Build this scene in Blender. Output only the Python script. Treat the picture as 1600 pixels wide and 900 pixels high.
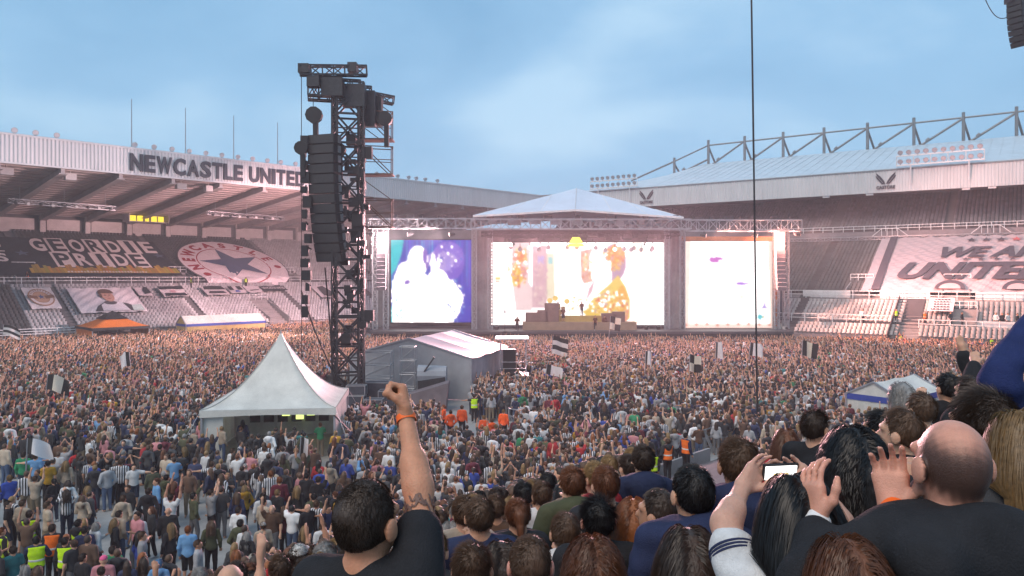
import bpy, bmesh, math, random
import numpy as np
from mathutils import Vector, Matrix, Euler

for o in list(bpy.data.objects): bpy.data.objects.remove(o)
sc = bpy.context.scene
col = sc.collection
R = random.Random(11)
rng = np.random.default_rng(11)
rad = math.radians
LP = 52000.0                               # stage lamp power, watts
HAZE = 0.0010

# ------------------------------------------------------------------ camera, sky, sun, exposure
H = 9.0                                   # eye height above the pitch
cam_d = bpy.data.cameras.new('camera'); cam = bpy.data.objects.new('camera', cam_d); col.objects.link(cam)
cam_d.sensor_width = 36; cam_d.lens = 36*1155/1600; cam_d.shift_y = -20/1600
cam_d.clip_start = 0.1; cam_d.clip_end = 6000
cam.location = (0, 0, H); cam.rotation_euler = (rad(90), 0, 0)
sc.camera = cam

w = bpy.data.worlds.new('World'); sc.world = w; w.use_nodes = True
nt = w.node_tree; nt.nodes.clear()
def N(nt, t, **kw):
    n = nt.nodes.new(t)
    for k, v in kw.items():
        if k in n.inputs: n.inputs[k].default_value = v
        else: setattr(n, k, v)
    return n
sky = N(nt, 'ShaderNodeTexSky', sky_type='NISHITA', sun_disc=False, sun_elevation=rad(50), sun_rotation=rad(215), altitude=50, air_density=1.2, dust_density=1.5, ozone_density=2.5)
tc = N(nt, 'ShaderNodeTexCoord')
mp = N(nt, 'ShaderNodeMapping'); mp.inputs['Scale'].default_value = (1.0, 1.0, 2.3); mp.inputs['Rotation'].default_value = (0.0, 0.18, 0.5)
n1 = N(nt, 'ShaderNodeTexNoise', Scale=2.0, Detail=5.0, Roughness=0.45, Distortion=0.4)
n2 = N(nt, 'ShaderNodeTexNoise', Scale=4.5, Detail=8.0, Roughness=0.6, Distortion=0.3)
nt.links.new(tc.outputs['Generated'], mp.inputs['Vector'])
nt.links.new(mp.outputs['Vector'], n1.inputs['Vector']); nt.links.new(mp.outputs['Vector'], n2.inputs['Vector'])
ad = N(nt, 'ShaderNodeMath', operation='MULTIPLY_ADD'); ad.inputs[1].default_value = 0.28
nt.links.new(n2.outputs['Fac'], ad.inputs[0]); nt.links.new(n1.outputs['Fac'], ad.inputs[2])
cr = N(nt, 'ShaderNodeValToRGB')
cr.color_ramp.elements[0].position = 0.48; cr.color_ramp.elements[0].color = (0.112, 0.250, 0.395, 1)
cr.color_ramp.elements[1].position = 0.84; cr.color_ramp.elements[1].color = (0.275, 0.420, 0.540, 1)
e = cr.color_ramp.elements.new(0.68); e.color = (0.170, 0.320, 0.470, 1)
nt.links.new(ad.outputs[0], cr.inputs['Fac'])
sc10 = N(nt, 'ShaderNodeVectorMath', operation='SCALE'); sc10.inputs['Scale'].default_value = 10.0
nt.links.new(cr.outputs['Color'], sc10.inputs[0])
mx = N(nt, 'ShaderNodeMix', data_type='RGBA'); mx.inputs[0].default_value = 0.86
nt.links.new(sky.outputs['Color'], mx.inputs[6]); nt.links.new(sc10.outputs[0], mx.inputs[7])
bg = N(nt, 'ShaderNodeBackground', Strength=0.1)
wo = N(nt, 'ShaderNodeOutputWorld')
nt.links.new(mx.outputs[2], bg.inputs['Color']); nt.links.new(bg.outputs[0], wo.inputs['Surface'])

sd = bpy.data.lights.new('sun', 'SUN'); sun = bpy.data.objects.new('sun', sd); col.objects.link(sun)
sd.energy = 1.3; sd.angle = rad(45); sd.color = (1.0, 0.84, 0.70)
sun.rotation_euler = (rad(40), 0, rad(-35)); sun.location = (0, -30, 60)

sc.view_settings.view_transform = 'Standard'; sc.view_settings.look = 'None'
sc.view_settings.exposure = 0.88; sc.view_settings.gamma = 1.0; sc.view_settings.use_curve_mapping = False
sc.render.engine = 'CYCLES'
cy = sc.cycles
cy.use_denoising = True; cy.max_bounces = 5; cy.diffuse_bounces = 2; cy.glossy_bounces = 2; cy.transmission_bounces = 3; cy.volume_bounces = 0
cy.transparent_max_bounces = 6; cy.sample_clamp_indirect = 4.0; cy.use_light_tree = True; cy.caustics_reflective = False; cy.caustics_refractive = False

# ------------------------------------------------------------------ materials
MATS = {}
def mat(name, c, rough=0.6, metal=0.0, var=0.18, scale=1.5, bump=0.0, bscale=20.0, spec=0.4, src='const', sss=0.0, emit=None, es=0.0, wear=0.0, stretch=None, transl=0.0):
    """principled + two octaves of noise in colour, roughness and bump. src: const | Col (face colours) | object (object colour) | inst (instance colour)"""
    if name in MATS: return MATS[name]
    m = bpy.data.materials.new(name); m.use_nodes = True; t = m.node_tree; t.nodes.clear()
    out = N(t, 'ShaderNodeOutputMaterial'); b = N(t, 'ShaderNodeBsdfPrincipled')
    b.inputs['Roughness'].default_value = rough; b.inputs['Metallic'].default_value = metal; b.inputs['Specular IOR Level'].default_value = spec
    co = N(t, 'ShaderNodeTexCoord'); mpn = N(t, 'ShaderNodeMapping')
    if stretch: mpn.inputs['Scale'].default_value = stretch
    t.links.new(co.outputs['Object'], mpn.inputs['Vector'])
    no = N(t, 'ShaderNodeTexNoise', Scale=scale, Detail=6.0, Roughness=0.65)
    t.links.new(mpn.outputs['Vector'], no.inputs['Vector'])
    mr = N(t, 'ShaderNodeMapRange'); mr.inputs[1].default_value = 0.3; mr.inputs[2].default_value = 0.7; mr.inputs[3].default_value = 1-var; mr.inputs[4].default_value = 1+var*0.6
    t.links.new(no.outputs['Fac'], mr.inputs[0])
    vm = N(t, 'ShaderNodeVectorMath', operation='SCALE')
    if src == 'const': vm.inputs[0].default_value = c[:3]
    elif src == 'Col':
        a = N(t, 'ShaderNodeAttribute', attribute_name='Col'); t.links.new(a.outputs['Color'], vm.inputs[0])
    elif src == 'object':
        a = N(t, 'ShaderNodeObjectInfo'); t.links.new(a.outputs['Color'], vm.inputs[0])
    else:
        a = N(t, 'ShaderNodeAttribute', attribute_name=src, attribute_type='INSTANCER'); t.links.new(a.outputs['Color'], vm.inputs[0])
    t.links.new(mr.outputs[0], vm.inputs['Scale'])
    t.links.new(vm.outputs[0], b.inputs['Base Color'])
    if bump > 0:
        n3 = N(t, 'ShaderNodeTexNoise', Scale=bscale, Detail=4.0); t.links.new(mpn.outputs['Vector'], n3.inputs['Vector'])
        bm = N(t, 'ShaderNodeBump', Strength=bump); bm.inputs['Distance'].default_value = 0.02
        t.links.new(n3.outputs['Fac'], bm.inputs['Height']); t.links.new(bm.outputs[0], b.inputs['Normal'])
    if sss > 0:
        b.inputs['Subsurface Weight'].default_value = sss; b.inputs['Subsurface Radius'].default_value = (0.03, 0.010, 0.005); b.inputs['Subsurface Scale'].default_value = 0.6
    if emit is not None:
        b.inputs['Emission Color'].default_value = (*emit, 1); b.inputs['Emission Strength'].default_value = es
    if transl > 0:
        tr = N(t, 'ShaderNodeBsdfTranslucent'); t.links.new(vm.outputs[0], tr.inputs['Color'])
        mi = N(t, 'ShaderNodeMixShader', Fac=transl); t.links.new(b.outputs[0], mi.inputs[1]); t.links.new(tr.outputs[0], mi.inputs[2]); t.links.new(mi.outputs[0], out.inputs['Surface'])
    else:
        t.links.new(b.outputs[0], out.inputs['Surface'])
    MATS[name] = m; return m

def stripe_mat(name, period=0.075, thresh=0.5, src=None):
    m = bpy.data.materials.new(name); m.use_nodes = True; t = m.node_tree; b = t.nodes['Principled BSDF']; b.inputs['Roughness'].default_value = 0.8
    co = N(t, 'ShaderNodeTexCoord'); sp = N(t, 'ShaderNodeSeparateXYZ'); t.links.new(co.outputs['Object'], sp.inputs[0])
    a = N(t, 'ShaderNodeMath', operation='MULTIPLY'); a.inputs[1].default_value = 2*math.pi/period; t.links.new(sp.outputs['X'], a.inputs[0])
    s = N(t, 'ShaderNodeMath', operation='SINE'); t.links.new(a.outputs[0], s.inputs[0])
    g = N(t, 'ShaderNodeMath', operation='GREATER_THAN'); g.inputs[1].default_value = 0.0; t.links.new(s.outputs[0], g.inputs[0])
    mi = N(t, 'ShaderNodeMix', data_type='RGBA'); mi.inputs[6].default_value = (0.02, 0.02, 0.024, 1); mi.inputs[7].default_value = (0.62, 0.62, 0.64, 1)
    t.links.new(g.outputs[0], mi.inputs[0])
    if src:                               # striped only where the instance colour says so (alpha 0)
        at = N(t, 'ShaderNodeAttribute', attribute_name=src, attribute_type='INSTANCER')
        m2 = N(t, 'ShaderNodeMix', data_type='RGBA'); t.links.new(at.outputs['Alpha'], m2.inputs[0]); t.links.new(mi.outputs[2], m2.inputs[6]); t.links.new(at.outputs['Color'], m2.inputs[7])
        t.links.new(m2.outputs[2], b.inputs['Base Color'])
    else: t.links.new(mi.outputs[2], b.inputs['Base Color'])
    MATS[name] = m; return m

def emis_mat(name, c, s, src=None):
    if name in MATS: return MATS[name]
    m = bpy.data.materials.new(name); m.use_nodes = True; t = m.node_tree; t.nodes.clear()
    out = N(t, 'ShaderNodeOutputMaterial'); e = N(t, 'ShaderNodeEmission', Strength=s)
    if src:
        a = N(t, 'ShaderNodeAttribute', attribute_name='Col')
        no = N(t, 'ShaderNodeTexNoise', Scale=0.9, Detail=5.0); mr = N(t, 'ShaderNodeMapRange'); mr.inputs[3].default_value = 0.8; mr.inputs[4].default_value = 1.15
        co = N(t, 'ShaderNodeTexCoord'); t.links.new(co.outputs['Object'], no.inputs['Vector'])
        vm = N(t, 'ShaderNodeVectorMath', operation='SCALE'); t.links.new(no.outputs['Fac'], mr.inputs[0]); t.links.new(a.outputs['Color'], vm.inputs[0]); t.links.new(mr.outputs[0], vm.inputs['Scale'])
        t.links.new(vm.outputs[0], e.inputs['Color'])
    else: e.inputs['Color'].default_value = (*c, 1)
    t.links.new(e.outputs[0], out.inputs['Surface']); MATS[name] = m; return m

M_steel  = mat('galvanised_steel', (0.42, 0.43, 0.45), 0.45, 0.7, 0.25, 3)
M_white  = mat('white_paint', (0.72, 0.72, 0.72), 0.5, 0, 0.15, 1.2)
M_dsteel = mat('dark_steel', (0.045, 0.046, 0.05), 0.5, 0.5, 0.3, 3)
M_black  = mat('black_plastic', (0.012, 0.012, 0.014), 0.55, 0, 0.3, 6)
M_gsteel = mat('grey_painted_steel', (0.20, 0.215, 0.22), 0.5, 0.3, 0.25, 2)
M_conc   = mat('concrete', (0.26, 0.25, 0.25), 0.85, 0, 0.25, 0.7, 0.2, 8)
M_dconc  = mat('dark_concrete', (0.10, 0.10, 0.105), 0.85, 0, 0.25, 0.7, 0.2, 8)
M_clad   = mat('profiled_cladding', (0.60, 0.60, 0.60), 0.5, 0.1, 0.14, 0.35, stretch=(1, 1, 0.3))
M_soffit = mat('soffit_sheet', (0.42, 0.36, 0.35), 0.75, 0, 0.22, 0.25, 0.3, 3)
M_girder = mat('girder_paint', (0.36, 0.33, 0.33), 0.6, 0, 0.2, 1)
M_roofbl = mat('pale_roof_sheet', (0.46, 0.56, 0.62), 0.45, 0, 0.12, 0.4)
M_seat   = mat('moulded_seat', (0, 0, 0), 0.45, 0, 0.2, 0.5, src='Col')
M_pvc    = mat('white_pvc', (0.66, 0.65, 0.60), 0.5, 0, 0.20, 0.9, 0.6, 2.2, transl=0.12)
M_gpvc   = mat('grey_pvc', (0.30, 0.31, 0.33), 0.55, 0, 0.2, 0.8, 0.25, 3)
M_cloth  = mat('printed_cloth', (0, 0, 0), 0.9, 0, 0.12, 1.2, 0.5, 2.2, src='Col')
M_scrim  = mat('stage_scrim', (0.17, 0.165, 0.18), 0.9, 0, 0.25, 0.5, 0.3, 3)
M_deck   = mat('stage_deck', (0.06, 0.055, 0.06), 0.6, 0, 0.3, 1)
M_pink   = mat('light_wall_panel', (0.50, 0.47, 0.46), 0.6, 0, 0.15, 0.8)

# ------------------------------------------------------------------ mesh helpers
ORG = {}
def V3(*a): return np.array(a, float)
def nrm(v): v = np.asarray(v, float); return v/np.linalg.norm(v)
class MB:
    def __init__(s): s.v = []; s.f = []; s.c = []; s.col = None
    def add(s, vs, fs, c=None):
        o = len(s.v); s.v += [tuple(map(float, x)) for x in vs]; s.f += [tuple(i+o for i in f) for f in fs]; s.c += [c or s.col or (1, 1, 1)]*len(fs); return s
    def box(s, c, size, ax=None, col=None):
        c = np.asarray(c, float); h = np.asarray(size, float)/2
        A = np.eye(3) if ax is None else np.array(ax, float)
        p = [c + sx*h[0]*A[0] + sy*h[1]*A[1] + sz*h[2]*A[2] for sx in (-1, 1) for sy in (-1, 1) for sz in (-1, 1)]
        return s.add(p, [(0, 1, 3, 2), (4, 6, 7, 5), (0, 4, 5, 1), (2, 3, 7, 6), (0, 2, 6, 4), (1, 5, 7, 3)], col)
    def beam(s, a, b, w, h=None, up=(0, 0, 1), col=None):
        a = np.asarray(a, float); b = np.asarray(b, float); d = b-a; L = np.linalg.norm(d)
        if L < 1e-6: return s
        d /= L; up = np.asarray(up, float)
        if abs(d@up) > 0.98: up = V3(1, 0, 0) if abs(d[0]) < .9 else V3(0, 1, 0)
        x = nrm(np.cross(d, up)); y = np.cross(x, d)
        return s.box((a+b)/2, (L, w, h or w), (d, x, y), col)
    def tube(s, a, b, r, n=8, r2=None, cap=True, col=None):
        a = np.asarray(a, float); b = np.asarray(b, float); d = nrm(b-a); r2 = r if r2 is None else r2
        up = V3(0, 0, 1) if abs(d[2]) < .95 else V3(1, 0, 0)
        x = nrm(np.cross(d, up)); y = np.cross(x, d); vs = []
        for q, rr in ((a, r), (b, r2)):
            for k in range(n): t = 2*math.pi*k/n; vs.append(q + rr*(math.cos(t)*x + math.sin(t)*y))
        fs = [(k, (k+1) % n, n+(k+1) % n, n+k) for k in range(n)]
        if cap: fs += [tuple(range(n-1, -1, -1)), tuple(range(n, 2*n))]
        return s.add(vs, fs, col)
    def path(s, pts, r, n=6, col=None):
        for a, b in zip(pts[:-1], pts[1:]): s.tube(a, b, r, n, col=col)
        return s
    def quad(s, *p, col=None): return s.add(p, [tuple(range(len(p)))], col)
    def slab(s, p, d, col=None):
        """closed prism: polygon p extruded by vector d"""
        n = len(p); d = np.asarray(d, float); p = [np.asarray(q, float) for q in p]
        return s.add(p+[q+d for q in p], [tuple(range(n-1, -1, -1)), tuple(range(n, 2*n))]+[(k, (k+1) % n, n+(k+1) % n, n+k) for k in range(n)], col)
    def truss(s, a, b, w, h, bay, r=0.05, up=(0, 0, 1), side=True):
        a = np.asarray(a, float); b = np.asarray(b, float); L = np.linalg.norm(b-a); d = (b-a)/L; up = np.asarray(up, float)
        x = nrm(np.cross(d, up)); y = np.cross(x, d); n = max(1, round(L/bay))
        K = [(-w/2, -h/2), (w/2, -h/2), (w/2, h/2), (-w/2, h/2)]
        P = lambda i, k: a + d*(L*i/n) + x*K[k][0] + y*K[k][1]
        for k in range(4): s.beam(P(0, k), P(n, k), 2*r)
        for i in range(n+1):
            for k in range(4): s.beam(P(i, k), P(i, (k+1) % 4), 1.3*r)
        for i in range(n):
            for k in range(4):
                if k in (1, 3) or side: s.beam(P(i+(i+k) % 2, k), P(i+(i+k+1) % 2, (k+1) % 4), 1.3*r)
        return s
    def build(s, name, m, parent=None, smooth=False, kind=None, at=None):
        me = bpy.data.meshes.new(name); v = np.array(s.v, float).reshape(-1, 3)
        o = np.zeros(3)
        if parent is not None: o = ORG[parent.name]
        elif at is not None: o = np.asarray(at, float)
        me.from_pydata((v-o).tolist(), [], s.f)
        if any(c != (1, 1, 1) for c in s.c) or m in (M_seat, M_cloth):
            ca = me.color_attributes.new('Col', 'FLOAT_COLOR', 'CORNER')
            arr = np.repeat(np.array([(*c[:3], 1) for c in s.c], np.float32), [len(f) for f in s.f], axis=0); ca.data.foreach_set('color', arr.ravel())
        me.materials.append(m)
        if smooth: me.polygons.foreach_set('use_smooth', [True]*len(me.polygons))
        ob = bpy.data.objects.new(name, me); col.objects.link(ob)
        ORG[ob.name] = o
        if parent is not None: ob.parent = parent
        elif at is not None: ob.location = at
        if kind: ob['kind'] = kind
        return ob
def tag(o, label, cat, group=None, kind=None):
    if kind: o['kind'] = kind
    if label: o['label'] = label
    if cat: o['category'] = cat
    if group: o['group'] = group
    return o
def thing(name, loc, label, cat, group=None):
    o = bpy.data.objects.new(name, None); o.empty_display_size = 0.3; col.objects.link(o); o.location = loc; ORG[o.name] = np.array(loc, float)
    return tag(o, label, cat, group)
def meshobj(name, me, parent=None, loc=None):
    o = bpy.data.objects.new(name, me); col.objects.link(o)
    if parent is not None: o.parent = parent
    if loc is not None: o.location = loc
    return o

TXT = {}
def text_geo(body, offset=0.0, extrude=0.0):
    """font outline as vertices and faces, cap height 1, x from 0"""
    key = (body, offset, extrude)
    if key in TXT: return TXT[key]
    cu = bpy.data.curves.new('t', 'FONT'); cu.body = body; cu.size = 1.0; cu.offset = offset; cu.extrude = extrude; cu.resolution_u = 3
    ob = bpy.data.objects.new('t', cu); col.objects.link(ob); bpy.context.view_layer.update()
    me = ob.evaluated_get(bpy.context.evaluated_depsgraph_get()).to_mesh()
    v = np.array([x.co[:] for x in me.vertices]); f = [tuple(p.vertices) for p in me.polygons]
    bpy.data.objects.remove(ob); bpy.data.curves.remove(cu)
    if len(v):
        v[:, 0] -= v[:, 0].min(); v[:, :2] /= 0.73
    TXT[key] = (v, f); return v, f
def put_text(mb, body, O, ex, ey, en, h, width=None, c=(1, 1, 1), offset=0.03, depth=0.0, shear=0.0):
    v, f = text_geo(body, offset, 0.5 if depth else 0.0)
    if not len(v): return
    s = (width/v[:, 0].max()) if width else h
    x = v[:, 0]*s + shear*v[:, 1]*h; y = v[:, 1]*h; z = v[:, 2]*depth
    mb.add(np.asarray(O) + np.outer(x, ex) + np.outer(y, ey) + np.outer(z, en), f, c)

# ------------------------------------------------------------------ ground
ROWD = nrm(V3(-0.7205, 0.6935, 0))        # our own stand falls this way
ROWE = nrm(V3(0.6935, 0.7205, 0))         # its rows run this way
g = MB(); g.quad((-3000, -3000, 0), (3000, -3000, 0), (3000, 3000, 0), (-3000, 3000, 0)); tag(g.build('ground', mat('tarmac', (0.09, 0.09, 0.095), 0.9, 0, 0.2, 0.2)), None, None, kind='structure')
M_floor = mat('pitch_cover', (0.30, 0.30, 0.295), 0.75, 0, 0.28, 0.9, 0.3, 12)
g = MB(); g.quad((-75, 8, .004), (20, 8, .004), (75, 60, .004), (75, 75, .004), (45, 108, .004), (0, 150, .004), (-75, 85, .004))
tag(g.build('pitch_flooring', M_floor), None, None, kind='structure')
# ------------------------------------------------------------------ the two far grandstands
C2 = V3(5.8, 150, 0)
uL = nrm(V3(-.693, -.72, 0)); nL = V3(uL[1], -uL[0], 0)
uR = nrm(V3(.816, -.578, 0)); nR = V3(-uR[1], uR[0], 0)
UZ = V3(0, 0, 1)
def SL(s, D, z): return C2 + uL*s + nL*D + UZ*z
def SR(s, D, z): return C2 + uR*s + nR*D + UZ*z
def along(px, D, u, n):                   # distance along a stand at which a line of sight crosses depth D
    a = (px-800)/1155; t = (D + C2@n)/(a*n[0]+n[1]); return float((V3(a*t, t, 0)-C2)@u)

def steps(S, s0, s1, D0, z0, rows, tread, rise, m, parent, name='terrace_steps'):
    b = MB()
    for k in range(rows):
        a = S(s0, D0+k*tread, z0+k*rise); c = S(s1, D0+k*tread, z0+k*rise); dn = S(s0, D0+(k+1)*tread, 0)-S(s0, D0+k*tread, 0)
        b.quad(a, c, c+dn, a+dn)                                           # tread
        b.quad(a+dn, c+dn, c+dn+UZ*rise, a+dn+UZ*rise)                     # riser
    b.quad(S(s0, D0, 0), S(s1, D0, 0), S(s1, D0, z0), S(s0, D0, z0))
    return b.build(name, m, parent)
def seats(S, u, n, s0, s1, D0, z0, rows, tread, rise, gaps, colf, parent, pitch=0.52, name='seats'):
    """every seat a folded pan and a back, all seats of a tier joined"""
    w = 0.21
    T = np.array([(-w, .02, .0), (w, .02, .0), (w, .02, .42), (-w, .02, .42), (-w, .10, .0), (w, .10, .0), (w, .13, .80), (-w, .13, .80),
                  (-w, -.30, .40), (w, -.30, .40), (w, .06, .43), (-w, .06, .43), (-w, -.30, .33), (w, -.30, .33), (w, .05, .80), (-w, .05, .80)])
    FF = [(11, 10, 14, 15), (15, 14, 6, 7), (8, 9, 10, 11), (12, 13, 9, 8), (5, 4, 7, 6), (9, 13, 2, 10), (12, 8, 11, 3), (10, 2, 6, 14), (3, 11, 15, 7)]
    vs = []; cs = []
    for k in range(rows):
        ss = np.arange(s0, s1, pitch)
        for s in ss:
            D = D0+k*tread
            if any(g0 <= s <= g1 and d0 <= D <= d1 for g0, g1, d0, d1 in gaps): continue
            vs.append(S(s, D+0.42, z0+k*rise)); cs.append(colf(s, D))
    P = np.array(vs); n_ = len(P)
    A = np.array([u, n, UZ]); loc = T@A
    v = (P[:, None, :]+loc[None]).reshape(-1, 3) - ORG[parent.name]
    f = (np.array(FF)[None]+16*np.arange(n_)[:, None, None]).reshape(-1, 4)
    me = bpy.data.meshes.new(name); me.vertices.add(len(v)); me.vertices.foreach_set('co', v.ravel())
    me.loops.add(f.size); me.loops.foreach_set('vertex_index', f.ravel()); me.polygons.add(len(f)); me.polygons.foreach_set('loop_start', np.arange(0, f.size, 4))
    me.update(calc_edges=True)
    ca = me.color_attributes.new('Col', 'FLOAT_COLOR', 'CORNER')
    cc = np.repeat(np.array([(*c, 1) for c in cs], np.float32), len(FF)*4, axis=0); ca.data.foreach_set('color', cc.ravel())
    me.materials.append(M_seat); ob = bpy.data.objects.new(name, me); col.objects.link(ob); ob.parent = parent; ob['kind'] = 'stuff'
    return ob
def rail(S, s0, s1, D, z, h=1.0, step=2.0, bars=2, r=0.035):
    b = MB(); n = max(1, round((s1-s0)/step))
    for k in range(n+1):
        s = s0+(s1-s0)*k/n; b.beam(S(s, D, z), S(s, D, z+h), 2*r)
    for q in range(bars): b.beam(S(s0, D, z+h*(q+1)/bars), S(s1, D, z+h*(q+1)/bars), 2*r)
    return b
def fascia(S, u, n, s0, s1, D, z0, z1, m, parent, rib=0.42):
    b = MB(); k = int((s1-s0)/rib); P = []
    for i in range(k):
        s = s0+i*rib
        for ds, dd in ((0, 0), (.14*rib/.42, 0), (.21*rib/.42, -.07), (.35*rib/.42, -.07)): P.append((s+ds, D+dd))
    v = []
    for s, d in P: v += [S(s, d, z0), S(s, d, z1)]
    b.add(v, [(2*i, 2*i+2, 2*i+3, 2*i+1) for i in range(len(P)-1)])
    return b.build('corrugated_fascia', m, parent)
def floodlight(S, u, n, s, D, z, parent, r=0.33, m=M_steel, tilt=0.35):
    b = MB(); c = S(s, D, z); ax = nrm(-n*math.cos(tilt)-UZ*math.sin(tilt))
    b.beam(c, c+UZ*0.38, 0.08); c = c+UZ*0.55
    b.tube(c-ax*0.28, c+ax*0.12, r*0.55, 10, r); b.tube(c+ax*0.12, c+ax*0.2, r, 10, r*1.04)
    b.tube(c-ax*0.42, c-ax*0.28, r*0.3, 8)
    o = b.build('floodlight', m, parent)
    q = MB(); q.tube(c+ax*0.2, c+ax*0.215, r*0.92, 10); q.build('lens', MATS['lamp_glass'], o)
    return o
mat('lamp_glass', (0.5, 0.5, 0.52), 0.15, 0, 0.1, 4, spec=0.8)

# --- left stand
LS = thing('grandstand', tuple(SL(60, 5, 0)), 'long covered grandstand with raised black lettering along its pale roof edge', 'grandstand')
PT = 0.775
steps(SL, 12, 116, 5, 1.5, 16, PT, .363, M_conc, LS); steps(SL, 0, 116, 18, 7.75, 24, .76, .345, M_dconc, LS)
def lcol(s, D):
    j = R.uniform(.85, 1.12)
    if D < 17.8: b = .34 if s > 66.5 else .50  # block tones mix the seat pattern with stage light put into the colour
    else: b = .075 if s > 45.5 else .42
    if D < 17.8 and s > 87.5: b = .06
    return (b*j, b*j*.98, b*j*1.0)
gap_lo = [(82, 83.4, 0, 40), (65, 66.3, 0, 40), (48.2, 49.5, 0, 40), (99, 100.2, 0, 40), (32, 33.3, 0, 40), (52.8, 56.4, 5, 12.6)]
gap_hi = [(64, 65.2, 0, 40), (44.4, 45.6, 0, 40), (83.6, 84.8, 0, 40), (26, 27, 0, 40), (83.2, 86.6, 0, 22.6), (62.3, 65.4, 0, 21.5), (43, 45.6, 0, 21.5)]
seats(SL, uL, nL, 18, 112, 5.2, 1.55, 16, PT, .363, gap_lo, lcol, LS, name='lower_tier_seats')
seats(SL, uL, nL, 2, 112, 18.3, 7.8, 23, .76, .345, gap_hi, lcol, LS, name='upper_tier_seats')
# front walls and rails
b = MB(); b.slab([SL(12, 4.9, 0), SL(116, 4.9, 0), SL(116, 4.9, 1.5), SL(12, 4.9, 1.5)], nL*-.12); b.build('front_wall', M_conc, LS)
b = MB(); b.slab([SL(2, 17.8, 6.9), SL(116, 17.8, 6.9), SL(116, 17.8, 7.75), SL(2, 17.8, 7.75)], nL*-.12); b.build('tier_wall', M_conc, LS)
rail(SL, 78, 92, 5.0, 1.5, .95, 2.2, 3, .04).build('railing', M_white, LS)
rail(SL, 20, 112, 17.6, 7.75, .95, 2.0, 2, .035).build('railing', M_white, LS)
def stairs(S, s0, s1, D0, z0, rows, tread, rise, parent):
    b = MB()
    for k in range(rows*2):
        D = D0+k*tread/2; z = z0+k*rise/2
        b.slab([S(s0, D, z+.02), S(s1, D, z+.02), S(s1, D+tread/2, z+.02), S(s0, D+tread/2, z+.02)], UZ*(rise/2))
    return b.build('stairway', M_dconc, parent)
for g0, g1, d0, d1 in gap_lo[:5]:
    stairs(SL, g0-.3, g1-.25, 5.1, 1.5, 16, PT, .363, LS)
for g0, g1, d0, d1 in gap_hi[:4]: stairs(SL, g0-.3, g1-.25, 18.1, 7.75, 23, .76, .345, LS)
def vomitory(S, n, s0, s1, D0, D1, z0, z1, parent, lit, zroof):
    b = MB()
    for s in (s0, s1): b.slab([S(s, D0, z0), S(s, D1, z0), S(s, D1, zroof), S(s, D0, z0+1.0)], (S(s+.15, 0, 0)-S(s, 0, 0)))
    b.slab([S(s0, D1, z0), S(s1, D1, z0), S(s1, D1, zroof), S(s0, D1, zroof)], n*.15)
    o = b.build('stair_opening', M_conc, parent)
    q = MB(); q.slab([S(s0+.3, D1-.05, z0), S(s1-.1, D1-.05, z0), S(s1-.1, D1-.05, z0+(zroof-z0)*.62), S(s0+.3, D1-.05, z0+(zroof-z0)*.62)], n*.02)
    q.build('lit_doorway', emis_mat('doorway_light', (1.0, 0.78, 0.18), lit) if lit else M_dsteel, o)
    r = MB()
    for k in range(4): s = s0+(s1-s0)*k/3; r.beam(S(s, D1, zroof), S(s, D1, zroof+.95), .07)
    for h in (.5, .95): r.beam(S(s0, D1, zroof+h), S(s1, D1, zroof+h), .07)
    r.build('guard_rail', M_white, o)
    return o
vomitory(SL, nL, 83.3, 86.4, 18, 22.4, 7.75, 9.9, LS, 1.3, 9.9)
vomitory(SL, nL, 62.4, 65.2, 18, 21.3, 7.75, 9.4, LS, 0, 9.4)
vomitory(SL, nL, 43.1, 45.4, 18, 21.3, 7.75, 9.4, LS, 0, 9.4)
vomitory(SL, nL, 53, 56.2, 5.2, 12.2, 1.6, 5.0, LS, 0, 5.0)
# roof
rf = MB()
rf.slab([SL(-1, .1, 21.95), SL(118, .1, 21.95), SL(118, 36, 18.6), SL(-1, 36, 18.6)], UZ*.25); rt = rf.build('roof', M_soffit, LS)
b = MB(); b.slab([SL(-1, .05, 25.1), SL(118, .05, 25.1), SL(118, 38, 24.2), SL(-1, 38, 24.2)], UZ*.18); b.build('roof_deck', M_clad, rt)
fascia(SL, uL, nL, 0, 117.6, 0, 21.95, 25.05, M_clad, rt)
b = MB(); b.slab([SL(-.2, -.12, 25.0), SL(117.6, -.12, 25.0), SL(117.6, .3, 25.0), SL(-.2, .3, 25.0)], UZ*.22); b.slab([SL(-.2, -.11, 21.75), SL(117.6, -.11, 21.75), SL(117.6, .25, 21.75), SL(-.2, .25, 21.75)], UZ*.2); b.build('roof_trim', M_clad, rt)
for k in range(-4, 14):
    s = 85.6-6.45*k
    if not 0 < s < 117: continue
    b = MB(); b.slab([SL(s-.22, .25, 21.2), SL(s-.22, 36, 17.75), SL(s-.22, 36, 18.58), SL(s-.22, .25, 21.9)], uL*.44)
    b.slab([SL(s-.45, .2, 21.08), SL(s+.45, .2, 21.08), SL(s+.45, 36, 17.63), SL(s-.45, 36, 17.63)], UZ*.1)
    b.build('girder', M_girder, rt)
    for q in range(1, 9):                 # purlins across the bay
        pass
    b = MB(); b.box(SL(s, 35.6, 16.6), (.75, .75, 4.2), (uL, nL, UZ)); b.build('column', M_pink, LS)
    b = MB(); b.slab([SL(s-5.4, 35.9, 15.8), SL(s-.7, 35.9, 15.8), SL(s-.7, 35.9, 18.0), SL(s-5.4, 35.9, 18.0)], nL*.12); b.build('wall_panel', M_pink, LS)
    for D in (9, 17, 25, 32):
        pass
b = MB()
for D in np.arange(1.5, 36, 1.55):
    b.slab([SL(0, D, 21.95-.093*D-.09), SL(117, D, 21.95-.093*D-.09), SL(117, D+.1, 21.95-.093*D-.09), SL(0, D+.1, 21.95-.093*D-.09)], UZ*.085)
b.build('purlins', M_soffit, rt, kind='stuff')
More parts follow.
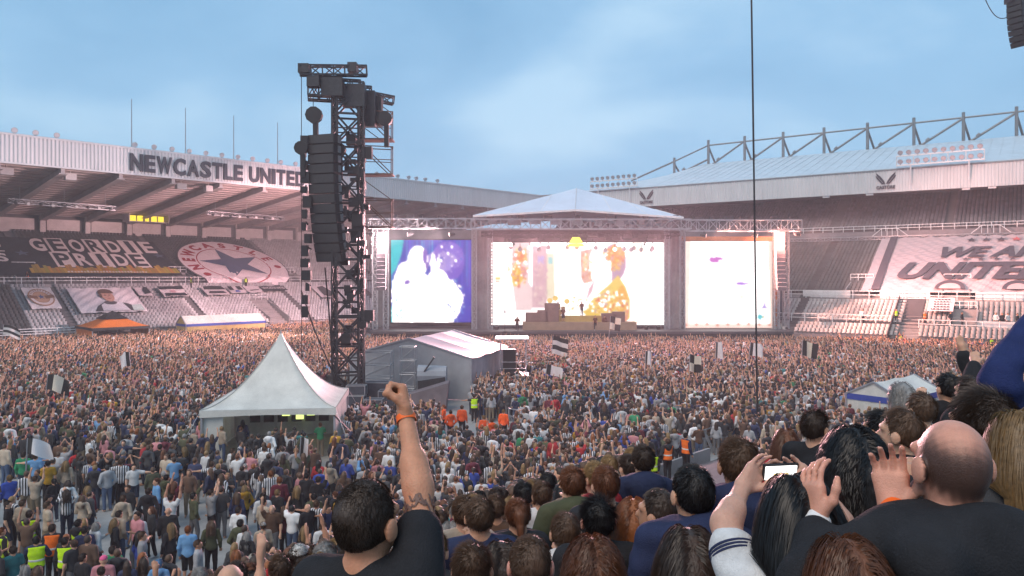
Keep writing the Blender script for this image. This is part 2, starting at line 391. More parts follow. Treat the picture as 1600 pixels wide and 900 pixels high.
b = MB(); b.slab([SL(-1, 36.3, 0), SL(118, 36.3, 0), SL(118, 36.3, 24.2), SL(-1, 36.3, 24.2)], nL*.3); b.build('rear_wall', M_dconc, LS)
# raised letters
word = 'NEWCASTLE UNITED'; s = 78.2; adv = {'W': 2.1, 'I': .75, 'N': 1.75, ' ': .75, 'E': 1.5, 'L': 1.45, 'U': 1.72, 'C': 1.78, 'A': 1.78, 'S': 1.66, 'T': 1.58, 'D': 1.75}
for ch in word:
    if ch != ' ':
        b = MB(); put_text(b, ch, SL(s, -.16, 22.35), -uL, UZ, -nL, 2.15, adv[ch]-.2, (1, 1, 1), .035, .25); b.build('letter', mat('black_letter', (.03, .032, .045), .45, 0, .2, 3), rt)
    s -= adv[ch]
for px in (22, 55, 88, 210, 240, 268, 295, 321, 346, 371, 394, 417, 438, 461, 588, 598, 609, 621, 638, 650, 664, 683): floodlight(SL, uL, nL, along(px, .6, uL, nL), .6, 25.2, rt)
for s in (77.3, 70.4, 63.6, 56.8):
    b = MB(); b.tube(SL(s, 2, 25.2), SL(s, 2, 31.8), .085, 8, .05); b.tube(SL(s, 2, 25.2), SL(s, 2, 25.6), .16, 8); b.build('flagpole', M_steel, rt)
for s0, s1 in ((88.3, 75.4), (62.2, 49.2)):
    b = MB(); b.truss(SL(s0, 14, 18.7), SL(s1, 14, 18.5), .5, .55, 1.0, .035); o = b.build('light_gantry', M_steel, rt)
    for k in range(9):
        t = .06+.11*k; c = SL(s0+(s1-s0)*t, 13.8, 18.5); q = MB(); q.tube(c, c-nL*.3-UZ*.12, .16, 8, .2); q.build('gantry_lamp', M_white if k % 2 else M_dsteel, o)
    b = MB()
    for t in (.1, .5, .9): c = SL(s0+(s1-s0)*t, 14, 18.8); b.beam(c, c+UZ*1.9, .06)
    b.build('hanger', M_steel, o)
for px, py_s in ((10, 1.3), (110, 1.2), (283, 1.25), (326, .95)):
    s = along(px, 1.5, uL, nL); b = MB(); b.box(SL(s, 1.6, 21.0), (py_s, .9, .8), (uL, nL, UZ)); b.beam(SL(s, 1.6, 21.3), SL(s, 1.6, 21.9), .12); b.build('roof_speaker', M_pink if px != 10 else M_girder, rt)
b = MB(); b.box(SL(65.8, 29, 17.75), (6.3, 3, .12), (uL, nL, UZ)); b.box(SL(68.9, 29, 18.4), (.12, 3, 1.3), (uL, nL, UZ)); b.box(SL(62.7, 29, 18.4), (.12, 3, 1.3), (uL, nL, UZ)); o = b.build('control_room', M_girder, rt)
b = MB()
for k in range(5): b.box(SL(63.6+k*1.1, 28.6, 18.35), (.9, .08, .9), (uL, nL, UZ)) if k != 2 else b.box(SL(63.6+k*1.1, 28.6, 18.2), (.6, .08, .6), (uL, nL, UZ))
b.build('lit_windows', emis_mat('yellow_room_light', (.9, .62, .04), .9), o)

# --- banners on the left stand (flat cloth laid on the seats, letters cut as their own pieces)
def cloth(name, label, cat='banner', at=None):
    return None
def slope(S, D0, z0, k, u):
    """frame of a seat slope: origin at (0, D0), axes along the picture's left-to-right, and up the slope"""
    n = nL if S is SL else nR
    ey = nrm(n+UZ*k); ex = -u if S is SL else u; en = nrm(np.cross(ex, ey)); en = en if en[2] > 0 else -en
    return ex, ey, en
exL, eyL, enL = slope(SL, 18, 7.8, .454, uL); kL = math.hypot(1, .454)
def PL(s, D, h=0.95):
    D -= 2.05
    if D < 18.1: return SL(s, 17.42-(h-1)*.5, 8.85-(18.1-D)*1.0)           # hangs over the tier rail
    return SL(s, D, 7.8+.454*(D-18)+h)     # h: above the treads, resting on the seat backs
def PLo(s, D, h=0.95): D = max(D-1.9, 5.1); return SL(s, D, 1.5+.468*(D-5)+h)
DARK = (.018, .019, .026); PALE = (.78, .70, .68); GOLD = (.42, .26, .03)
def patch(b, P, s0, s1, D0, D1, h, c, n=1, wob=0.0):
    for i in range(n):
        a = s0+(s1-s0)*i/n; d = s0+(s1-s0)*(i+1)/n
        w0 = wob*math.sin(i*1.3); w1 = wob*math.sin((i+1)*1.3)
        b.quad(P(a, D0+w0, h), P(d, D0+w1, h), P(d, D1, h), P(a, D1, h), col=c)
def sheet(b, P, s0, s1, D0, D1, h, c, ns=24, nd=10, amp=.10, seed=0):
    """cloth with shallow folds, lying over the seat backs"""
    vs = []; fs = []
    for i in range(ns+1):
        for j in range(nd+1):
            s = s0+(s1-s0)*i/ns; D = D0+(D1-D0)*j/nd
            vs.append(P(s, D, h-amp*(.5+.5*math.sin(3.1*s+1.7*D+seed)*math.sin(2.2*D+.7*s))))
    for i in range(ns):
        for j in range(nd): q = i*(nd+1)+j; fs.append((q, q+nd+1, q+nd+2, q+1))
    b.add(vs, fs, c)
gb = thing('banner', tuple(PL(75, 22)), 'black banner reading GEORDIE PRIDE in chequered letters over gold skyline', 'banner')
b = MB(); sheet(b, PL, 88.5, 64.0, 20.6, 33.2, 1.0, DARK, 60, 24, .12); b.build('cloth', M_cloth, gb)
b = MB()
def star(b, P, s, D, r, h, c, rot=0.0, sq=1.0, inner=.4):
    pts = []
    for k in range(10):
        a = rot+math.pi/2+k*math.pi/5; rr = r*(1 if k % 2 == 0 else inner); pts.append(P(s-math.cos(a)*rr, D+math.sin(a)*rr*sq, h))
    cc = np.mean(pts, axis=0); b.add([cc]+pts, [(0, k+1, (k+1) % 10+1) for k in range(10)], c)
cellw = 2.62; s = 82.9
for i, ch in enumerate('GEORDIE'):
    lit = i % 2 == 1
    if lit: patch(b, PL, s, s-cellw+.15, 28.0, 33.0, 1.06, PALE)
    put_text(b, ch, PL(s-(.35 if ch!='I' else .85), 28.35, 1.12), -uL, eyL, enL, 4.75, cellw-.75 if ch!='I' else .8, DARK if lit else PALE, .03); s -= cellw
s = 81.3-.55
for i, ch in enumerate('PRIDE'):
    lit = i % 2 == 0
    if not lit: patch(b, PL, s, s-cellw, 23.2, 28.0, 1.075, DARK)
    else: patch(b, PL, s, s-cellw+.1, 22.9, 28.0, 1.08, PALE)
    put_text(b, ch, PL(s-(.35 if ch!='I' else .85), 23.5, 1.13), -uL, eyL, enL, 4.5, cellw-.75 if ch!='I' else .8, DARK if lit else PALE, .03); s -= cellw
for i in range(44):                       # the gold skyline along the foot
    s = 84.5-i*.46; h = .8+1.5*abs(math.sin(i*2.1))*(.6+.4*math.sin(i*.7)); patch(b, PL, s, s-.44, 20.9, 21.7+h*.9, 1.15+.004*(i % 3), (GOLD[0]*R.uniform(.7, 1.2), GOLD[1]*R.uniform(.7, 1.2), GOLD[2]))
for i in range(26): patch(b, PL, 80-i*.42, 80-i*.42-.28, 21.0, 21.0+R.uniform(.25, .6), 1.18, (.6, .55, .5))
star(b, PL, 84.2, 27.4, 1.0, 1.09, (.09, .11, .16)); star(b, PL, 65.2, 27.3, 1.0, 1.09, (.09, .11, .16))
b.build('lettering', M_cloth, gb)
nb = thing('banner', tuple(PL(87.5, 24)), 'black banner with cut off white letters and arcs at stand edge', 'banner')
b = MB(); sheet(b, PL, 97, 86.2, 23.4, 32.0, 1.22, DARK, 24, 16, .1); b.build('cloth', M_cloth, nb)
b = MB(); put_text(b, 'UD', PL(89.6, 28.4, 1.3), -uL, eyL, enL, 2.4, 3.2, PALE, .03); put_text(b, 'NS', PL(89.9, 24.2, 1.3), -uL, eyL, enL, 2.8, 3.5, PALE, .03)
patch(b, PL, 92, 86.3, 27.3, 27.6, 1.3, PALE); b.build('lettering', M_cloth, nb)
# round star banner
rb = thing('banner', tuple(PL(54, 20)), 'round white banner with blue star and red NEWCASTLE UNITED lettering', 'banner')
cs, cD, rs, rD = 53.6, 24.8, 9.0, 9.0
b = MB(); vs = []; NP = 64
rings = [0, .3, .55, .75, .9, 1.0]
def disc(b, r0, r1, h, c, n=64, amp=0.08):
    vs = []; fs = []; K = 5
    for i in range(n):
        a = 2*math.pi*i/n
        for k in range(K+1):
            r = r0+(r1-r0)*k/K; s_ = cs-math.cos(a)*rs*r; D_ = max(18.2, cD+math.sin(a)*rD*r)
            vs.append(PL(s_, D_, h-amp*(.5+.5*math.sin(3*s_+2*D_)*math.sin(2.4*D_))))
    for i in range(n):
        for k in range(K): q = i*(K+1)+k; p = ((i+1) % n)*(K+1)+k; fs.append((q, q+1, p+1, p))
    b.add(vs, fs, c)
disc(b, 0.0, 1.0, 1.0, (.80, .70, .72)); b.build('cloth', M_cloth, rb)
b = MB(); RED = (.36, .01, .03)
disc(b, .655, .675, 1.03, RED, amp=.06); disc(b, .985, 1.005, 1.05, (.1, .08, .09), amp=.06)
for i, ch in enumerate('NEWCASTLE'):
    a = rad(192-i*22.0); v, f = text_geo(ch, .05)
    hh = 1.9; x = (v[:, 0]-v[:, 0].max()/2)*hh*.95; y = v[:, 1]*hh
    ct, st = math.cos(a), math.sin(a); r0 = .72
    sx = cs-(ct*r0*rs+ct*y+st*x); sy = cD+(st*r0*rD+st*y*.95-ct*x*.95)
    b.add([PL(p, max(q, 18.15), 1.06) for p, q in zip(sx, sy)], f, RED)
for i, ch in enumerate('UNITED'):
    a = rad(-30-i*24.0)
    v, f = text_geo(ch, .05); hh = 1.9; x = (v[:, 0]-v[:, 0].max()/2)*hh*.95; y = v[:, 1]*hh; ct, st = math.cos(a), math.sin(a); r0 = .72
    sx = cs-(ct*r0*rs+ct*y+st*x); sy = cD+(st*r0*rD+st*y*.95-ct*x*.95)
    if sy.min() < 20.2: continue
    b.add([PL(p, q, 1.06) for p, q in zip(sx, sy)], f, RED)
for a in (rad(212), rad(-8)):
    pts = [PL(cs-math.cos(a)*rs*.84+.62*math.cos(t), cD+math.sin(a)*rD*.84+.6*math.sin(t), 1.06) for t in np.linspace(0, 2*math.pi, 14)[:-1]]; b.add(pts, [tuple(range(13))], RED)
b.build('lettering', M_cloth, rb)
b = MB(); pts = []
for k in range(10):
    a = math.pi/2+k*math.pi/5+.16; rr = .64 if k % 2 == 0 else .25; pts.append(PL(cs-math.cos(a)*rs*rr, max(18.2, cD+math.sin(a)*rD*rr), 1.09))
cc = np.mean(pts, axis=0); b.add([cc]+pts, [(0, k+1, (k+1) % 10+1) for k in range(10)], (.06, .085, .17)); b.build('star', M_cloth, rb)
# portrait banner
pb = thing('banner', tuple(PLo(77, 12)), 'white banner with painted portrait of a person in a white shirt', 'banner')
def PP(x, y, h=1.0):                      # x 0..1 left to right, y 0..1 bottom to top
    return PLo(81.2-x*8.2+(1-y)*.2, 10.2+y*6.7, h)
b = MB(); sheet(b, PLo, 81.3, 73.0, 10.2, 17.0, 1.05, (.66, .60, .62), 26, 14, .16); b.build('cloth', M_cloth, pb)
def poly(b, pts, c, h): b.add([PP(x, y, h) for x, y in pts], [tuple(range(len(pts)))], c)
def ellp(cx, cy, rx, ry, a0=0, a1=360, n=18): return [(cx+rx*math.cos(rad(a0+(a1-a0)*i/n)), cy+ry*math.sin(rad(a0+(a1-a0)*i/n))) for i in range(n)]
b = MB()
poly(b, [(.22, .02), (.30, .22), (.42, .36), (.50, .38), (.64, .38), (.78, .30), (.92, .12), (.95, .02)], (.05, .05, .06), 1.1)
poly(b, [(.34, .02), (.36, .26), (.46, .38), (.52, .30), (.58, .38), (.70, .34), (.76, .02)], (.66, .62, .65), 1.12)
poly(b, ellp(.52, .34, .10, .08), (.08, .07, .08), 1.13); poly(b, ellp(.535, .60, .095, .22), (.50, .27, .20), 1.14)
poly(b, ellp(.53, .74, .12, .17, -10, 195), (.10, .05, .035), 1.16); poly(b, ellp(.43, .66, .025, .12), (.10, .05, .035), 1.16)
for ex in (.50, .565): poly(b, ellp(ex, .64, .016, .02), (.06, .03, .03), 1.17)
poly(b, ellp(.535, .50, .03, .018), (.30, .10, .09), 1.17); poly(b, [(.53, .62), (.545, .62), (.55, .56), (.525, .56)], (.40, .2, .15), 1.165)
poly(b, [(.80, .0), (.98, .0), (.98, .25), (.82, .22)], (.45, .55, .52), 1.14)
b.build('portrait', M_cloth, pb)
# round badge banner
bb = thing('banner', tuple(PLo(84.5, 12)), 'white banner with round brown badge hung below lit stair opening', 'banner')
b = MB(); sheet(b, PLo, 86.6, 83.2, 11.6, 17.2, 1.05, (.64, .58, .58), 10, 12, .12); b.build('cloth', M_cloth, bb)
b = MB()
def PB(x, y, h): return PLo(84.9-x*1.45, 14.4+y*2.3, h)
def ring(b, P, r0, r1, c, h, n=28):
    vs = [P(math.cos(2*math.pi*i/n)*r, math.sin(2*math.pi*i/n)*r, h) for i in range(n) for r in (r0, r1)]
    b.add(vs, [(2*i, 2*i+1, 2*((i+1) % n)+1, 2*((i+1) % n)) for i in range(n)], c)
ring(b, PB, .0, 1.0, (.33, .17, .10), 1.1); ring(b, PB, .66, .9, (.62, .52, .50), 1.12); ring(b, PB, .0, .62, (.45, .26, .17), 1.12)
for sx in (-1, 1): b.add([PB(sx*1.05, .25, 1.14), PB(sx*.3, .12, 1.14), PB(sx*.3, -.22, 1.14), PB(sx*1.05, -.1, 1.14)], [(0, 1, 2, 3)], (.20, .10, .06))
pts = [PB(math.cos(math.pi/2+k*math.pi/5)*(.3 if k % 2 == 0 else .12), math.sin(math.pi/2+k*math.pi/5)*(.3 if k % 2 == 0 else .12), 1.15) for k in range(10)]; b.add([PB(0, 0, 1.15)]+pts, [(0, k+1, (k+1) % 10+1) for k in range(10)], (.06, .09, .2))
for i in range(11):
    a = rad(165-i*15); b.add([PB(math.cos(a+d)*r, math.sin(a+d)*r, 1.15) for d, r in ((-.05, .7), (.05, .7), (.05, .86), (-.05, .86))], [(0, 1, 2, 3)], (.3, .15, .1))
b.build('badge', M_cloth, bb)
# small banners over the middle rail
eyLo = nrm(nL+UZ*.468)
def strip(label, px0, px1, c, txt=None, tc=(.02, .02, .02), D=16.9, z0=6.1, z1=7.7, extra=None):
    s0 = along(px0, D, uL, nL); s1 = along(px1, D, uL, nL); Da = D-(z1-z0)*1.35
    t = thing('banner', tuple(PLo((s0+s1)/2, Da)), label, 'banner')
    q = MB(); sheet(q, PLo, s0, s1, Da, D, 1.08, c, 14, 8, .12); q.build('cloth', M_cloth, t)
    q = MB(); O = lambda x, z, h=1.12: PLo(s0+(s1-s0)*x, Da+(D-Da)*z, h)
    if txt: put_text(q, txt, O(.06, .3), -uL, eyLo, UZ, (D-Da)*.45, (s0-s1)*.88, tc, .02)
    for pts, cc in extra or []: q.add([O(x, z, 1.15) for x, z in pts], [tuple(range(len(pts)))], cc)
    if q.v: q.build('lettering', M_cloth, t)
WH = (.62, .56, .57)
strip('pale banner with dark feathered crest beside the portrait banner', 201, 222, WH, None, extra=[([(.45, .1), (.95, .2), (.95, .9), (.7, .95), (.5, .6)], DARK)], z0=5.9)
strip('black topped banner with pink centre and dark foot on the tier rail', 238, 276, WH, None, extra=[([(0, .7), (1, .7), (1, 1), (0, 1)], DARK), ([(.05, .0), (.95, .0), (.9, .3), (.1, .28)], DARK), ([(.35, .35), (.6, .35), (.55, .62), (.4, .62)], (.5, .3, .33))], z0=5.6)
strip('white banner with black arched lettering band beside yellow steward', 305, 340, WH, None, extra=[([(.02, .55), (.98, .55), (.9, .95), (.5, 1), (.1, .95)], DARK), ([(.1, .1), (.9, .1), (.8, .35), (.2, .35)], DARK)], z0=5.8)
strip('white banner with two black squares and small blue patch', 344, 369, WH, None, extra=[([(.05, .35), (.3, .35), (.3, .9), (.05, .9)], DARK), ([(.55, .35), (.85, .35), (.85, .9), (.55, .9)], DARK), ([(.3, .05), (.6, .05), (.55, .3), (.35, .3)], (.05, .1, .4))])
strip('plain white banner beside the black lettered strip', 371, 394, WH, None, extra=[([(.2, .2), (.8, .3), (.8, .4), (.2, .32)], DARK)])
strip('black strip banner with white NEWCASTLE UNITED lettering', 395, 434, DARK, 'NEWCASTLE UNITED', WH, z0=6.5)
strip('round edged white banner with black pattern behind tower foot', 474, 500, WH, None, extra=[([(.2, .1), (.5, 0), (.9, .4), (.7, .9), (.3, .8)], DARK)], z0=4.6)

# --- right stand
RS = thing('grandstand', tuple(SR(62, -28, 0)), 'tall two deck grandstand under pale blue roof with tubular truss', 'grandstand')
RT = 0.757; RK = .46*RT
gapR = [(55.4, 56.6, -40, 10), (68.6, 70.6, -29, -19), (84, 85.2, -40, 10), (73.6, 76.4, -26.2, -21.6), (-5, 58.6, -26, -24.6), (58, 120, -26.1, -25.2), (64.2, 66.6, -17, -14), (40, 120, -19.6, -17.9)]
steps(SR, 38, 100, -28, 1.5, 37, RT, RK, M_conc, RS)
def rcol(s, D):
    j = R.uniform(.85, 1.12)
    b = .36 if (D < -18 and s < 68) else (.27 if D < -18 else (.10 if s < 61 else .12))  # lit lower seats: stage light put into their paler colour, over the seat pattern
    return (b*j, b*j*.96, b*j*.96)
seats(SR, uR, nR, 46, 98, -27.8, 1.55, 36, RT, RK, gapR, rcol, RS, name='lower_deck_seats')
for g0, g1 in ((55.1, 56.5), (83.7, 85.1)): stairs(SR, g0, g1, -27.9, 1.5, 36, RT, RK, RS)
b = MB(); b.slab([SR(38, -28.1, 0), SR(67.6, -28.1, 0), SR(67.6, -28.1, 1.6), SR(38, -28.1, 1.6)], nR*-.12); b.slab([SR(70.4, -28.1, 0), SR(100, -28.1, 0), SR(100, -28.1, 1.6), SR(70.4, -28.1, 1.6)], nR*-.12); b.build('front_wall', mat('barrier_wall', (.16, .15, .16), .8), RS)
b = MB()                                   # the dark entry ramp cutting the lower deck
b.slab([SR(67.6, -29, .1), SR(70.6, -29, .1), SR(70.6, -19, 5.75), SR(67.6, -19, 5.75)], UZ*.25)
b.slab([SR(67.6, -29, .1), SR(67.6, -19, 5.4), SR(67.6, -19, 6.4), SR(67.6, -29, 2.1)], uR*.1); b.build('entry_ramp', mat('ramp_tarmac', (.05, .05, .055), .9), RS)
rail(SR, 54, 67.5, -24.9, 3.0, 1.0, 1.6, 2, .045).build('railing', M_white, RS)
rail(SR, 70.6, 98, -25.6, 2.7, 1.0, 1.6, 2, .045).build('railing', M_white, RS)
rail(SR, 50, 98, -18.6, 5.9, 1.0, 2.0, 2, .04).build('railing', M_white, RS)
for s0, s1 in ((55.5, 61.6), (65.2, 71), (76, 83), (90, 98)):
    b = MB(); b.slab([SR(s0, -18.2, 5.95), SR(s1, -18.2, 5.95), SR(s1, -18.2, 6.95), SR(s0, -18.2, 6.95)], nR*.08); b.build('white_panel', M_white, RS)
b = MB(); b.slab([SR(76.4, -25.3, 2.8), SR(86, -25.3, 2.8), SR(86, -25.3, 3.7), SR(76.4, -25.3, 3.7)], nR*.08); b.build('white_panel', M_white, RS)
vomitory(SR, nR, 73.6, 76.3, -25.6, -21.7, 2.6, 4.9, RS, .9, 4.9)
vomitory(SR, nR, 72.2, 75.2, -18, -14.2, 6.1, 8.2, RS, 1.2, 8.2)
vomitory(SR, nR, 60.9, 63.8, -18, -14.2, 6.1, 8.2, RS, .9, 8.2)
# upper deck
b = MB(); b.slab([SR(0, -.3, 14.4), SR(100, -.3, 14.4), SR(100, -.3, 15.75), SR(0, -.3, 15.75)], nR*.25); b.build('deck_wall', mat('deck_wall_paint', (.20, .18, .19), .7), RS)
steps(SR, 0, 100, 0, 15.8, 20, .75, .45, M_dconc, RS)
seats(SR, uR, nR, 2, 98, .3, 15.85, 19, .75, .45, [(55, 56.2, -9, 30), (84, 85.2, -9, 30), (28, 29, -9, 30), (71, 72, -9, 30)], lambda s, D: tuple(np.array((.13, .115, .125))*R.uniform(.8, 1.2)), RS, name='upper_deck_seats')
rail(SR, 30, 98, -.35, 15.75, .85, 1.5, 2, .035).build('railing', M_white, RS)
b = MB(); b.truss(SR(40, -.7, 14.7), SR(98, -.7, 14.7), .35, .5, 1.2, .03); b.build('cable_tray', M_steel, RS)
for px in (1390, 1548, 1570):
    s = along(px, -1, uR, nR); b = MB()
    b.beam(SR(s-2.4, -1, 15.0), SR(s-1.1, -1, 16.1), .07); b.beam(SR(s+2.4, -1, 15.0), SR(s+1.1, -1, 16.1), .07); b.beam(SR(s-1.1, -1, 16.1), SR(s+1.1, -1, 16.1), .07)
    for q in (-1.1, -.35, .35, 1.1): b.beam(SR(s+q, -1, 15.0), SR(s+q, -1, 16.1), .06)
    if px != 1570: b.build('access_gate', M_white, RS)
# roof of the right stand
def zr(s, D):  # roof surface height, falling away towards the corner
    return 25.15+(7.1*min(1, max(0, (s-1)/24))**.7)*D/25
b = MB(); ss = [3, 7, 12, 18, 25, 40, 60, 80, 100]
for a, c in zip(ss[:-1], ss[1:]): b.slab([SR(a, .2, zr(a, 0)), SR(c, .2, zr(c, 0)), SR(c, 25, zr(c, 25)), SR(a, 25, zr(a, 25))], UZ*.2)
rr = b.build('roof', M_roofbl, RS)
b = MB()
for s in np.arange(4, 99, 1.6): b.beam(SR(s, .3, zr(s, 0)+.24), SR(s, 24.9, zr(s, 25)+.24), .06, .05)
b.build('roof_seams', M_roofbl, rr, kind='stuff')
b = MB(); b.slab([SR(0, .1, 21.7), SR(100, .1, 21.7), SR(100, 26, 27), SR(0, 26, 23)], UZ*.15); b.build('roof_soffit', mat('dim_soffit', (.2, .18, .19), .8), rr)
fascia(SR, uR, nR, 0, 99.5, 0, 21.7, 25.05, M_clad, rr)
b = MB(); b.slab([SR(0, -.12, 25.0), SR(99.5, -.12, 25.0), SR(99.5, .5, 25.0), SR(0, .5, 25.0)], UZ*.2); b.build('gutter', M_gsteel, rr)
for k in range(13):
    s = 56.5+k*3.2-2; b = MB(); b.box(SR(s, .4, 21.55), (1.0, .6, .25), (uR, nR, UZ))
    if k in (0, 2, 6, 7, 9): b.build('fascia_bracket', M_white, rr)
posts = [18.2]+[25.8+7.65*k for k in range(10)]
for i, s in enumerate(posts):
    zt = 37.4 if s > 20 else 34.4; zb = zr(s, 25)-.3
    b = MB(); b.tube(SR(s, 25, zb), SR(s, 25, zt), .27, 10); b.build('truss_post', M_gsteel, rr)
    b = MB(); b.tube(SR(s, 25, zt-1.3), SR(s+1.3, 27.5, zb-1), .20, 8); b.build('truss_brace', M_gsteel, rr)
    if i+1 < len(posts) and s > 17:
        s2 = posts[i+1]; b = MB(); b.tube(SR(s2, 25, zt-1.0), SR(s+1.0, 24.6, zb+.2), .20, 8); b.tube(SR(s+2.0, 24.7, zb+.95), SR(s+2.5, 24.7, zb+1.4), .32, 8); b.build('truss_diagonal', M_gsteel, rr)
b = MB(); b.tube(SR(18.2, 25, 33.6), SR(25.8, 25, 36.3), .16, 8); b.tube(SR(25.8, 25, 36.3), SR(100, 25, 36.6), .16, 8); b.build('truss_chord', M_gsteel, rr)
b = MB(); b.tube(SR(18.2, 25, 33.6), SR(8, 25, 30.2), .2, 8); b.build('truss_diagonal', M_gsteel, rr)
for s0, s1, nn in ((64.8, 76, 10), (11.9, 21.8, 9)):
    b = MB()
    for z in (25.6, 27.0): b.beam(SR(s0, -.7, z), SR(s1, -.7, z), .12, .2)
    for k in range(6): s = s0+(s1-s0)*k/5; b.beam(SR(s, -.7, 25.4), SR(s, -.7, 27.0), .1)
    for k in (1, 5): s = s0+(s1-s0)*k/6; b.beam(SR(s, -.3, 22.8), SR(s, -.7, 25.6), .14)
    o = b.build('floodlight_frame', M_white, rr)
    for z in (25.75, 27.1):
        for k in range(nn): floodlight(SR, uR, nR, s0+.5+(s1-s0-1)*k/(nn-1), -.75, z-.1, o, .36, M_steel, .5)
MB_ = MB
for px in (1384, 1010):                    # winged emblem and its lettering
    s = along(px, -.1, uR, nR); b = MB(); k = 1.0
    for sx in (-1, 1):
        def wp(x, z): return SR(s+sx*x*k, -.17, 23.0+z*k)
        for pts in ([(.05, 0), (.35, .15), (1.25, 1.35), (1.35, 1.75), (.75, 1.2), (.25, .5)], [(.10, .0), (.55, .02), (1.3, .95), (1.42, 1.3), (1.28, 1.28), (.5, .22)]): b.slab([wp(x, z) for x, z in pts], nR*.05)
    o = b.build('wing_emblem', MATS['black_letter'], rr)
    q = MB(); put_text(q, 'CASTORE', SR(s-1.3, -.17, 22.25), uR, UZ, -nR, .5, 2.6, (1, 1, 1), .03, .1); q.build('emblem_lettering', MATS['black_letter'], o)
# big banner
exR, eyR, enR = slope(SR, 0, 0, .46, uR)
def PR(s, D, h=.95): D = D-1.6; return SR(s, D, 1.5+.46*(D+28)+h)
wb = thing('banner', tuple(PR(70, -12)), 'huge pale banner reading WE ARE UNITED draped over the seats', 'banner')
b = MB(); sheet(b, PR, 62.9, 96, -16.6, .2, 1.0, (.44, .34, .35), 90, 30, .22); b.build('cloth', M_cloth, wb)
b = MB(); INK = (.075, .065, .08); PK = (.5, .36, .36)
patch(b, PR, 64.1, 65.1, -16.5, .1, 1.08, INK)
put_text(b, 'WE ARE', PR(70.3, -7.0, 1.12), uR, eyR, enR, 3.5, 13.4, INK, .045, 0, .28)
put_text(b, 'UNITED', PR(66.3, -13.2, 1.12), uR, eyR, enR, 5.0, 17.0, INK, .05, 0, .28)
for k in range(8): star(b, PR, 74.6+k*1.75, -1.6, .72, 1.12, INK if k != 3 else (.5, .12, .12))
for k in range(4): star(b, PR, 74.3+k*1.75, -7.9+.15, .5, 1.13, INK)
# plain dark arcs and crests along the foot
for s_, wd in ((71.4, 3.4), (78.6, 3.2), (83.5, 3.0)):
    pts = [PR(s_+wd*(.5-.5*math.cos(t)), -16.2+2.4*math.sin(t)*(1 if t < math.pi else 0), 1.11) for t in np.linspace(0, math.pi, 12)]; b.add(pts, [tuple(range(12))], INK)
    pts = [PR(s_+.5+(wd-1)*(.5-.5*math.cos(t)), -16.2+1.5*math.sin(t), 1.14) for t in np.linspace(0, math.pi, 12)]; b.add(pts, [tuple(range(12))], PK)
b.build('lettering', M_cloth, wb)
sg = thing('banner', tuple(PR(72.6, -20)), 'small white sheet with five lines of dark lettering above stair opening', 'banner')
b = MB(); vs = []
sheet(b, PR, 71.2, 73.9, -21.7, -18.4, 1.05, (.66, .6, .6), 8, 8, .06); b.build('cloth', M_cloth, sg)
b = MB()
for r_ in range(5):
    x = 71.5+R.uniform(0, .3); D = -19.0-r_*.6
    while x < 73.5-R.uniform(0, .3): l = R.uniform(.18, .3); patch(b, PR, x, x+l, D-.17, D+.17, 1.12, INK); x += l+.1
b.build('lettering', M_cloth, sg)
# ------------------------------------------------------------------ the stage
YS = 97.0                                   # plane of the screens
def X(px, Y=YS): return (px-800)/1155*Y
def Z(py, Y=YS): return H-(py-430)/1155*Y
ST = thing('concert_stage', (12, 95, 0), 'wide concert stage with low hipped canopy and three bright screens', 'stage')
DZ = 2.0
b = MB(); b.box(((X(577, 92)+X(1240, 92))/2, 101, DZ-.15), (X(1240, 92)-X(577, 92), 18, .3)); b.build('stage_deck', M_deck, ST)
b = MB(); b.box(((X(577, 92)+X(1240, 92))/2, 92.3, .9), (X(1240, 92)-X(577, 92)-.3, .3, 1.7)); b.build('stage_skirt', M_black, ST)
b = MB()
for k in range(34):
    x = X(585, 90)+k*1.55; b.box((x, 91.0, 1.15), (.9 if k % 3 else .5, .12, .08))
b.build('pit_rail', mat('lit_rail', (.7, .55, .5), .5), ST, kind='stuff')
b = MB(); b.box((X(905, 91), 91.6, .55), (50, .6, 1.1)); b.build('pit_barrier', M_dsteel, ST)
# back scrim and side pillars
b = MB(); b.box((X(905, 99), 99.5, 8.6), (X(1232, 99)-X(585, 99), .2, 13.0)); b.build('back_scrim', M_scrim, ST)
for a, c in ((738, 768), (1040, 1068)):
    b = MB(); n = 10
    vs = [(X(a)+(X(c)-X(a))*i/n, 96.9+.12*math.sin(i*2.2), z) for i in range(n+1) for z in (DZ, 15.2)]; b.add(vs, [(2*i, 2*i+2, 2*i+3, 2*i+1) for i in range(n)]); b.build('side_drape', mat('grey_drape', (.30, .28, .29), .9, 0, .3, .4, .3, 2), ST, True)
for px in (586, 603, 741, 766, 1042, 1066, 1213, 1228):
    b = MB(); b.truss((X(px, 96), 96, DZ), (X(px, 96), 96, 15.0), .6, .6, 1.1, .045, up=(0, 1, 0)); b.build('support_tower', M_steel, ST)
# trusses
for a, c, y, z0, z1 in ((577, 742, 93.5, 357, 342), (736, 1078, 92.6, 358, 343), (1074, 1250, 93.5, 361, 344)):
    b = MB(); b.truss((X(a, y), y, (Z(z0, y)+Z(z1, y))/2), (X(c, y), y, (Z(z0, y)+Z(z1, y))/2), 1.3, Z(z1, y)-Z(z0, y), 1.25, .06); b.build('truss', M_steel, ST)
    q = MB()
    for k in range(7): px = a+(c-a)*(k+.5)/7+R.uniform(-5, 5); q.box((X(px, y), y, Z(z1, y)+.25), (R.uniform(.4, 1.3), .7, R.uniform(.25, .6)))
    q.build('rigging_gear', M_dsteel, ST, kind='stuff')
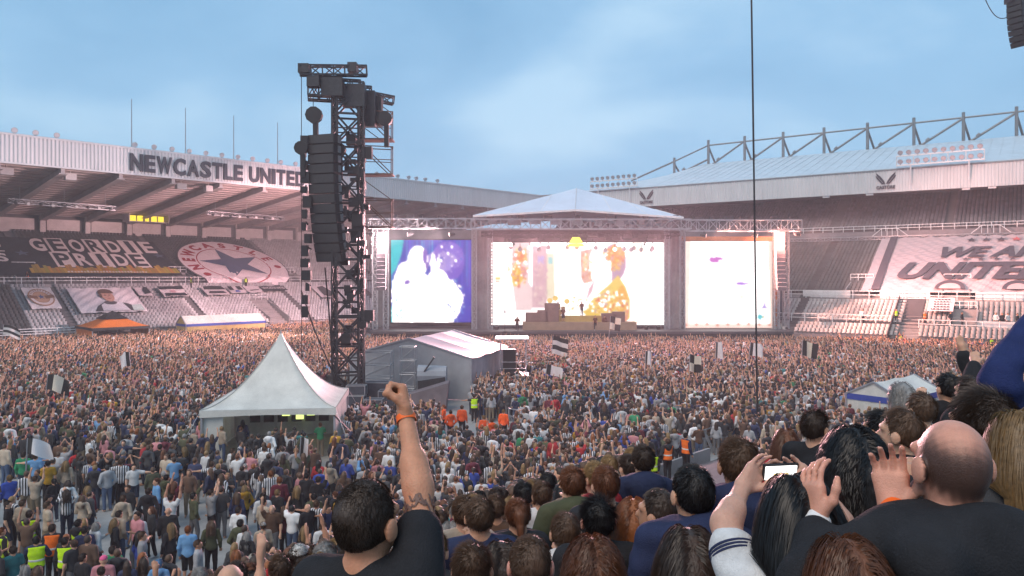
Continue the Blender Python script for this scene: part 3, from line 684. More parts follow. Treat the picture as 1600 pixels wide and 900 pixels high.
# canopy
zl = Z(337, 92.5); P0 = V3(X(739, 92), 92, zl); P1 = V3(X(899, 92), 92, Z(327, 92)); P2_ = V3(X(1068, 92), 92, Z(339, 92)); AP = V3(X(901, 101), 101, Z(294, 101)); AP2 = AP+V3(0, 4, 0); B0 = P0+V3(0, 18, 0); B1 = P1+V3(0, 18, 0); B2 = P2_+V3(0, 18, 0)
b = MB(); b.add([P0, P1, P2_, AP, AP2, B0, B1, B2], [(0, 1, 3), (1, 2, 3), (0, 3, 4, 5), (3, 2, 7, 4), (5, 4, 6), (6, 4, 7)]); b.build('canopy', mat('canopy_pvc', (.50, .60, .70), .5, 0, .12, .3, .2, 1), ST)
b = MB()
for p, q in ((P0, P1), (P1, P2_)): b.beam(p-V3(0, 0, .12), q-V3(0, 0, .12), .18, .24)
for t in (0.0, .33, .66, 1.0): q = P0+(P1-P0)*t; b.beam(q, AP+(P0-AP)*(.0 if t == 1 else (1-t)*.75)+V3(0, 0, .03), .05); q = P2_+(P1-P2_)*t; b.beam(q, AP+(P2_-AP)*(.0 if t == 1 else (1-t)*.75)+V3(0, 0, .03), .05)
b.build('canopy_edge', M_white, ST)
b = MB()
for px in (800, 850, 899, 950, 1000): b.beam((X(px, 93), 93, Z(345, 93)), (X(px, 93), 93.3, Z(331, 93)+.3*(1-abs(px-899)/160)), .12)
for k in range(9): b.box((X(770+k*33, 96), 96, 15.9+R.uniform(-.2, .3)), (R.uniform(.8, 1.8), 1, .7))
b.build('roof_gear', M_steel, ST, kind='stuff')
b = MB()
for y in (94.5, 97, 99.5):
    b.truss((X(752, y), y, 14.3), (X(1062, y), y, 14.3), .5, .5, 1.2, .035)
for k in range(22): x = X(765+k*13.3, 95); b.box((x, 95+R.uniform(-1, 1), 13.9+R.uniform(-.3, .2)), (R.uniform(.5, 1.3), .5, R.uniform(.2, .5)))
b.build('lighting_grid', M_dsteel, ST, kind='stuff')
# line arrays of the main system
for px in (597, 1218):
    q = thing('line_array', (X(px, 94), 94, 6), 'curved pale line array hanging beside the '+('blue edged' if px < 800 else 'plain white')+' side screen', 'loudspeaker')
    for k in range(14):
        z = 14.2-k*.52; b = MB(); b.box((X(px, 94), 94-.02*k*k/6, z), (1.1, .8, .48), ((1, 0, 0), nrm((0, 1, .03*k)), nrm((0, -.03*k, 1)))); b.build('speaker_cabinet', mat('grey_cabinet', (.22, .2, .22), .6), q)
    b = MB(); b.beam((X(px, 94), 94, 14.4), (X(px, 94), 94, 15.4), .1); b.build('hanging_bracket', M_dsteel, q)
# screens: a lit face with the picture as flat pieces on it
class SCR:
    def __init__(s, label, a, c, t, bt, base, strength, y=YS):
        s.y = y; s.t = thing('video_screen', (X((a+c)/2, y), y, Z(bt, y)), label, 'screen'); s.polys = []; s.box = (a, c, t, bt); s.st = strength
        q = MB(); q.box((X((a+c)/2, y), y+.2, Z((t+bt)/2, y)), (X(c, y)-X(a, y)+.3, .36, Z(t, y)-Z(bt, y)+.3)); q.build('cabinet_frame', M_dsteel, s.t)
        s.poly([(a, t), (c, t), (c, bt), (a, bt)], base)
    def poly(s, pts, c): s.polys.append((np.array(pts, float), c))
    def ell(s, cx, cy, rx, ry, c, a0=0, a1=360, n=20): s.poly([(cx+rx*math.cos(rad(a0+(a1-a0)*i/n)), cy+ry*math.sin(rad(a0+(a1-a0)*i/n))) for i in range(n)], c)
    def blob(s, cx, cy, rx, ry, c, seed, n=26, j=.3):
        r = random.Random(seed); s.poly([(cx+rx*math.cos(2*math.pi*i/n)*(1+r.uniform(-j, j)), cy+ry*math.sin(2*math.pi*i/n)*(1+r.uniform(-j, j))) for i in range(n)], c)
    def spray(s, cx, cy, rx, ry, cols, n, r0=.6, r1=2.6, seed=1):
        r = random.Random(seed)
        for k in range(n):
            a = r.uniform(0, 6.28); d = r.random()**.5; s.blob(cx+rx*d*math.cos(a), cy+ry*d*math.sin(a), r.uniform(r0, r1), r.uniform(r0, r1)*1.3, r.choice(cols), r.random(), 9, .4)
    def done(s):
        # the picture: shapes softened over the screen's own lamps, stored as colours of a fine grid of cells
        a, c, t, bt = s.box; nx = int((c-a)*1.0); ny = int((bt-t)*1.0); gx_ = np.linspace(a, c, nx+1); gy_ = np.linspace(t, bt, ny+1); GX, GY = np.meshgrid(gx_, gy_, indexing='ij'); IM = np.zeros((nx+1, ny+1, 3))
        for p, cl in s.polys:
            lo, hi = p.min(0)-1, p.max(0)+1; i0, i1 = np.searchsorted(gx_, lo[0]), np.searchsorted(gx_, hi[0]); j0, j1 = np.searchsorted(gy_, lo[1]), np.searchsorted(gy_, hi[1])
            if i1 <= i0 or j1 <= j0: continue
            x, y = GX[i0:i1, j0:j1], GY[i0:i1, j0:j1]; ins = np.zeros(x.shape, bool); q = len(p)
            for k in range(q):
                (x0, y0), (x1, y1) = p[k], p[(k+1) % q]
                if y0 == y1: continue
                ins ^= ((y0 > y) != (y1 > y)) & (x < (x1-x0)*(y-y0)/(y1-y0)+x0)
            IM[i0:i1, j0:j1][ins] = cl
        def blur(I, r):
            for ax in (0, 1):
                J_ = np.zeros_like(I)
                for d in range(-r, r+1): J_ += np.take(I, np.clip(np.arange(I.shape[ax])+d, 0, I.shape[ax]-1), axis=ax)
                I = J_/(2*r+1)
            return I
        lum = np.minimum(IM, .9); IM = .15*IM+.45*blur(IM, 1)+.25*blur(IM, 2)+.10*blur(lum, 4)+.05*blur(lum, 10)
        IM *= 1+.10*((np.arange(nx+1) % 2)[:, None, None]-.5)
        V = np.stack([X(GX, s.y), np.full(GX.shape, s.y-.02), Z(GY, s.y)], -1).reshape(-1, 3)-ORG[s.t.name]
        ii = (np.arange(nx)[:, None]*(ny+1)+np.arange(ny)[None]).ravel(); Q = np.stack([ii, ii+1, ii+ny+2, ii+ny+1], 1)
        me = bpy.data.meshes.new('lit_picture'); me.vertices.add(len(V)); me.vertices.foreach_set('co', V.astype(np.float32).ravel()); me.loops.add(Q.size); me.loops.foreach_set('vertex_index', Q.ravel().astype(np.int32)); me.polygons.add(len(Q)); me.polygons.foreach_set('loop_start', np.arange(0, Q.size, 4)); me.update(calc_edges=True)
        at = me.color_attributes.new('Col', 'FLOAT_COLOR', 'POINT'); at.data.foreach_set('color', np.concatenate([IM.reshape(-1, 3), np.ones((len(V), 1))], 1).astype(np.float32).ravel())
        me.materials.append(emis_mat('screen_light_%d' % int(s.st*10), (1, 1, 1), s.st, 'Col')); meshobj('lit_picture', me, s.t)
W1 = (3.0, 2.75, 2.75)
s = SCR('left hand video screen with bright white figures on a blue curtain', 611, 737, 375, 504, (.05, .06, .62), .46)
for k in range(32):
    x = 612+k*3.9; s.poly([(x, 375.5), (x+R.uniform(.8, 2.2), 375.5), (x+R.uniform(.8, 2), 375+R.uniform(40, 128)), (x, 375+R.uniform(40, 128))], R.choice([(.05, .25, .8), (.12, .12, .95), (.03, .06, .45), (.06, .45, .9)]))
s.poly([(611, 375), (631, 375), (627, 398), (619, 420), (611, 430)], (.0, .75, .85)); s.poly([(611, 478), (618, 486), (627, 503.5), (611, 503.5)], (.0, .7, .8))
s.ell(700, 408, 26, 32, (.20,.12,.75)); s.ell(700, 400, 24, 22, (.30,.2,.85)); s.blob(690, 408, 22, 16, (.55,.42,.95), 3)
s.ell(653, 408, 16, 24, W1); s.blob(640, 455, 27, 50, W1, 5, 40, .06); s.ell(650, 470, 34, 34, W1); s.blob(690, 470, 32, 36, W1, 6, 40, .05); s.ell(684, 438, 16, 18, W1); s.blob(680, 412, 8, 18, W1, 9); s.poly([(613, 440), (640, 410), (720, 470), (708, 504), (614, 504)], W1)
s.ell(664, 400, 4, 12, (.30, .15, .7)); s.blob(667, 415, 2.5, 6, (.35, .2, .7), 4); s.blob(636, 441, 5, 4, (.32, .16, .75), 7); s.poly([(632, 446), (633, 446), (633.5, 490), (632, 490)], (.5, .45, .9)); s.spray(703, 402, 22, 24, [(.2,.12,.75),(.5,.4,.95),W1,(.1,.2,.8)], 60, .5, 2, 2); s.spray(712, 470, 14, 34, [(.1,.25,.85),(.3,.5,1.0),W1], 50, .5, 2.2, 3); s.spray(622, 480, 12, 24, [(.0,.7,.8),(.3,.8,.9),W1,W1], 40, .5, 2, 4); s.blob(700, 412, 5, 12, (.45, .35, .95), 11); s.blob(682, 398, 3, 10, (.35, .2, .8), 12); s.done()
s = SCR('large centre video screen with yellow jacketed figure and pink panels', 770, 1037, 379, 508, W1, .46)
s.poly([(799, 379), (830, 379), (826, 440), (832, 450), (832, 486), (806, 486), (800, 440)], (1.15, .85, .85))
s.blob(817, 400, 7, 12, (1.0, .55, .10), 21); s.poly([(802, 412), (812, 408), (810, 440), (803, 444)], (1.0, .30, .12)); s.blob(808, 438, 8, 9, (1.1, .8, .10), 22, 20, .2); s.blob(818, 424, 6, 9, (.95, .42, .42), 23)
s.poly([(832, 384), (855, 384), (855, 482), (832, 482)], (.85, .55, .60)); s.poly([(855, 396), (875, 396), (870, 470), (855, 470)], (1.1, 1.0, .72))
s.poly([(841, 400), (850, 400), (851, 413), (841, 413)], (.62, .52, .95)); s.poly([(856, 402), (863, 402), (864, 413), (857, 413)], (.35, .85, .85))
s.poly([(768+6, 433), (783, 433), (783, 437), (774, 438)], (1.0, .75, .15)); s.blob(778, 440, 4, 2, (.7, .4, .2), 3); s.blob(795, 420, 2, 5, (1.0, .7, .3), 5)
for k in range(7): s.poly([(774+k*1.6, 452+k*1.1), (779+k*1.6, 454+k), (778+k*1.6, 455+k), (774+k*1.6, 453+k)], (.75, .65, .68))
s.poly([(905, 392), (926, 388), (928, 440), (912, 444), (906, 430)], (.95, .55, .45)); s.blob(915, 410, 5, 12, (1.1, .85, .55), 31)
s.ell(960, 410, 19, 30, (.62, .40, .58)); s.blob(957, 406, 16, 17, (1.0, .62, .18), 32, 30, .3); s.blob(964, 402, 8, 10, (.95, .45, .2), 33); s.ell(938, 410, 17, 28, W1); s.ell(940, 430, 16, 16, W1)
s.poly([(914, 474), (920, 450), (930, 436), (926, 455)], (.90, .55, .62)); s.poly([(918, 505), (916, 476), (934, 456), (950, 446), (966, 430), (978, 448), (985, 470), (984, 498), (974, 508), (925, 508)], (1.1, .78, .16))
for k in range(26): s.blob(925+R.random()*52, 450+R.random()*50, R.uniform(1.5, 5), R.uniform(1.5, 4), R.choice([W1, W1, (1.2, 1.05, .55), (.95, .5, .15), (.75, .55, .6), (1.0, .35, .2)]), 40+k)
s.poly([(966, 504), (972, 490), (980, 474), (984, 480), (980, 500), (974, 508)], (1.0, .35, .25)); s.poly([(912, 474), (926, 458), (940, 448), (952, 444), (930, 462), (916, 480)], W1)
s.poly([(866, 396), (906, 392), (908, 440), (914, 486), (868, 486)], W1)
s.blob(812, 400, 9, 15, (1.0, .30, .06), 71); s.blob(806, 430, 8, 14, (1.1, .62, .05), 72); s.blob(962, 398, 15, 14, (1.0, .42, .08), 73); s.blob(972, 470, 10, 22, (1.1, .55, .08), 74); s.blob(930, 488, 16, 12, (1.1, .72, .10), 75); s.poly([(990, 380), (1003, 380), (1000, 506), (988, 506)], (2.2, 1.7, 1.3))
FI = [(1.0, .35, .08), (1.1, .7, .1), (.9, .2, .1), (1.2, 1.0, .4), (.8, .5, .5)]
s.spray(812, 418, 13, 30, FI+[W1], 90, .5, 2.4, 5); s.spray(958, 404, 18, 20, FI, 90, .5, 2.0, 6); s.spray(952, 480, 30, 26, FI+[W1, W1, (1.1, .8, .2)], 190, .5, 2.4, 7); s.spray(917, 415, 8, 26, FI+[W1], 50, .5, 1.8, 8); s.spray(890, 476, 34, 12, [(1.1, .8, .2), (1.0, .5, .15), W1], 80, .5, 2, 9); s.spray(845, 440, 12, 40, [(.9, .6, .62), (.8, .5, .6), (1.0, .75, .7)], 60, .8, 3, 10)
s.done()
b = MB()
for px in (769.5, 1037.5):
    for k in range(27): b.box((X(px), YS-.14, Z(381+k*4.8)), (.3, .1, .24))
s.t  # frame lamps up both sides of the centre screen
b.build('edge_lamps', emis_mat('edge_lamp', (1, .8, .75), 1.6), s.t, kind='stuff')
s = SCR('right hand video screen almost wholly blown out to white', 1070, 1207, 377, 513, W1, .46, 96.6)
s.blob(1116, 406, 9, 4.5, (.75, .15, .75), 51); s.blob(1122, 404, 8, 3, (.75, .15, .75), 52); s.blob(1107, 416, 1.6, 1.6, (.8, .2, .3), 53); s.blob(1158, 443, 10, 2.4, (.5, .2, .95), 54); s.blob(1159, 464, 4, 1.5, (1.0, .9, .4), 55)
s.poly([(1186, 488), (1196, 470), (1197, 478), (1202, 483), (1192, 482)], (.55, .42, .95)); s.blob(1187, 495, 5, 4.5, (.05, .75, .85), 56); s.blob(1193, 495, 2, 3, (1.0, .8, .4), 57); s.poly([(1126, 428), (1128, 425), (1127, 431), (1125, 432)], (.9, .8, .9))
s.poly([(1070, 377), (1080, 377), (1076, 513), (1070, 513)], (1.5, 1.15, 1.0)); s.poly([(1207, 377), (1200, 377), (1203, 513), (1207, 513)], (1.5, 1.1, .95)); s.poly([(1070, 506), (1207, 506), (1207, 513), (1070, 513)], (1.6, 1.15, 1.0))
for k in range(9): s.blob(1072+k*16.3, 507+R.uniform(-1, 1), 2.6, 2.6, (1.0, .42, .30), 60+k, 12, .15)
s.done()
b = MB(); b.box((X(1139, 96.8), 96.75, Z(373, 96.8)), (X(1214)-X(1066), .4, .55)); b.box((X(1211, 96.8), 96.75, Z(444, 96.8)), (.45, .4, 11)); b.build('screen_surround', mat('screen_glow_surround', (.55, .22, .10), .6), s.t)  # orange light of the screen put into this border's colour
# lamps over the stage; the lit ones carry their own light
def stage_lamp(px, py, y, lit, colr, power=0, tgt=None, name='stage_lamp', mname='warm', spread=95):
    c = V3(X(px, y), y, Z(py, y)); ax = nrm((V3(*tgt) if tgt is not None else V3(c[0]*.4, 40, 0))-c)
    b = MB(); b.beam(c+V3(0, 0, .75), c, .07); b.tube(c-ax*.35, c+ax*.25, .2, 10, .27); b.tube(c-ax*.5, c-ax*.35, .12, 8)
    o = b.build(name, M_dsteel, ST)
    q = MB(); q.tube(c+ax*.25, c+ax*.27, .25, 10); q.build('lens', emis_mat('lens_'+mname, colr, lit) if lit else MATS['lamp_glass'], o)
    if power:
        ld = bpy.data.lights.new('lamp_light', 'SPOT'); ld.energy = power; ld.color = colr; ld.spot_size = rad(spread); ld.spot_blend = .8; ld.shadow_soft_size = .5
        lo = bpy.data.objects.new('lamp_light', ld); col.objects.link(lo); lo.parent = o; lo.location = c+ax*.6-ORG[o.name]; lo.rotation_euler = Vector(ax).to_track_quat('-Z', 'Y').to_euler()
PINK = (1.0, .40, .30)
for px in (640, 705): stage_lamp(px, 366, 93, 5, (1, .68, .68), LP*.75, (-62, 84, 8), mname='rose')
stage_lamp(581, 366, 92.6, 5, (1, .55, .55), LP*.9, (-50, 126, 9), mname='rose', spread=80); stage_lamp(1247, 366, 92.6, 5, (1, .5, .45), LP*.5, (62, 97, 13), mname='pink', spread=90)  # outer left lamp is added, aimed to brighten the round star banner
for px, tx in ((800, -40), (842, -20), (876, -6), (926, 6), (966, 22), (1010, 36)): stage_lamp(px, 382, 93.5, 9, (1, .50, .53), LP*.55, (tx, 35, 3), mname='peach')
for px in (1100, 1180): stage_lamp(px, 368, 93, 6, PINK, LP*.7, (64, 84, 8), mname='pink')
for k in range(17): stage_lamp(783+k*14.8, 388+R.uniform(-3, 3), 94.5, 0 if k % 3 else 3, (1, .85, .6), mname='cream')
for k in range(3): stage_lamp(986+k*16, 390, 94.2, 0, (1, 1, 1))
b = MB(); b.tube((X(900, 94), 94, Z(380, 94)), (X(900, 94), 94, Z(371, 94)), .9, 12, .45); b.tube((X(900, 94), 94, Z(385, 94)), (X(900, 94), 94, Z(381, 94)), 1.05, 12, .9); o = b.build('yellow_beacon', emis_mat('yellow_lamp', (1.0, .68, .05), 1.6), ST)
for px in (776, 990, 1010, 1029):
    b = MB(); b.tube((X(px, 95.5), 95.5, 2.0), (X(px, 95.3), 95.3, 2.5), .25, 10, .3); b.build('floor_lamp', M_dsteel, ST)
# risers, backline
b = MB(); b.box((X(905, 95), 95.3, 2.5), (14.5, 2.2, 1.0)); b.build('riser', mat('riser_warm', (.30, .20, .13), .7), ST)
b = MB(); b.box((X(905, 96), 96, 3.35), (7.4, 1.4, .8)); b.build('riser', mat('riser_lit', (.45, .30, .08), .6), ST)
for px, wd, h, z in ((832, 1.8, 1.2, 3.0), (848, 1.4, 1.5, 3.0), (862, 1.8, 2.4, 3.0), (952, 2.0, 1.1, 3.0), (966, 1.6, 1.3, 3.0)):
    b = MB(); b.box((X(px, 95.3), 95.4, z+h/2), (wd, 1.0, h)); b.box((X(px, 95.3), 94.88, z+h/2), (wd*.86, .06, h*.8)); b.build('amplifier', mat('amp_brown', (.20, .12, .10), .7), ST)
dk = thing('drum_kit', (X(873, 95.6), 95.6, 3.75), 'drum kit with brass cymbals on the stage riser', 'drum kit')
b = MB(); b.tube((X(873, 95), 95.2, 4.2), (X(873, 95), 95.7, 4.2), .45, 16); b.build('bass_drum', mat('drum_shell', (.5, .3, .12), .4), dk)
for dx, dz, r in ((-.6, .7, .22), (0, .85, .22), (.6, .6, .28)): b = MB(); b.tube((X(873, 95)+dx, 95.5, 4.0+dz), (X(873, 95)+dx, 95.6, 4.3+dz), r, 12); b.build('tom', MATS['drum_shell'], dk)
for dx, dz in ((-1.1, 1.9), (1.1, 1.8), (-.4, 2.2)): b = MB(); b.tube((X(873, 95)+dx, 95.6, 3.8+dz), (X(873, 95)+dx, 95.55, 3.83+dz), .36, 14); b.tube((X(873, 95)+dx, 95.6, 3.75), (X(873, 95)+dx, 95.6, 3.8+dz), .025, 6); b.build('cymbal', mat('brass', (.6, .42, .12), .3, .8), dk)
b = MB(); b.tube((X(789, 92), 91.8, 2.0), (X(789, 92), 91.8, 4.4), .04, 6); b.tube((X(789, 92), 91.8, 2.0), (X(789, 92), 91.8, 2.05), .25, 10); b.tube((X(789, 92), 91.8, 4.3), (X(789, 92), 91.7, 4.65), .09, 8); tag(b.build('microphone_stand', M_black, at=(X(789, 92), 91.8, 2.0)), 'tall black microphone stand at the stage edge', 'microphone stand')

# ------------------------------------------------------------------ delay tower with its hanging line array
def line_array(top, n, label, face, w=2.0, hgt=.62, dpt=.75, curve=.016, lean=.02):
    q = thing('line_array', tuple(top), label, 'loudspeaker', 'line arrays on the delay towers')
    p = np.array(top, float); f = nrm(face); sdv = nrm(np.cross(f, UZ)); th = -lean
    for k in range(n):
        d = nrm(UZ*math.cos(th)-f*math.sin(th)*-1); ff = nrm(np.cross(sdv, d)) ; ff = ff if ff@f > 0 else -ff
        c = p-d*(hgt/2); b = MB(); b.box(c, (w, dpt, hgt*.95), (sdv, ff, d)); o = b.build('speaker_cabinet', M_black, q)
        g = MB(); g.box(c+ff*(dpt/2+.02), (w*.94, .04, hgt*.84), (sdv, ff, d)); g.build('grille', mat('speaker_grille', (.035, .037, .04), .7, 0, .2, 8), o)
        for e in (-1, 1): h = MB(); h.box(c+sdv*e*(w/2+.03)-ff*.2, (.06, .3, hgt*.7), (sdv, ff, d)); h.build('rigging_plate', M_gsteel, o)
        p = p-d*hgt; th += curve*(1+k*.12)
    return q
def delay_tower(cx, cy, top, label, full=True):
    t = thing('delay_tower', (cx, cy, 0), label, 'tower', 'delay towers')
    w = 1.75; n = int(top/1.9)
    ca, sa = math.cos(.25), math.sin(.25)
    def Q(x, y, z): return V3(cx+ca*x-sa*y, cy+sa*x+ca*y, z)
    K = [(-w/2, -w/2), (w/2, -w/2), (w/2, w/2), (-w/2, w/2)]
    for x, y in K:
        b = MB(); b.truss(Q(x, y, .3), Q(x, y, top), .30, .30, .6, .042, up=(0, 1, 0)); b.build('mast_leg', M_dsteel, t)
    for k in range(n):
        b = MB(); z0 = .4+k*(top-.6)/n; z1 = .4+(k+1)*(top-.6)/n
        for i in range(4):
            a, c = K[i], K[(i+1) % 4]; b.beam(Q(*a, z0), Q(*c, z1), .12); b.beam(Q(*c, z0), Q(*a, z1), .12); b.beam(Q(*a, z0), Q(*c, z0), .13); b.beam(Q(*a, (z0+z1)/2), Q(*c, (z0+z1)/2), .08)
        b.build('bracing', M_dsteel, t)
    b = MB(); b.box(Q(0, 0, .15), (4.6, 4.6, .3)); b.build('ballast_base', M_gsteel, t)
    # head: two boom trusses, winch boxes, motors
    for (a, c, hh) in (((-3.1, -.9, top+.5), (1.2, -.9, top+.75), .6), ((-2.6, .6, top-.5), (1.6, .6, top-.5), 1.1), ((.2, 1.3, top-.2), (3.2, 1.6, top-.55), .5), ((-2.6, -.6, top-.45), (.8, -.6, top-.45), 1.15)):
        b = MB(); b.truss(Q(*a), Q(*c), .55, hh, .7, .05); b.build('boom_truss', M_dsteel, t)
    b = MB()
    for x, y, z, sx, sz in ((-2.2, -.9, top-.2, .8, .7), (-1.0, -.9, top-.5, 1.4, 1.2), (.4, -.6, top-.9, 1.5, 1.5), (.3, -.9, top+.9, .6, .6), (-2.8, -.9, top+.6, .7, .6), (1.3, 0, top-1.6, 1.1, 2.4), (1.9, .6, top-1.6, .9, 2.0)): b.box(Q(x, y, z), (sx, .7, sz))
    b.build('winch_boxes', M_dsteel, t, kind='stuff')
    for z in (top-6.0, top-9.6, top-3.6):
        b = MB(); b.box(Q(2.0, .5, z), (2.2, 1.3, .09)); 
        for x in (1.0, 3.0):
            for y in (-.1, 1.1): b.beam(Q(x, y, z), Q(x, y, z+1.9), .06)
        for y in (-.1, 1.1): b.beam(Q(1.0, y, z+1.9), Q(3.0, y, z+1.9), .06); b.beam(Q(1.0, y, z+1.0), Q(3.0, y, z+1.0), .05); b.beam(Q(1, y, z+1.9), Q(3, y, z), .06)
        b.beam(Q(3.0, -.1, z+1.9), Q(3.0, 1.1, z+1.9), .06); b.beam(Q(1, .5, z+3.3), Q(3, .5, z+1.9), .05)
        b.build('side_platform', mat('rusty_frame', (.20, .11, .08), .7, .2, .3, 3), t)
    r = MB()
    for k in range(46):
        z = 4.5+k*(top-8)/46; s_ = R.uniform(.2, .75); r.box(Q(.55+R.uniform(-.9, .8), -.6+R.uniform(-.4, 1), z), (s_, .5, R.uniform(.2, .8))); 
    r.build('mast_lamps', M_black, t, kind='stuff')
    b = MB()
    for x, y, zt, zb in ((-3.0, -.9, top+.3, 3.0), (-2.25, -1.1, top, top-5.2), (-.7, -1.1, top-.5, top-5.2)): b.tube(Q(x, y, zb), Q(x, y, zt), .025, 5)
    b.build('steel_rope', M_black, t)
    # cluster of lamps climbing the left hand cable
    r = MB()
    for k in range(15):
        z = 6.6+k*.8; r.box(Q(-2.72+R.uniform(-.15, .15), -.9, z), (R.uniform(.25, .6), .4, R.uniform(.4, .75)))
        r.beam(Q(-2.72, -.9, z+.3), Q(-2.5+R.uniform(-.5, .2), -1.0, z+.1), .08)
    r.build('cable_lamps', M_black, t, kind='stuff')
    for x, z0, wv in ((-2.2, top-2.4, .55), (-3.0, top-4.6, .45), (-.65, top-4.6, .5), (2.4, top-2.4, .5)):
        b = MB(); c = Q(x, -1.0, z0); b.tube(c+V3(0, -.2, 0), c+V3(0, .2, 0), wv, 10); b.beam(c+V3(.1, 0, -.2), c+V3(.12, 0, -1.9), .3); b.build('chain_hoist', M_black, t)
    if full:
        b = MB(); b.path([Q(-3.0, -1, 8), Q(-2.2, -1.2, 5.5), Q(-1.0, -1.4, 2.6), Q(-.4, -1.5, .4)], .05); b.path([Q(-1.5, -1.1, 9.5), Q(-1.2, -1.2, 6), Q(-.9, -1.3, 1)], .05); b.build('cable_loom', M_black, t)
    return t, Q
TW, QT = delay_tower(-11.1, 50, 21.9, 'dark steel lattice tower carrying loudspeakers beside the white marquee')
line_array(QT(-1.55, -1.1, 18.2), 13, 'tall black line array hung on the lattice tower beside the marquee', (-.35, -1, 0), 2.0, .64)
tw2, Q2 = delay_tower(44.5, 52.5, 27.5, 'second lattice tower standing beyond the picture edge behind hanging speaker', False)
line_array(Q2(-12.1, -1.2, 26.9), 8, 'black curved line array hanging alone against the sky', (-.9, -.5, 0), .95, .36, .85, .05, .03)
b = MB(); b.truss(Q2(-13.0, -1.2, 28.3), Q2(1, -1.0, 28.3), .7, .9, .9, .05); b.build('boom_truss', M_dsteel, tw2)
b = MB()
for q in (-12.5, -11.7): b.beam(Q2(q, -1.2, 28.0), Q2(q, -1.2, 26.8), .12)
b.box(Q2(-11.9, -1.2, 27.0), (1.6, .8, .3)); b.build('hanging_frame', M_dsteel, tw2)
pts = []
for k in range(15):
    t = k/14; pts.append((31.6+2.4*t, 50.5, 30.0-4.4*t+1.1*t*t-2.0*math.sin(math.pi*t)*.55))
b = MB(); b.path(pts, .03, 5); tag(b.build('slack_cable', M_black, at=pts[0]), 'thin slack cable looping to the speaker against the sky', 'cable')
# the single tall mast line
b = MB(); A = V3((1184-800)/1155*40, 40, 0); T = V3((1170-800)/1155*40, 40, 34); b.tube(A, A+(T-A)*.45, .05, 8); b.tube(A+(T-A)*.45, T, .055, 8, .045); b.tube(A, A+V3(0, 0, .25), .35, 10); tag(b.build('cable_mast', M_black, at=tuple(A)), 'thin black vertical mast rising from crowd past the right screen', 'mast')

# ------------------------------------------------------------------ tents
def pagoda(c, half, eave, apex, label, rot=0.0, cat='marquee', m=M_pvc, wall_open=(), band=None, drop=.35, curve=2.2, name='pagoda_marquee'):
    t = thing(name, tuple(c), label, cat); c = np.array(c, float); cs_, sn = math.cos(rot), math.sin(rot)
    def Q(x, y, z): return c+V3(cs_*x-sn*y, sn*x+cs_*y, z)
    b = MB(); K = 14; vs = []; fs = []; per = []
    nside = 8
    for i in range(4):
        a = [(-1, -1), (1, -1), (1, 1), (-1, 1)][i]; d = [(-1, -1), (1, -1), (1, 1), (-1, 1)][(i+1) % 4]
        for k in range(nside): per.append((a[0]+(d[0]-a[0])*k/nside, a[1]+(d[1]-a[1])*k/nside))
    n = len(per)
    for j in range(K+1):
        f = j/K; r = 1-f; z = eave+(apex-eave)*(f**curve)
        for x, y in per:
            m_ = max(abs(x), abs(y)); cn = min(abs(x), abs(y)); sag = -.10*(1-cn)*r*math.sin(math.pi*min(1, f*1.3)) 
            vs.append(Q(x*half*max(r, .015), y*half*max(r, .015), z+sag))
    for j in range(K):
        for i in range(n): fs.append((j*n+i, j*n+(i+1) % n, (j+1)*n+(i+1) % n, (j+1)*n+i))
    b.add(vs, fs); rf = b.build('roof', m, t, True)
    b = MB()
    for i in range(4):
        a = [(-1, -1), (1, -1), (1, 1), (-1, 1)][i]; d = [(-1, -1), (1, -1), (1, 1), (-1, 1)][(i+1) % 4]; q = 12
        for k in range(q):
            p0 = (a[0]+(d[0]-a[0])*k/q, a[1]+(d[1]-a[1])*k/q); p1 = (a[0]+(d[0]-a[0])*(k+1)/q, a[1]+(d[1]-a[1])*(k+1)/q); o = 1.012
            dr0 = drop*(1-.22*math.sin(math.pi*k/q)); dr1 = drop*(1-.22*math.sin(math.pi*(k+1)/q))
            b.add([Q(p0[0]*half*o, p0[1]*half*o, eave+.01), Q(p1[0]*half*o, p1[1]*half*o, eave+.01), Q(p1[0]*half*o, p1[1]*half*o, eave-dr1), Q(p0[0]*half*o, p0[1]*half*o, eave-dr0)], [(0, 1, 2, 3)])
    b.build('valance', band or m, t)
    for x, y in ((-1, -1), (1, -1), (1, 1), (-1, 1)): b = MB(); b.beam(Q(x*half*.985, y*half*.985, 0), Q(x*half*.985, y*half*.985, eave), .1); b.build('post', M_steel, t)
    for i in range(4):
        if i in wall_open: continue
        a = np.array([(-1, -1), (1, -1), (1, 1), (-1, 1)][i], float); d = np.array([(-1, -1), (1, -1), (1, 1), (-1, 1)][(i+1) % 4], float); b = MB(); q = 16; vs = []
        nn = np.array([a[1]-d[1], d[0]-a[0]])/2
        for k in range(q+1):
            p = (a+(d-a)*k/q)*half*.975+nn*.03*math.sin(k*2.3)
            vs += [Q(*p, .02), Q(*p, eave-.02)]
        b.add(vs, [(2*k, 2*k+2, 2*k+3, 2*k+1) for k in range(q)]); b.build('side_wall', m, t)
    return t, Q
MR = 7
mq, QM = pagoda((-12.1, 38.7, 0), 3.15, 2.55, 5.95, 'white peaked marquee with one open side in the middle of crowd', rad(MR), wall_open=(0,), curve=1.75)
for sx, sy in ((-1, -1), (1, -1), (1, 1), (-1, 1)):
    pts = []
    for j in range(13):
        f = j/13; pts.append(QM(sx*3.15*(1-f), sy*3.15*(1-f), 2.55+3.4*f**1.75+.02))
    b = MB(); b.path(pts, .022, 5); b.build('seam', mat('dull_pvc_seam', (.42, .42, .40), .6), mq)
    b = MB(); b.tube(QM(sx*3.15, sy*3.15, 2.5), QM(sx*4.3, sy*4.3, .02), .012, 5); b.build('guy_rope', M_steel, mq)
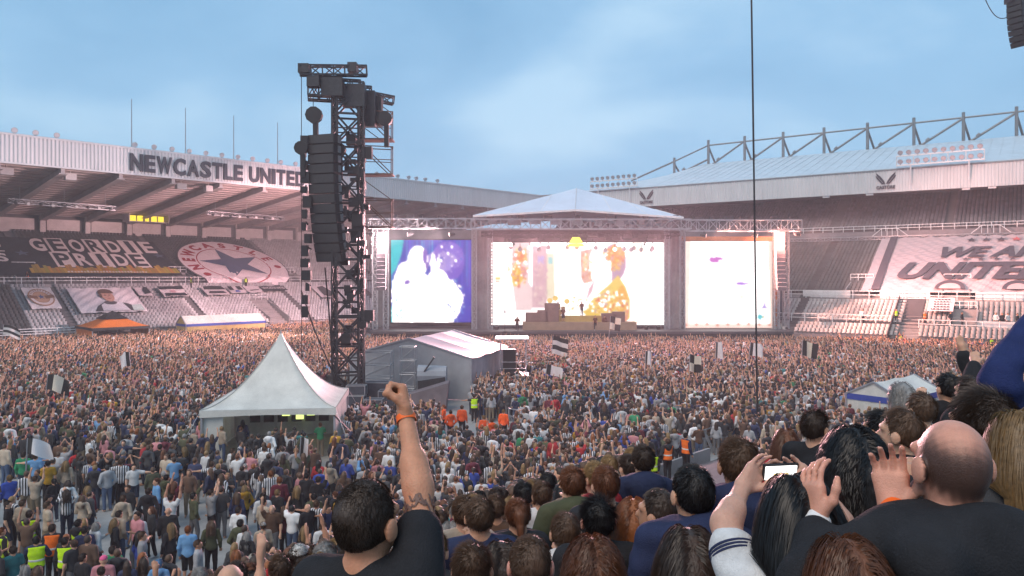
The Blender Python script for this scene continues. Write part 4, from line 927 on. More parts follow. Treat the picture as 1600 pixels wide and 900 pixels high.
b = MB(); b.tube(QM(0, 0, 5.85), QM(0, 0, 6.15), .05, 8, .02); b.build('finial', M_steel, mq)
# marquee fittings: window band of lit panels at the back, the short side wall on the left
b = MB()
for k in range(6): b.box(QM(-1.9+k*.75, 2.75, 1.55), (.55, .06, 1.5), ((math.cos(rad(MR)), math.sin(rad(MR)), 0), (-math.sin(rad(MR)), math.cos(rad(MR)), 0), (0, 0, 1)))
b.build('dark_panel', M_black, mq, kind='stuff')
for k, x in enumerate((-.2, .55, 1.15)):
    b = MB(); b.box(QM(x, 2.62, 1.7), (.42, .05, 1.1 if k != 1 else 1.5), ((math.cos(rad(MR)), math.sin(rad(MR)), 0), (-math.sin(rad(MR)), math.cos(rad(MR)), 0), (0, 0, 1))); b.build('lit_panel', emis_mat('fridge_light', (.75, .95, .25), .9), mq)
b = MB(); b.box(QM(-2.6, -2.95, 1.1), (.9, .05, 2.2), ((math.cos(rad(MR)), math.sin(rad(MR)), 0), (-math.sin(rad(MR)), math.cos(rad(MR)), 0), (0, 0, 1))); b.build('side_wall', M_pvc, mq)
b = MB(); b.beam(QM(3.0, -3.1, 2.3), QM(4.3, -3.6, 1.0), .07); b.build('guy_pole', M_dsteel, mq)

def gable(c, ax, width, length, eave, ridge, label, m, wm, bays=3, open_front=False, band=None, name='frame_tent', parts=True):
    """ridge tent: c front centre on ground, ax the direction of its ridge"""
    t = thing(name, tuple(c), label, 'tent'); c = np.array(c, float); d = nrm(ax); x = nrm(np.cross(d, UZ))
    def Q(a, l, z): return c+x*a+d*l+UZ*z
    h = width/2
    for k in range(bays):
        l0 = length*k/bays; l1 = length*(k+1)/bays-.02
        for sx in (-1, 1):
            b = MB(); n = 6; vs = []
            for i in range(n+1):
                f = i/n
                for j in range(5):
                    g_ = j/4; sag = -.16*math.sin(math.pi*g_)*(.4+.6*math.sin(math.pi*f)); vs.append(Q(sx*h*1.03*(1-f), l0+(l1-l0)*g_, eave+(ridge-eave)*f+sag))
            b.add(vs, [(i*5+j, i*5+j+1, (i+1)*5+j+1, (i+1)*5+j) for i in range(n) for j in range(4)]); b.build('roof_panel', m, t, True)
    for l in (0, length): b = MB(); b.add([Q(-h, l, eave-.05), Q(h, l, eave-.05), Q(0, l, ridge-.02)], [(0, 1, 2)]); b.build('gable_end', wm, t)
    for sx in (-1, 1):
        b = MB(); n = 18; vs = []
        for k in range(n+1): vs += [Q(sx*(h-.03+.05*math.sin(k*2.1)), length*k/n, .02), Q(sx*h, length*k/n, eave)]
        b.add(vs, [(2*k, 2*k+2, 2*k+3, 2*k+1) for k in range(n)]); b.build('side_wall', wm, t)
    if not open_front:
        b = MB(); n = 18; vs = []
        for k in range(n+1): vs += [Q(-h+width*k/n, -.02+.05*math.sin(k*1.7), .02), Q(-h+width*k/n, -.01, eave-.05)]
        b.add(vs, [(2*k, 2*k+2, 2*k+3, 2*k+1) for k in range(n)]); b.build('front_wall', wm, t)
    for l in (0, length):
        for sx in (-1, 1): b = MB(); b.beam(Q(sx*h, l, 0), Q(sx*h, l, eave), .12); b.beam(Q(sx*h, l-.03, eave), Q(0, l-.03, ridge), .1); b.build('frame_pole', M_steel, t)
    if band is not None:
        b = MB()
        for sx in (-1, 1): b.quad(Q(sx*h*1.035, -.04, eave+.02), Q(sx*h*1.035, length, eave+.02), Q(sx*h*1.035, length, eave-.32), Q(sx*h*1.035, -.04, eave-.32))
        for l in (-.05, length+.03): b.quad(Q(-h*1.03, l, eave+.02), Q(h*1.03, l, eave+.02), Q(h*1.03, l, eave-.32), Q(-h*1.03, l, eave-.32))
        b.build('valance', band, t)
    return t, Q
M_pgrey = mat('pale_grey_pvc', (.29, .31, .34), .5, 0, .15, .6, .25, 2)
fo, QF = gable((-7.55, 54.35, 0), (2.4, 8.2, 0), 9.6, 9.0, 3.05, 4.35, 'large grey ridge tent behind the raised fist at the mixing position', M_pgrey, M_gpvc, 3)
BLUE = mat('blue_valance', (.03, .06, .30), .6)
gable((20.3, 41.5, 0), (4.1, 3.3, 0), 3.1, 5.2, 2.2, 3.0, 'small white tent with blue valance at pitch edge by the seats', M_pvc, M_pvc, 2, False, BLUE)
sg0 = along(174, 2.0, uL, nL)
og, _ = pagoda(tuple(SL(sg0, 1.6, 0)), 3.3, 2.6, 4.3, 'orange gazebo with dark top below the portrait banner', math.atan2(uL[1], uL[0]), 'gazebo', mat('orange_pvc', (.50, .13, .02), .6, 0, .15, 1), (0, 2), M_black, .35, 1.3, 'gazebo')
b = MB(); c = SL(sg0, 1.6, 0); b.add([c+uL*1.5-nL*1.5+UZ*3.52, c-uL*1.5-nL*1.5+UZ*3.52, c-uL*1.5+nL*1.5+UZ*3.52, c+uL*1.5+nL*1.5+UZ*3.52, c+UZ*4.5], [(0, 1, 4), (1, 2, 4), (2, 3, 4), (3, 0, 4)]); b.build('top_cap', M_black, og)
s0, s1 = along(283, 2.0, uL, nL), along(407, 2.0, uL, nL)
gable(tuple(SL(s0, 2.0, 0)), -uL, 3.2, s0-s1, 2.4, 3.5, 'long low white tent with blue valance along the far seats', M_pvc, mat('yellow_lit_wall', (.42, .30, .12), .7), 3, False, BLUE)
# camera platform beside the mixing tent
cp = thing('camera_platform', (.2, 58, 0), 'small roofed camera platform beside the grey mixing tent', 'platform')
b = MB(); b.box((.2, 58, 1.2), (2.2, 2.6, .2)); b.build('deck', M_dsteel, cp)
b = MB(); b.box((.0, 58, 4.1), (2.6, 2.6, .1)); b.build('roof', M_white, cp)
for x in (-.9, 1.1):
    for y in (57, 59): b = MB(); b.beam((x, y, 0), (x, y, 4.05), .07); b.build('post', M_steel, cp)
b = MB()
for z in (1.8, 2.3): b.beam((-.9, 57, z), (1.1, 57, z), .05); b.beam((1.1, 57, z), (1.1, 59, z), .05)
b.build('guard_rail', M_steel, cp)
b = MB(); b.box((-.2, 57.6, 2.3), (1.0, .8, 1.9)); b.build('black_drape', M_black, cp)

# ------------------------------------------------------------------ gear in front of the mixing tent
GEAR = [(-11.6, 48.2, 1.2, .8, 1.0), (-10.2, 48.0, 1.3, .8, 1.2), (-10.1, 48.05, 1.2, .7, .6), (-8.9, 47.8, 1.1, .8, 1.0), (-12.8, 49.2, 1.5, 1.0, 1.5), (-8.2, 49.4, 1.3, 1.0, 1.3), (-9.2, 50.6, 1.6, 1.0, 1.7), (-7.1, 50.2, 1.0, .8, 1.1), (-13.6, 47.6, 1.2, .9, 1.1), (-6.4, 51.6, 1.4, .9, .8)]
for k, (x, y, a, d, h) in enumerate(GEAR):
    z0 = 1.25 if k == 2 else 0.0
    t = thing('flight_case', (x, y, z0), ['low black', 'tall black', 'small upper', 'plain black', 'broad black', 'deep black', 'tallest black', 'narrow black', 'outermost black', 'flat black'][k]+' flight case with metal edges in front of the mixing tent', 'case', 'flight cases round the tower foot')
    b = MB(); b.box((x, y, z0+h/2), (a, d, h)); b.build('body', mat('case_laminate', (.05, .055, .07), .5, 0, .3, 2), t)
    b = MB()
    for sx in (-1, 1):
        for sy in (-1, 1): b.beam((x+sx*a/2, y+sy*d/2, z0), (x+sx*a/2, y+sy*d/2, z0+h), .05)
        b.beam((x-a/2, y+sx*d/2, z0+h), (x+a/2, y+sx*d/2, z0+h), .05); b.beam((x-a/2, y+sx*d/2, z0), (x+a/2, y+sx*d/2, z0), .05); b.beam((x+sx*a/2, y-d/2, z0+h), (x+sx*a/2, y+d/2, z0+h), .05)
    b.build('metal_edging', M_steel, t)
def scaffold(x, y, w_, d_, h_, label):
    t = thing('scaffold_frame', (x, y, 0), label, 'scaffold')
    for sx in (0, 1):
        for sy in (0, 1): b = MB(); b.tube((x+sx*w_, y+sy*d_, 0), (x+sx*w_, y+sy*d_, h_), .035, 6); b.build('upright', M_steel, t)
    n = int(h_/.8)
    for k in range(1, n+1):
        z = h_*k/n; b = MB()
        for sy in (0, 1): b.tube((x, y+sy*d_, z), (x+w_, y+sy*d_, z), .03, 6); b.tube((x, y+sy*d_, z-h_/n), (x+w_, y+sy*d_, z), .025, 6)
        for sx in (0, 1): b.tube((x+sx*w_, y, z), (x+sx*w_, y+d_, z), .03, 6)
        b.build('ledger', M_steel, t)
scaffold(-10.6, 51.6, 2.1, 1.3, 3.6, 'galvanised scaffold frame standing right of the tower foot'); scaffold(-8.0, 52.4, 1.1, 1.0, 3.9, 'narrow ladder like scaffold frame against the grey tent')
t = thing('equipment_skip', (-5.7, 49.5, 0), 'sloping dark crate with cloth cover in front of grey tent', 'crate')
b = MB(); b.slab([(-7.2, 48.6, 0), (-4.4, 48.6, 0), (-4.2, 48.6, 1.9), (-7.2, 48.6, 1.0)], (0, 1.6, 0)); b.build('body', mat('tarpaulin', (.16, .13, .14), .8, 0, .3, 1, .4, 3), t)
t = thing('covered_cart', (-5.6, 52.0, 0), 'covered cart with pale tarpaulin top beside the grey tent wall', 'cart')
b = MB(); b.box((-5.6, 52, 1.5), (1.9, 1.2, .9)); b.build('body', M_dsteel, t)
b = MB(); b.tube((-6.6, 52, 2.0), (-4.6, 52, 2.0), .7, 12, .62); b.build('cover', M_pgrey, t)
b = MB(); b.beam((-6.1, 51.4, 2.3), (-5.4, 51.4, 3.3), .1); b.build('boom', M_dsteel, t)
for x in (-6.2, -5.0): b = MB(); b.tube((x, 51.3, .55), (x, 51.5, .55), .5, 14); b.build('wheel', M_black, t)

# ------------------------------------------------------------------ crowd barriers
M_bar = M_steel
def barrier(a, d, label):
    t = thing('crowd_barrier', tuple(a), label, 'barrier', 'crowd barriers along the pitch edge'); a = np.array(a, float); d = np.array(d, float); L = 2.2; x = nrm(np.cross(d, UZ))
    b = MB()
    for z in (.25, .7, 1.12): b.beam(a+UZ*z, a+d*L+UZ*z, .05)
    b.build('rail', M_bar, t)
    for k in (0, 1):
        b = MB(); p = a+d*L*k*.98+d*.02; b.beam(p, p+UZ*1.12, .06); b.beam(p+x*.5, p+UZ*.9, .05); b.beam(p-x*.4, p+x*.5, .06, .03); b.build('post', M_bar, t)
corner = V3(8, 35.8, 0)
names = ['first', 'second', 'third', 'fourth', 'fifth', 'sixth', 'seventh', 'eighth']
for k in range(5): barrier(corner+ROWD*2.3*k, ROWD, names[k]+' barrier from the corner in the line crossing the pitch')
for k in range(5): barrier(corner+V3(.3, .3, 0)+ROWE*2.3*k, ROWE, names[k]+' barrier from the corner in the line before the seats')

# ------------------------------------------------------------------ flags over the crowd
def flag(px, py, Y, wd, hg, label, style, lean=.2, dirx=1):
    wd *= .8; hg *= .8
    x = (px-800)/1155*Y; z = H-(py-430)/1155*Y
    t = thing('flag', (x-dirx*wd*.5, Y, 0), label, 'flag', 'flags waved over the crowd')
    base = V3(x-dirx*wd*.5-lean*dirx, Y, .9); top = V3(x-dirx*wd*.5, Y, z+hg*.55); b = MB(); b.tube(base, top, .025, 6); b.build('pole', M_steel, t)
    n, m_ = 14, 8; d = nrm(top-base); ph = R.random()*6
    P = lambda u, v: top-d*hg*(1-v)+V3(dirx*wd*u, .35*math.sin(u*5+ph+v)*u, -.35*u*u*wd-.12*math.sin(u*6+ph)*u)
    b = MB()
    for i in range(n):
        for j in range(m_):
            if style == 'h': c = (.02, .02, .02) if int(j/m_*4) % 2 else (.66, .62, .6)
            elif style == 'v': c = (.02, .02, .02) if int(i/n*3) % 2 == 0 else (.7, .62, .5)
            elif style == 'q': c = (.02, .02, .02) if (i*2//n+j*2//m_) % 2 else (.68, .6, .5)
            else: c = (.7, .66, .66) if i > n*.25 else (.03, .03, .03)
            b.quad(P(i/n, j/m_), P((i+1)/n, j/m_), P((i+1)/n, (j+1)/m_), P(i/n, (j+1)/m_), col=c)
    b.build('cloth', M_cloth, t)
flag(876, 540, 66, 1.7, 2.0, 'black and white banded flag flying right of the mixing tent', 'h')
flag(1086, 568, 52, .9, 1.5, 'quartered black and cream flag over the middle of crowd', 'q', .1)
flag(1265, 545, 62, 1.5, 1.6, 'three striped black and cream flag near the right seats', 'v', .1)
flag(1182, 546, 64, 1.3, 1.4, 'white flag with black hoist beside the black mast', 'w')
flag(1124, 548, 62, .7, 1.7, 'narrow cream flag hanging limp right of the centre stage', 'w', .05)
flag(962, 505, 82, 1.4, 1.8, 'quartered flag waved right in front of the centre stage', 'q', .3)
flag(90, 598, 46, 1.5, 1.2, 'drooping white and black flag low over the left crowd', 'v', .2)
flag(193, 562, 58, 1.1, 1.4, 'white flag with dark edge over the left crowd', 'w', .2, -1)
flag(18, 516, 84, 2.2, 1.4, 'white flag with black stripe below the far seats', 'h', .3)
flag(867, 578, 53, 1.4, .9, 'crumpled white and black flag near the camera platform', 'w', .2)
flag(1014, 560, 56, .6, 1.3, 'narrow white flag between striped shirts in the middle', 'w', .1)
flag(60, 698, 27.5, 1.0, .7, 'pale pink cloth held up over the nearer left crowd', 'p', .1)
flag(478, 700, 30, .5, 1.0, 'pale pink cloth held up right of the marquee', 'p', .1)
# ------------------------------------------------------------------ bodies: distance fields polygonised with surface nets
def nets(F, xs, ys, zs):
    nx, ny, nz = F.shape; S = F < 0
    c = np.zeros((nx-1, ny-1, nz-1), np.int8)
    for i in (0, 1):
        for j in (0, 1):
            for k in (0, 1): c += S[i:nx-1+i, j:ny-1+j, k:nz-1+k]
    act = (c > 0) & (c < 8); idx = -np.ones(act.shape, np.int64); I, J, K = np.nonzero(act); n = len(I); idx[I, J, K] = np.arange(n)
    acc = np.zeros((n, 3)); cnt = np.zeros(n)
    CO = [(0, 0, 0), (1, 0, 0), (0, 1, 0), (1, 1, 0), (0, 0, 1), (1, 0, 1), (0, 1, 1), (1, 1, 1)]
    for a, b in ((0, 1), (2, 3), (4, 5), (6, 7), (0, 2), (1, 3), (4, 6), (5, 7), (0, 4), (1, 5), (2, 6), (3, 7)):
        A, B = CO[a], CO[b]; fa = F[I+A[0], J+A[1], K+A[2]]; fb = F[I+B[0], J+B[1], K+B[2]]; m = (fa < 0) != (fb < 0)
        t = np.where(m, fa/np.where(np.abs(fa-fb) < 1e-12, 1, fa-fb), 0)
        pa = np.stack([xs[I+A[0]], ys[J+A[1]], zs[K+A[2]]], 1); pb = np.stack([xs[I+B[0]], ys[J+B[1]], zs[K+B[2]]], 1)
        acc += np.where(m[:, None], pa+(pb-pa)*t[:, None], 0); cnt += m
    V = acc/cnt[:, None]; Q = []
    for ax in range(3):
        sl0 = [slice(1, -1)]*3; sl1 = [slice(1, -1)]*3; sl0[ax] = slice(0, -1); sl1[ax] = slice(1, None)
        a = S[tuple(sl0)]; b = S[tuple(sl1)]; e = np.argwhere(a != b)
        if not len(e): continue
        o = np.ones(3, int); o[ax] = 0; e = e+o; u = np.zeros(3, int); v = np.zeros(3, int); u[(ax+1) % 3] = 1; v[(ax+2) % 3] = 1
        g = lambda d: idx[tuple((e-d).T)]
        q = np.stack([g(u*0), g(u), g(u+v), g(v)], 1); s0 = S[tuple((e).T)]
        q[~s0] = q[~s0][:, ::-1]; Q.append(q)
    Q = np.concatenate(Q); Q = Q[(Q >= 0).all(1)]
    return V, Q
def sd_cone(P, a, b, ra, rb):
    a = np.asarray(a, float); b = np.asarray(b, float); d = b-a; L = d@d
    t = np.clip(((P-a)@d)/max(L, 1e-9), 0, 1); return np.linalg.norm(P-a-t[..., None]*d, axis=-1)-(ra+(rb-ra)*t)
def sd_ell(P, c, r, M=None):
    p = P-np.asarray(c, float)
    if M is not None: p = p@M
    r = np.asarray(r, float); k0 = np.linalg.norm(p/r, axis=-1); k1 = np.linalg.norm(p/(r*r), axis=-1); return k0*(k0-1)/np.maximum(k1, 1e-6)
def field(prims, xs, ys, zs, k=.03, off=0.0):
    F = np.full((len(xs), len(ys), len(zs)), 1.0)
    for p in prims:
        kk = p[-1] if isinstance(p[-1], dict) else {}
        if p[0] == 'c': a, b = np.asarray(p[1], float), np.asarray(p[2], float); r = max(p[3], p[4]); lo = np.minimum(a, b)-r; hi = np.maximum(a, b)+r
        else: c = np.asarray(p[1], float); r = np.asarray(p[2], float); r = r if len(kk) == 0 else np.full(3, r.max()); lo = c-r; hi = c+r
        mg = k*1.6+off+.035; sl = tuple(slice(max(0, np.searchsorted(A, lo[i]-mg)-1), np.searchsorted(A, hi[i]+mg)+1) for i, A in enumerate((xs, ys, zs)))
        if any(s.stop-s.start <= 0 for s in sl): continue
        P = np.stack(np.meshgrid(xs[sl[0]], ys[sl[1]], zs[sl[2]], indexing='ij'), -1)
        d = sd_cone(P, p[1], p[2], p[3], p[4]) if p[0] == 'c' else sd_ell(P, p[1], p[2], kk.get('M'))
        d = d-off; kq = kk.get('k', k); f = F[sl]; h = np.clip(.5+.5*(f-d)/kq, 0, 1); F[sl] = f+(d-f)*h-kq*h*(1-h)
    return F
def axes_for(prims, vox, off=0.0, zfine=None, coarse=None):
    lo = np.full(3, 9.0); hi = np.full(3, -9.0)
    for p in prims:
        if p[0] == 'c': r = max(p[3], p[4]); q = np.array([p[1], p[2]], float); lo = np.minimum(lo, q.min(0)-r); hi = np.maximum(hi, q.max(0)+r)
        else: r = np.max(p[2]); lo = np.minimum(lo, np.asarray(p[1])-r); hi = np.maximum(hi, np.asarray(p[1])+r)
    lo = lo-off-2.5*vox; hi = hi+off+2.5*vox
    A = [np.arange(lo[i], hi[i]+vox, vox) for i in range(3)]
    if zfine is not None and lo[2] < zfine: A[2] = np.concatenate([np.arange(lo[2], zfine-coarse*.5, coarse), np.arange(zfine, hi[2]+vox, vox)])
    return A
def grid_pts(A): return np.stack(np.meshgrid(*A, indexing='ij'), -1)
def to_mesh(name, V, Q, mats, ids=None):
    me = bpy.data.meshes.new(name); me.vertices.add(len(V)); me.vertices.foreach_set('co', np.asarray(V, np.float32).ravel())
    Q = np.asarray(Q); me.loops.add(Q.size); me.loops.foreach_set('vertex_index', Q.ravel().astype(np.int32)); me.polygons.add(len(Q)); me.polygons.foreach_set('loop_start', np.arange(0, Q.size, Q.shape[1]))
    me.polygons.foreach_set('use_smooth', np.ones(len(Q), bool))
    for m in mats: me.materials.append(m)
    if ids is not None: me.polygons.foreach_set('material_index', np.asarray(ids, np.int32))
    me.update(calc_edges=True); return me

POSE = {  # elbow, wrist for left (x mirrored on the right)
 'down': ((-.245, -.03, 1.13), (-.25, .06, .88)), 'up': ((-.27, .06, 1.64), (-.24, .12, 1.90)), 'upv': ((-.38, .04, 1.58), (-.46, .12, 1.82)), 'clap': ((-.27, .10, 1.18), (-.05, .30, 1.34)),
 'claphi': ((-.26, .20, 1.42), (-.05, .30, 1.68)), 'phone': ((-.21, .20, 1.36), (-.06, .32, 1.64)), 'pocket': ((-.30, -.07, 1.13), (-.20, .06, .94)), 'fold': ((-.26, .05, 1.13), (.05, .20, 1.19)),
 'round': ((-.42, .05, 1.38), (-.64, .08, 1.37)), 'drink': ((-.24, .02, 1.12), (-.18, .27, 1.24)), 'point': ((-.26, .18, 1.55), (-.22, .34, 1.80))}
def hand_simple(w, e):
    d = nrm(np.array(w)-np.array(e)); w = np.array(w); s = nrm(np.cross(d, (0, 0, 1)) if abs(d[2]) < .9 else (1, 0, 0))
    P = [('c', w, w+d*.075, .030, .034), ('c', w+d*.03+s*.02, w+d*.085+s*.055, .014, .011)]
    for i in range(4): o = s*(.027-.018*i); P.append(('c', w+d*.08+o, w+d*(.165-.012*abs(i-1.3))+o, .0125, .0095, {'k': .008}))
    return P
def limbs(pl, pr, step=0.0):
    J = {}
    for sgn, p in ((-1, pl), (1, pr)):
        e, wr = [np.array(q)*np.array([-sgn*-1 if False else (1 if sgn < 0 else -1), 1, 1]) for q in POSE[p]] if isinstance(p, str) else [np.array(q) for q in p]
        J[sgn] = (np.array((sgn*.185, -.01, 1.415)), e, wr)
    return J
def body_prims(J, hand=True, girth=1.0, fem=False, step=0.0, head=None):
    hx = np.array((0, 0, 0)) if head is None else np.array(head)
    B = []
    B += [('e', (0, -.012, 1.632)+hx, (.078, .096, .105)), ('e', (0, .026, 1.575)+hx, (.058, .072, .078)), ('c', (0, .094, 1.625)+hx, (0, .112, 1.598)+hx, .010, .014, {'k': .015}),
          ('c', (0, -.025, 1.40), (0, -.012, 1.58)+hx*.8, .060*girth, .054, {'k': .03})]
    for s in (-1, 1): B += [('e', (s*.089, -.012, 1.612)+hx, (.013, .027, .036), {'k': .007}), ('c', (s*.055, .062, 1.653)+hx, (s*.02, .082, 1.655)+hx, .014, .014, {'k': .02})]
    wd = 1.0 if not fem else .9
    B += [('e', (0, -.005, 1.30), (.172*wd*girth, .108*girth, .19)), ('e', (0, .0, 1.08), (.148*wd*girth, .102*girth, .17)), ('e', (0, -.005, .93), (.165*girth, .112*girth, .12)), ('c', (-.14*wd, -.015, 1.42), (.14*wd, -.015, 1.42), .058, .058), ('c', (-.10, -.035, 1.445), (.0, -.03, 1.50), .05, .04), ('c', (.10, -.035, 1.445), (.0, -.03, 1.50), .05, .04)]
    for s in (-1, 1):
        sh, e, wr = J[s]; sh = sh*np.array((wd, 1, 1))
        B += [('c', sh, e, .054*girth, .041), ('c', e, wr, .040, .027), ('e', sh+(e-sh)*.55, (.053*girth,)*3, {'k': .05, 'M': np.eye(3)}), ('c', e+(wr-e)*.12, e+(wr-e)*.38, .047, .043, {'k': .03})]
        if hand: B += hand_simple(wr, e)
        st = step*s
        hip = np.array((s*.088, 0, .90)); kn = np.array((s*.10, .02+st*.6, .50)); an = np.array((s*.105, -.03+st, .09))
        B += [('c', hip, kn, .090*girth, .058), ('c', kn, an, .055, .040), ('c', an-(0, .02, .03), an+np.array((s*.01, .13, -.055)), .042, .034)]
    return B
def top_prims(J, long, girth=1.0, fem=False, bulk=0.0, hood=False, slv=.93):
    wd = 1.0 if not fem else .9
    T = [('e', (0, -.005, 1.28), (.172*wd*girth, .108*girth, .215)), ('e', (0, .0, 1.06), (.152*wd*girth, .106*girth, .19)), ('e', (0, -.005, .95), (.165*girth, .112*girth, .14)), ('c', (-.145*wd, -.015, 1.42), (.145*wd, -.015, 1.42), .060, .060), ('c', (-.10, -.03, 1.445), (-.045, -.03, 1.475), .05, .035), ('c', (.10, -.03, 1.445), (.045, -.03, 1.475), .05, .035)]
    for s in (-1, 1):
        sh, e, wr = J[s]; sh = sh*np.array((wd, 1, 1))
        if long: T += [('c', sh, e, .058*girth, .047), ('c', e, e+(wr-e)*slv, .047, .038)]
        else: T += [('c', sh, sh+(e-sh)*.62, .060*girth, .058)]
    if hood: T += [('e', (0, -.115, 1.47), (.135, .070, .085)), ('e', (0, -.125, 1.40), (.10, .05, .09)), ('c', (-.085, -.03, 1.48), (-.10, -.09, 1.47), .035, .04), ('c', (.085, -.03, 1.48), (.10, -.09, 1.47), .035, .04)]
    return T
def leg_prims(girth=1.0, step=0.0):
    L = [('e', (0, -.005, .93), (.165*girth, .112*girth, .12))]
    for s in (-1, 1):
        st = step*s; hip = np.array((s*.088, 0, .90)); kn = np.array((s*.10, .02+st*.6, .50)); an = np.array((s*.105, -.03+st, .09))
        L += [('c', hip, kn, .092*girth, .064), ('c', kn, an, .062, .052)]
    return L
def wrinkle(P, amp, seed=0, f=1.0):
    r = np.random.default_rng(seed); w_ = 0
    for _ in range(5):
        k = r.normal(size=3)*np.array((9, 9, 17))*f; w_ = w_+np.sin(P@k+r.uniform(0, 6))
    return amp*w_/2.5
def surf(prims, vox, k=.03, off=0.0, clip=None, wr=0.0, seed=0, zfine=None, coarse=None, f=1.0):
    A = axes_for(prims, vox, off+abs(wr), zfine, coarse); F = field(prims, *A, k=k, off=off)
    if clip is not None or wr:
        P = grid_pts(A)
        if wr: F = F+wrinkle(P, wr, seed, f)
        if clip is not None: F = np.maximum(F, clip(P))
    return nets(F, *A)
def hair_prims(style, head=None):
    h = np.array((0, 0, 0)) if head is None else np.array(head)
    base = [('e', (0, -.020, 1.642)+h, (.083, .098, .108))]
    if style == 'long': base += [('c', (0, -.075, 1.60)+h, (0, -.10, 1.36)+h*.6, .075, .06), ('c', (-.07, -.045, 1.60)+h, (-.075, -.085, 1.38)+h*.6, .03, .035), ('c', (.07, -.045, 1.60)+h, (.075, -.085, 1.38)+h*.6, .03, .035)]
    if style == 'bun': base += [('e', (0, -.10, 1.70)+h, (.045, .045, .045))]
    if style == 'pony': base += [('c', (0, -.11, 1.66)+h, (0, -.15, 1.46)+h*.6, .03, .02)]
    return base
def hair_clip(style, head=None):
    h = np.array((0, 0, 0)) if head is None else np.array(head)
    def f(P):
        Q = P-h; y = Q[..., 1]; z = Q[..., 2]-1.632
        face = np.minimum(y-.030, .052-z)          # in front of the ears and below the hairline
        face = np.maximum(np.minimum(y-.02-z*.35, .062-z), -1)
        if style in ('short', 'bun', 'pony'): return np.maximum(face, -.055-z*1.0-np.maximum(0, -y-.04)*.6) if style == 'short' else np.maximum(face, np.where(Q[..., 1] < -.105, -1, -.075-z))
        return face
    return f
def cap_prims(): return [('e', (0, -.012, 1.655), (.087, .104, .098)), ('e', (0, .10, 1.665), (.062, .075, .012))]

# materials for people
M_skin = mat('skin', (0, 0, 0), .55, 0, .16, 14, .12, 60, .35, src='object', sss=.12)
M_fab = mat('clothing', (0, 0, 0), .85, 0, .22, 6, .25, 40, .2, src='object')
M_hair = mat('hair', (0, 0, 0), .5, 0, .4, 22, .5, 70, .4, src='object', stretch=(1, 1, .25))
M_strip = stripe_mat('striped_shirt')
M_shoe = mat('shoe', (0, 0, 0), .6, 0, .2, 8, src='object')
M_refl = mat('reflective_band', (.65, .65, .62), .3, 0, .1, 10)
C_skin = mat('crowd_skin', (0, 0, 0), .6, 0, .15, 14, src='skin'); C_hair = mat('crowd_hair', (0, 0, 0), .6, 0, .35, 20, src='hair'); C_low = mat('crowd_trousers', (0, 0, 0), .85, 0, .2, 6, src='low'); C_top = stripe_mat('crowd_top', .085, .5, 'top')

SKINS = [(.52, .28, .18), (.46, .24, .15), (.58, .33, .22), (.42, .21, .13), (.55, .30, .20)]
HAIRS = {'black': (.012, .010, .010), 'dark brown': (.042, .025, .017), 'brown': (.095, .052, .030), 'auburn': (.13, .045, .018), 'fair': (.24, .145, .06), 'grey': (.24, .23, .22), 'ginger': (.26, .085, .025)}
TOPS = {'black': (.022, .022, .025), 'navy': (.024, .032, .075), 'charcoal': (.045, .046, .05), 'white': (.60, .60, .60), 'light grey': (.30, .30, .31), 'maroon': (.11, .018, .03), 'olive': (.07, .075, .04), 'beige': (.36, .29, .22), 'sky blue': (.13, .28, .48), 'royal blue': (.03, .06, .28), 'red': (.38, .025, .03), 'teal': (.03, .18, .19), 'pink': (.48, .20, .22), 'mustard': (.42, .23, .025), 'brown': (.10, .055, .035), 'green': (.03, .22, .10), 'bright orange': (.80, .11, .025)}
TOPW = {'black': 30, 'navy': 12, 'charcoal': 12, 'white': 13, 'light grey': 8, 'maroon': 3, 'olive': 4, 'beige': 5, 'sky blue': 2, 'royal blue': 2, 'red': 2, 'teal': 1, 'pink': 2, 'mustard': 1, 'brown': 4, 'green': 1}
LOWS = {'black': (.014, .014, .017), 'dark jeans': (.025, .035, .06), 'blue jeans': (.07, .11, .19), 'grey': (.13, .13, .135), 'khaki': (.2, .16, .11)}
def pick(d, r=R): return r.choices(list(d), list(d.values()))[0]
HAIRW = {'black': 3, 'dark brown': 7, 'brown': 6, 'auburn': 1.5, 'fair': 4, 'grey': 1.5, 'ginger': .8}

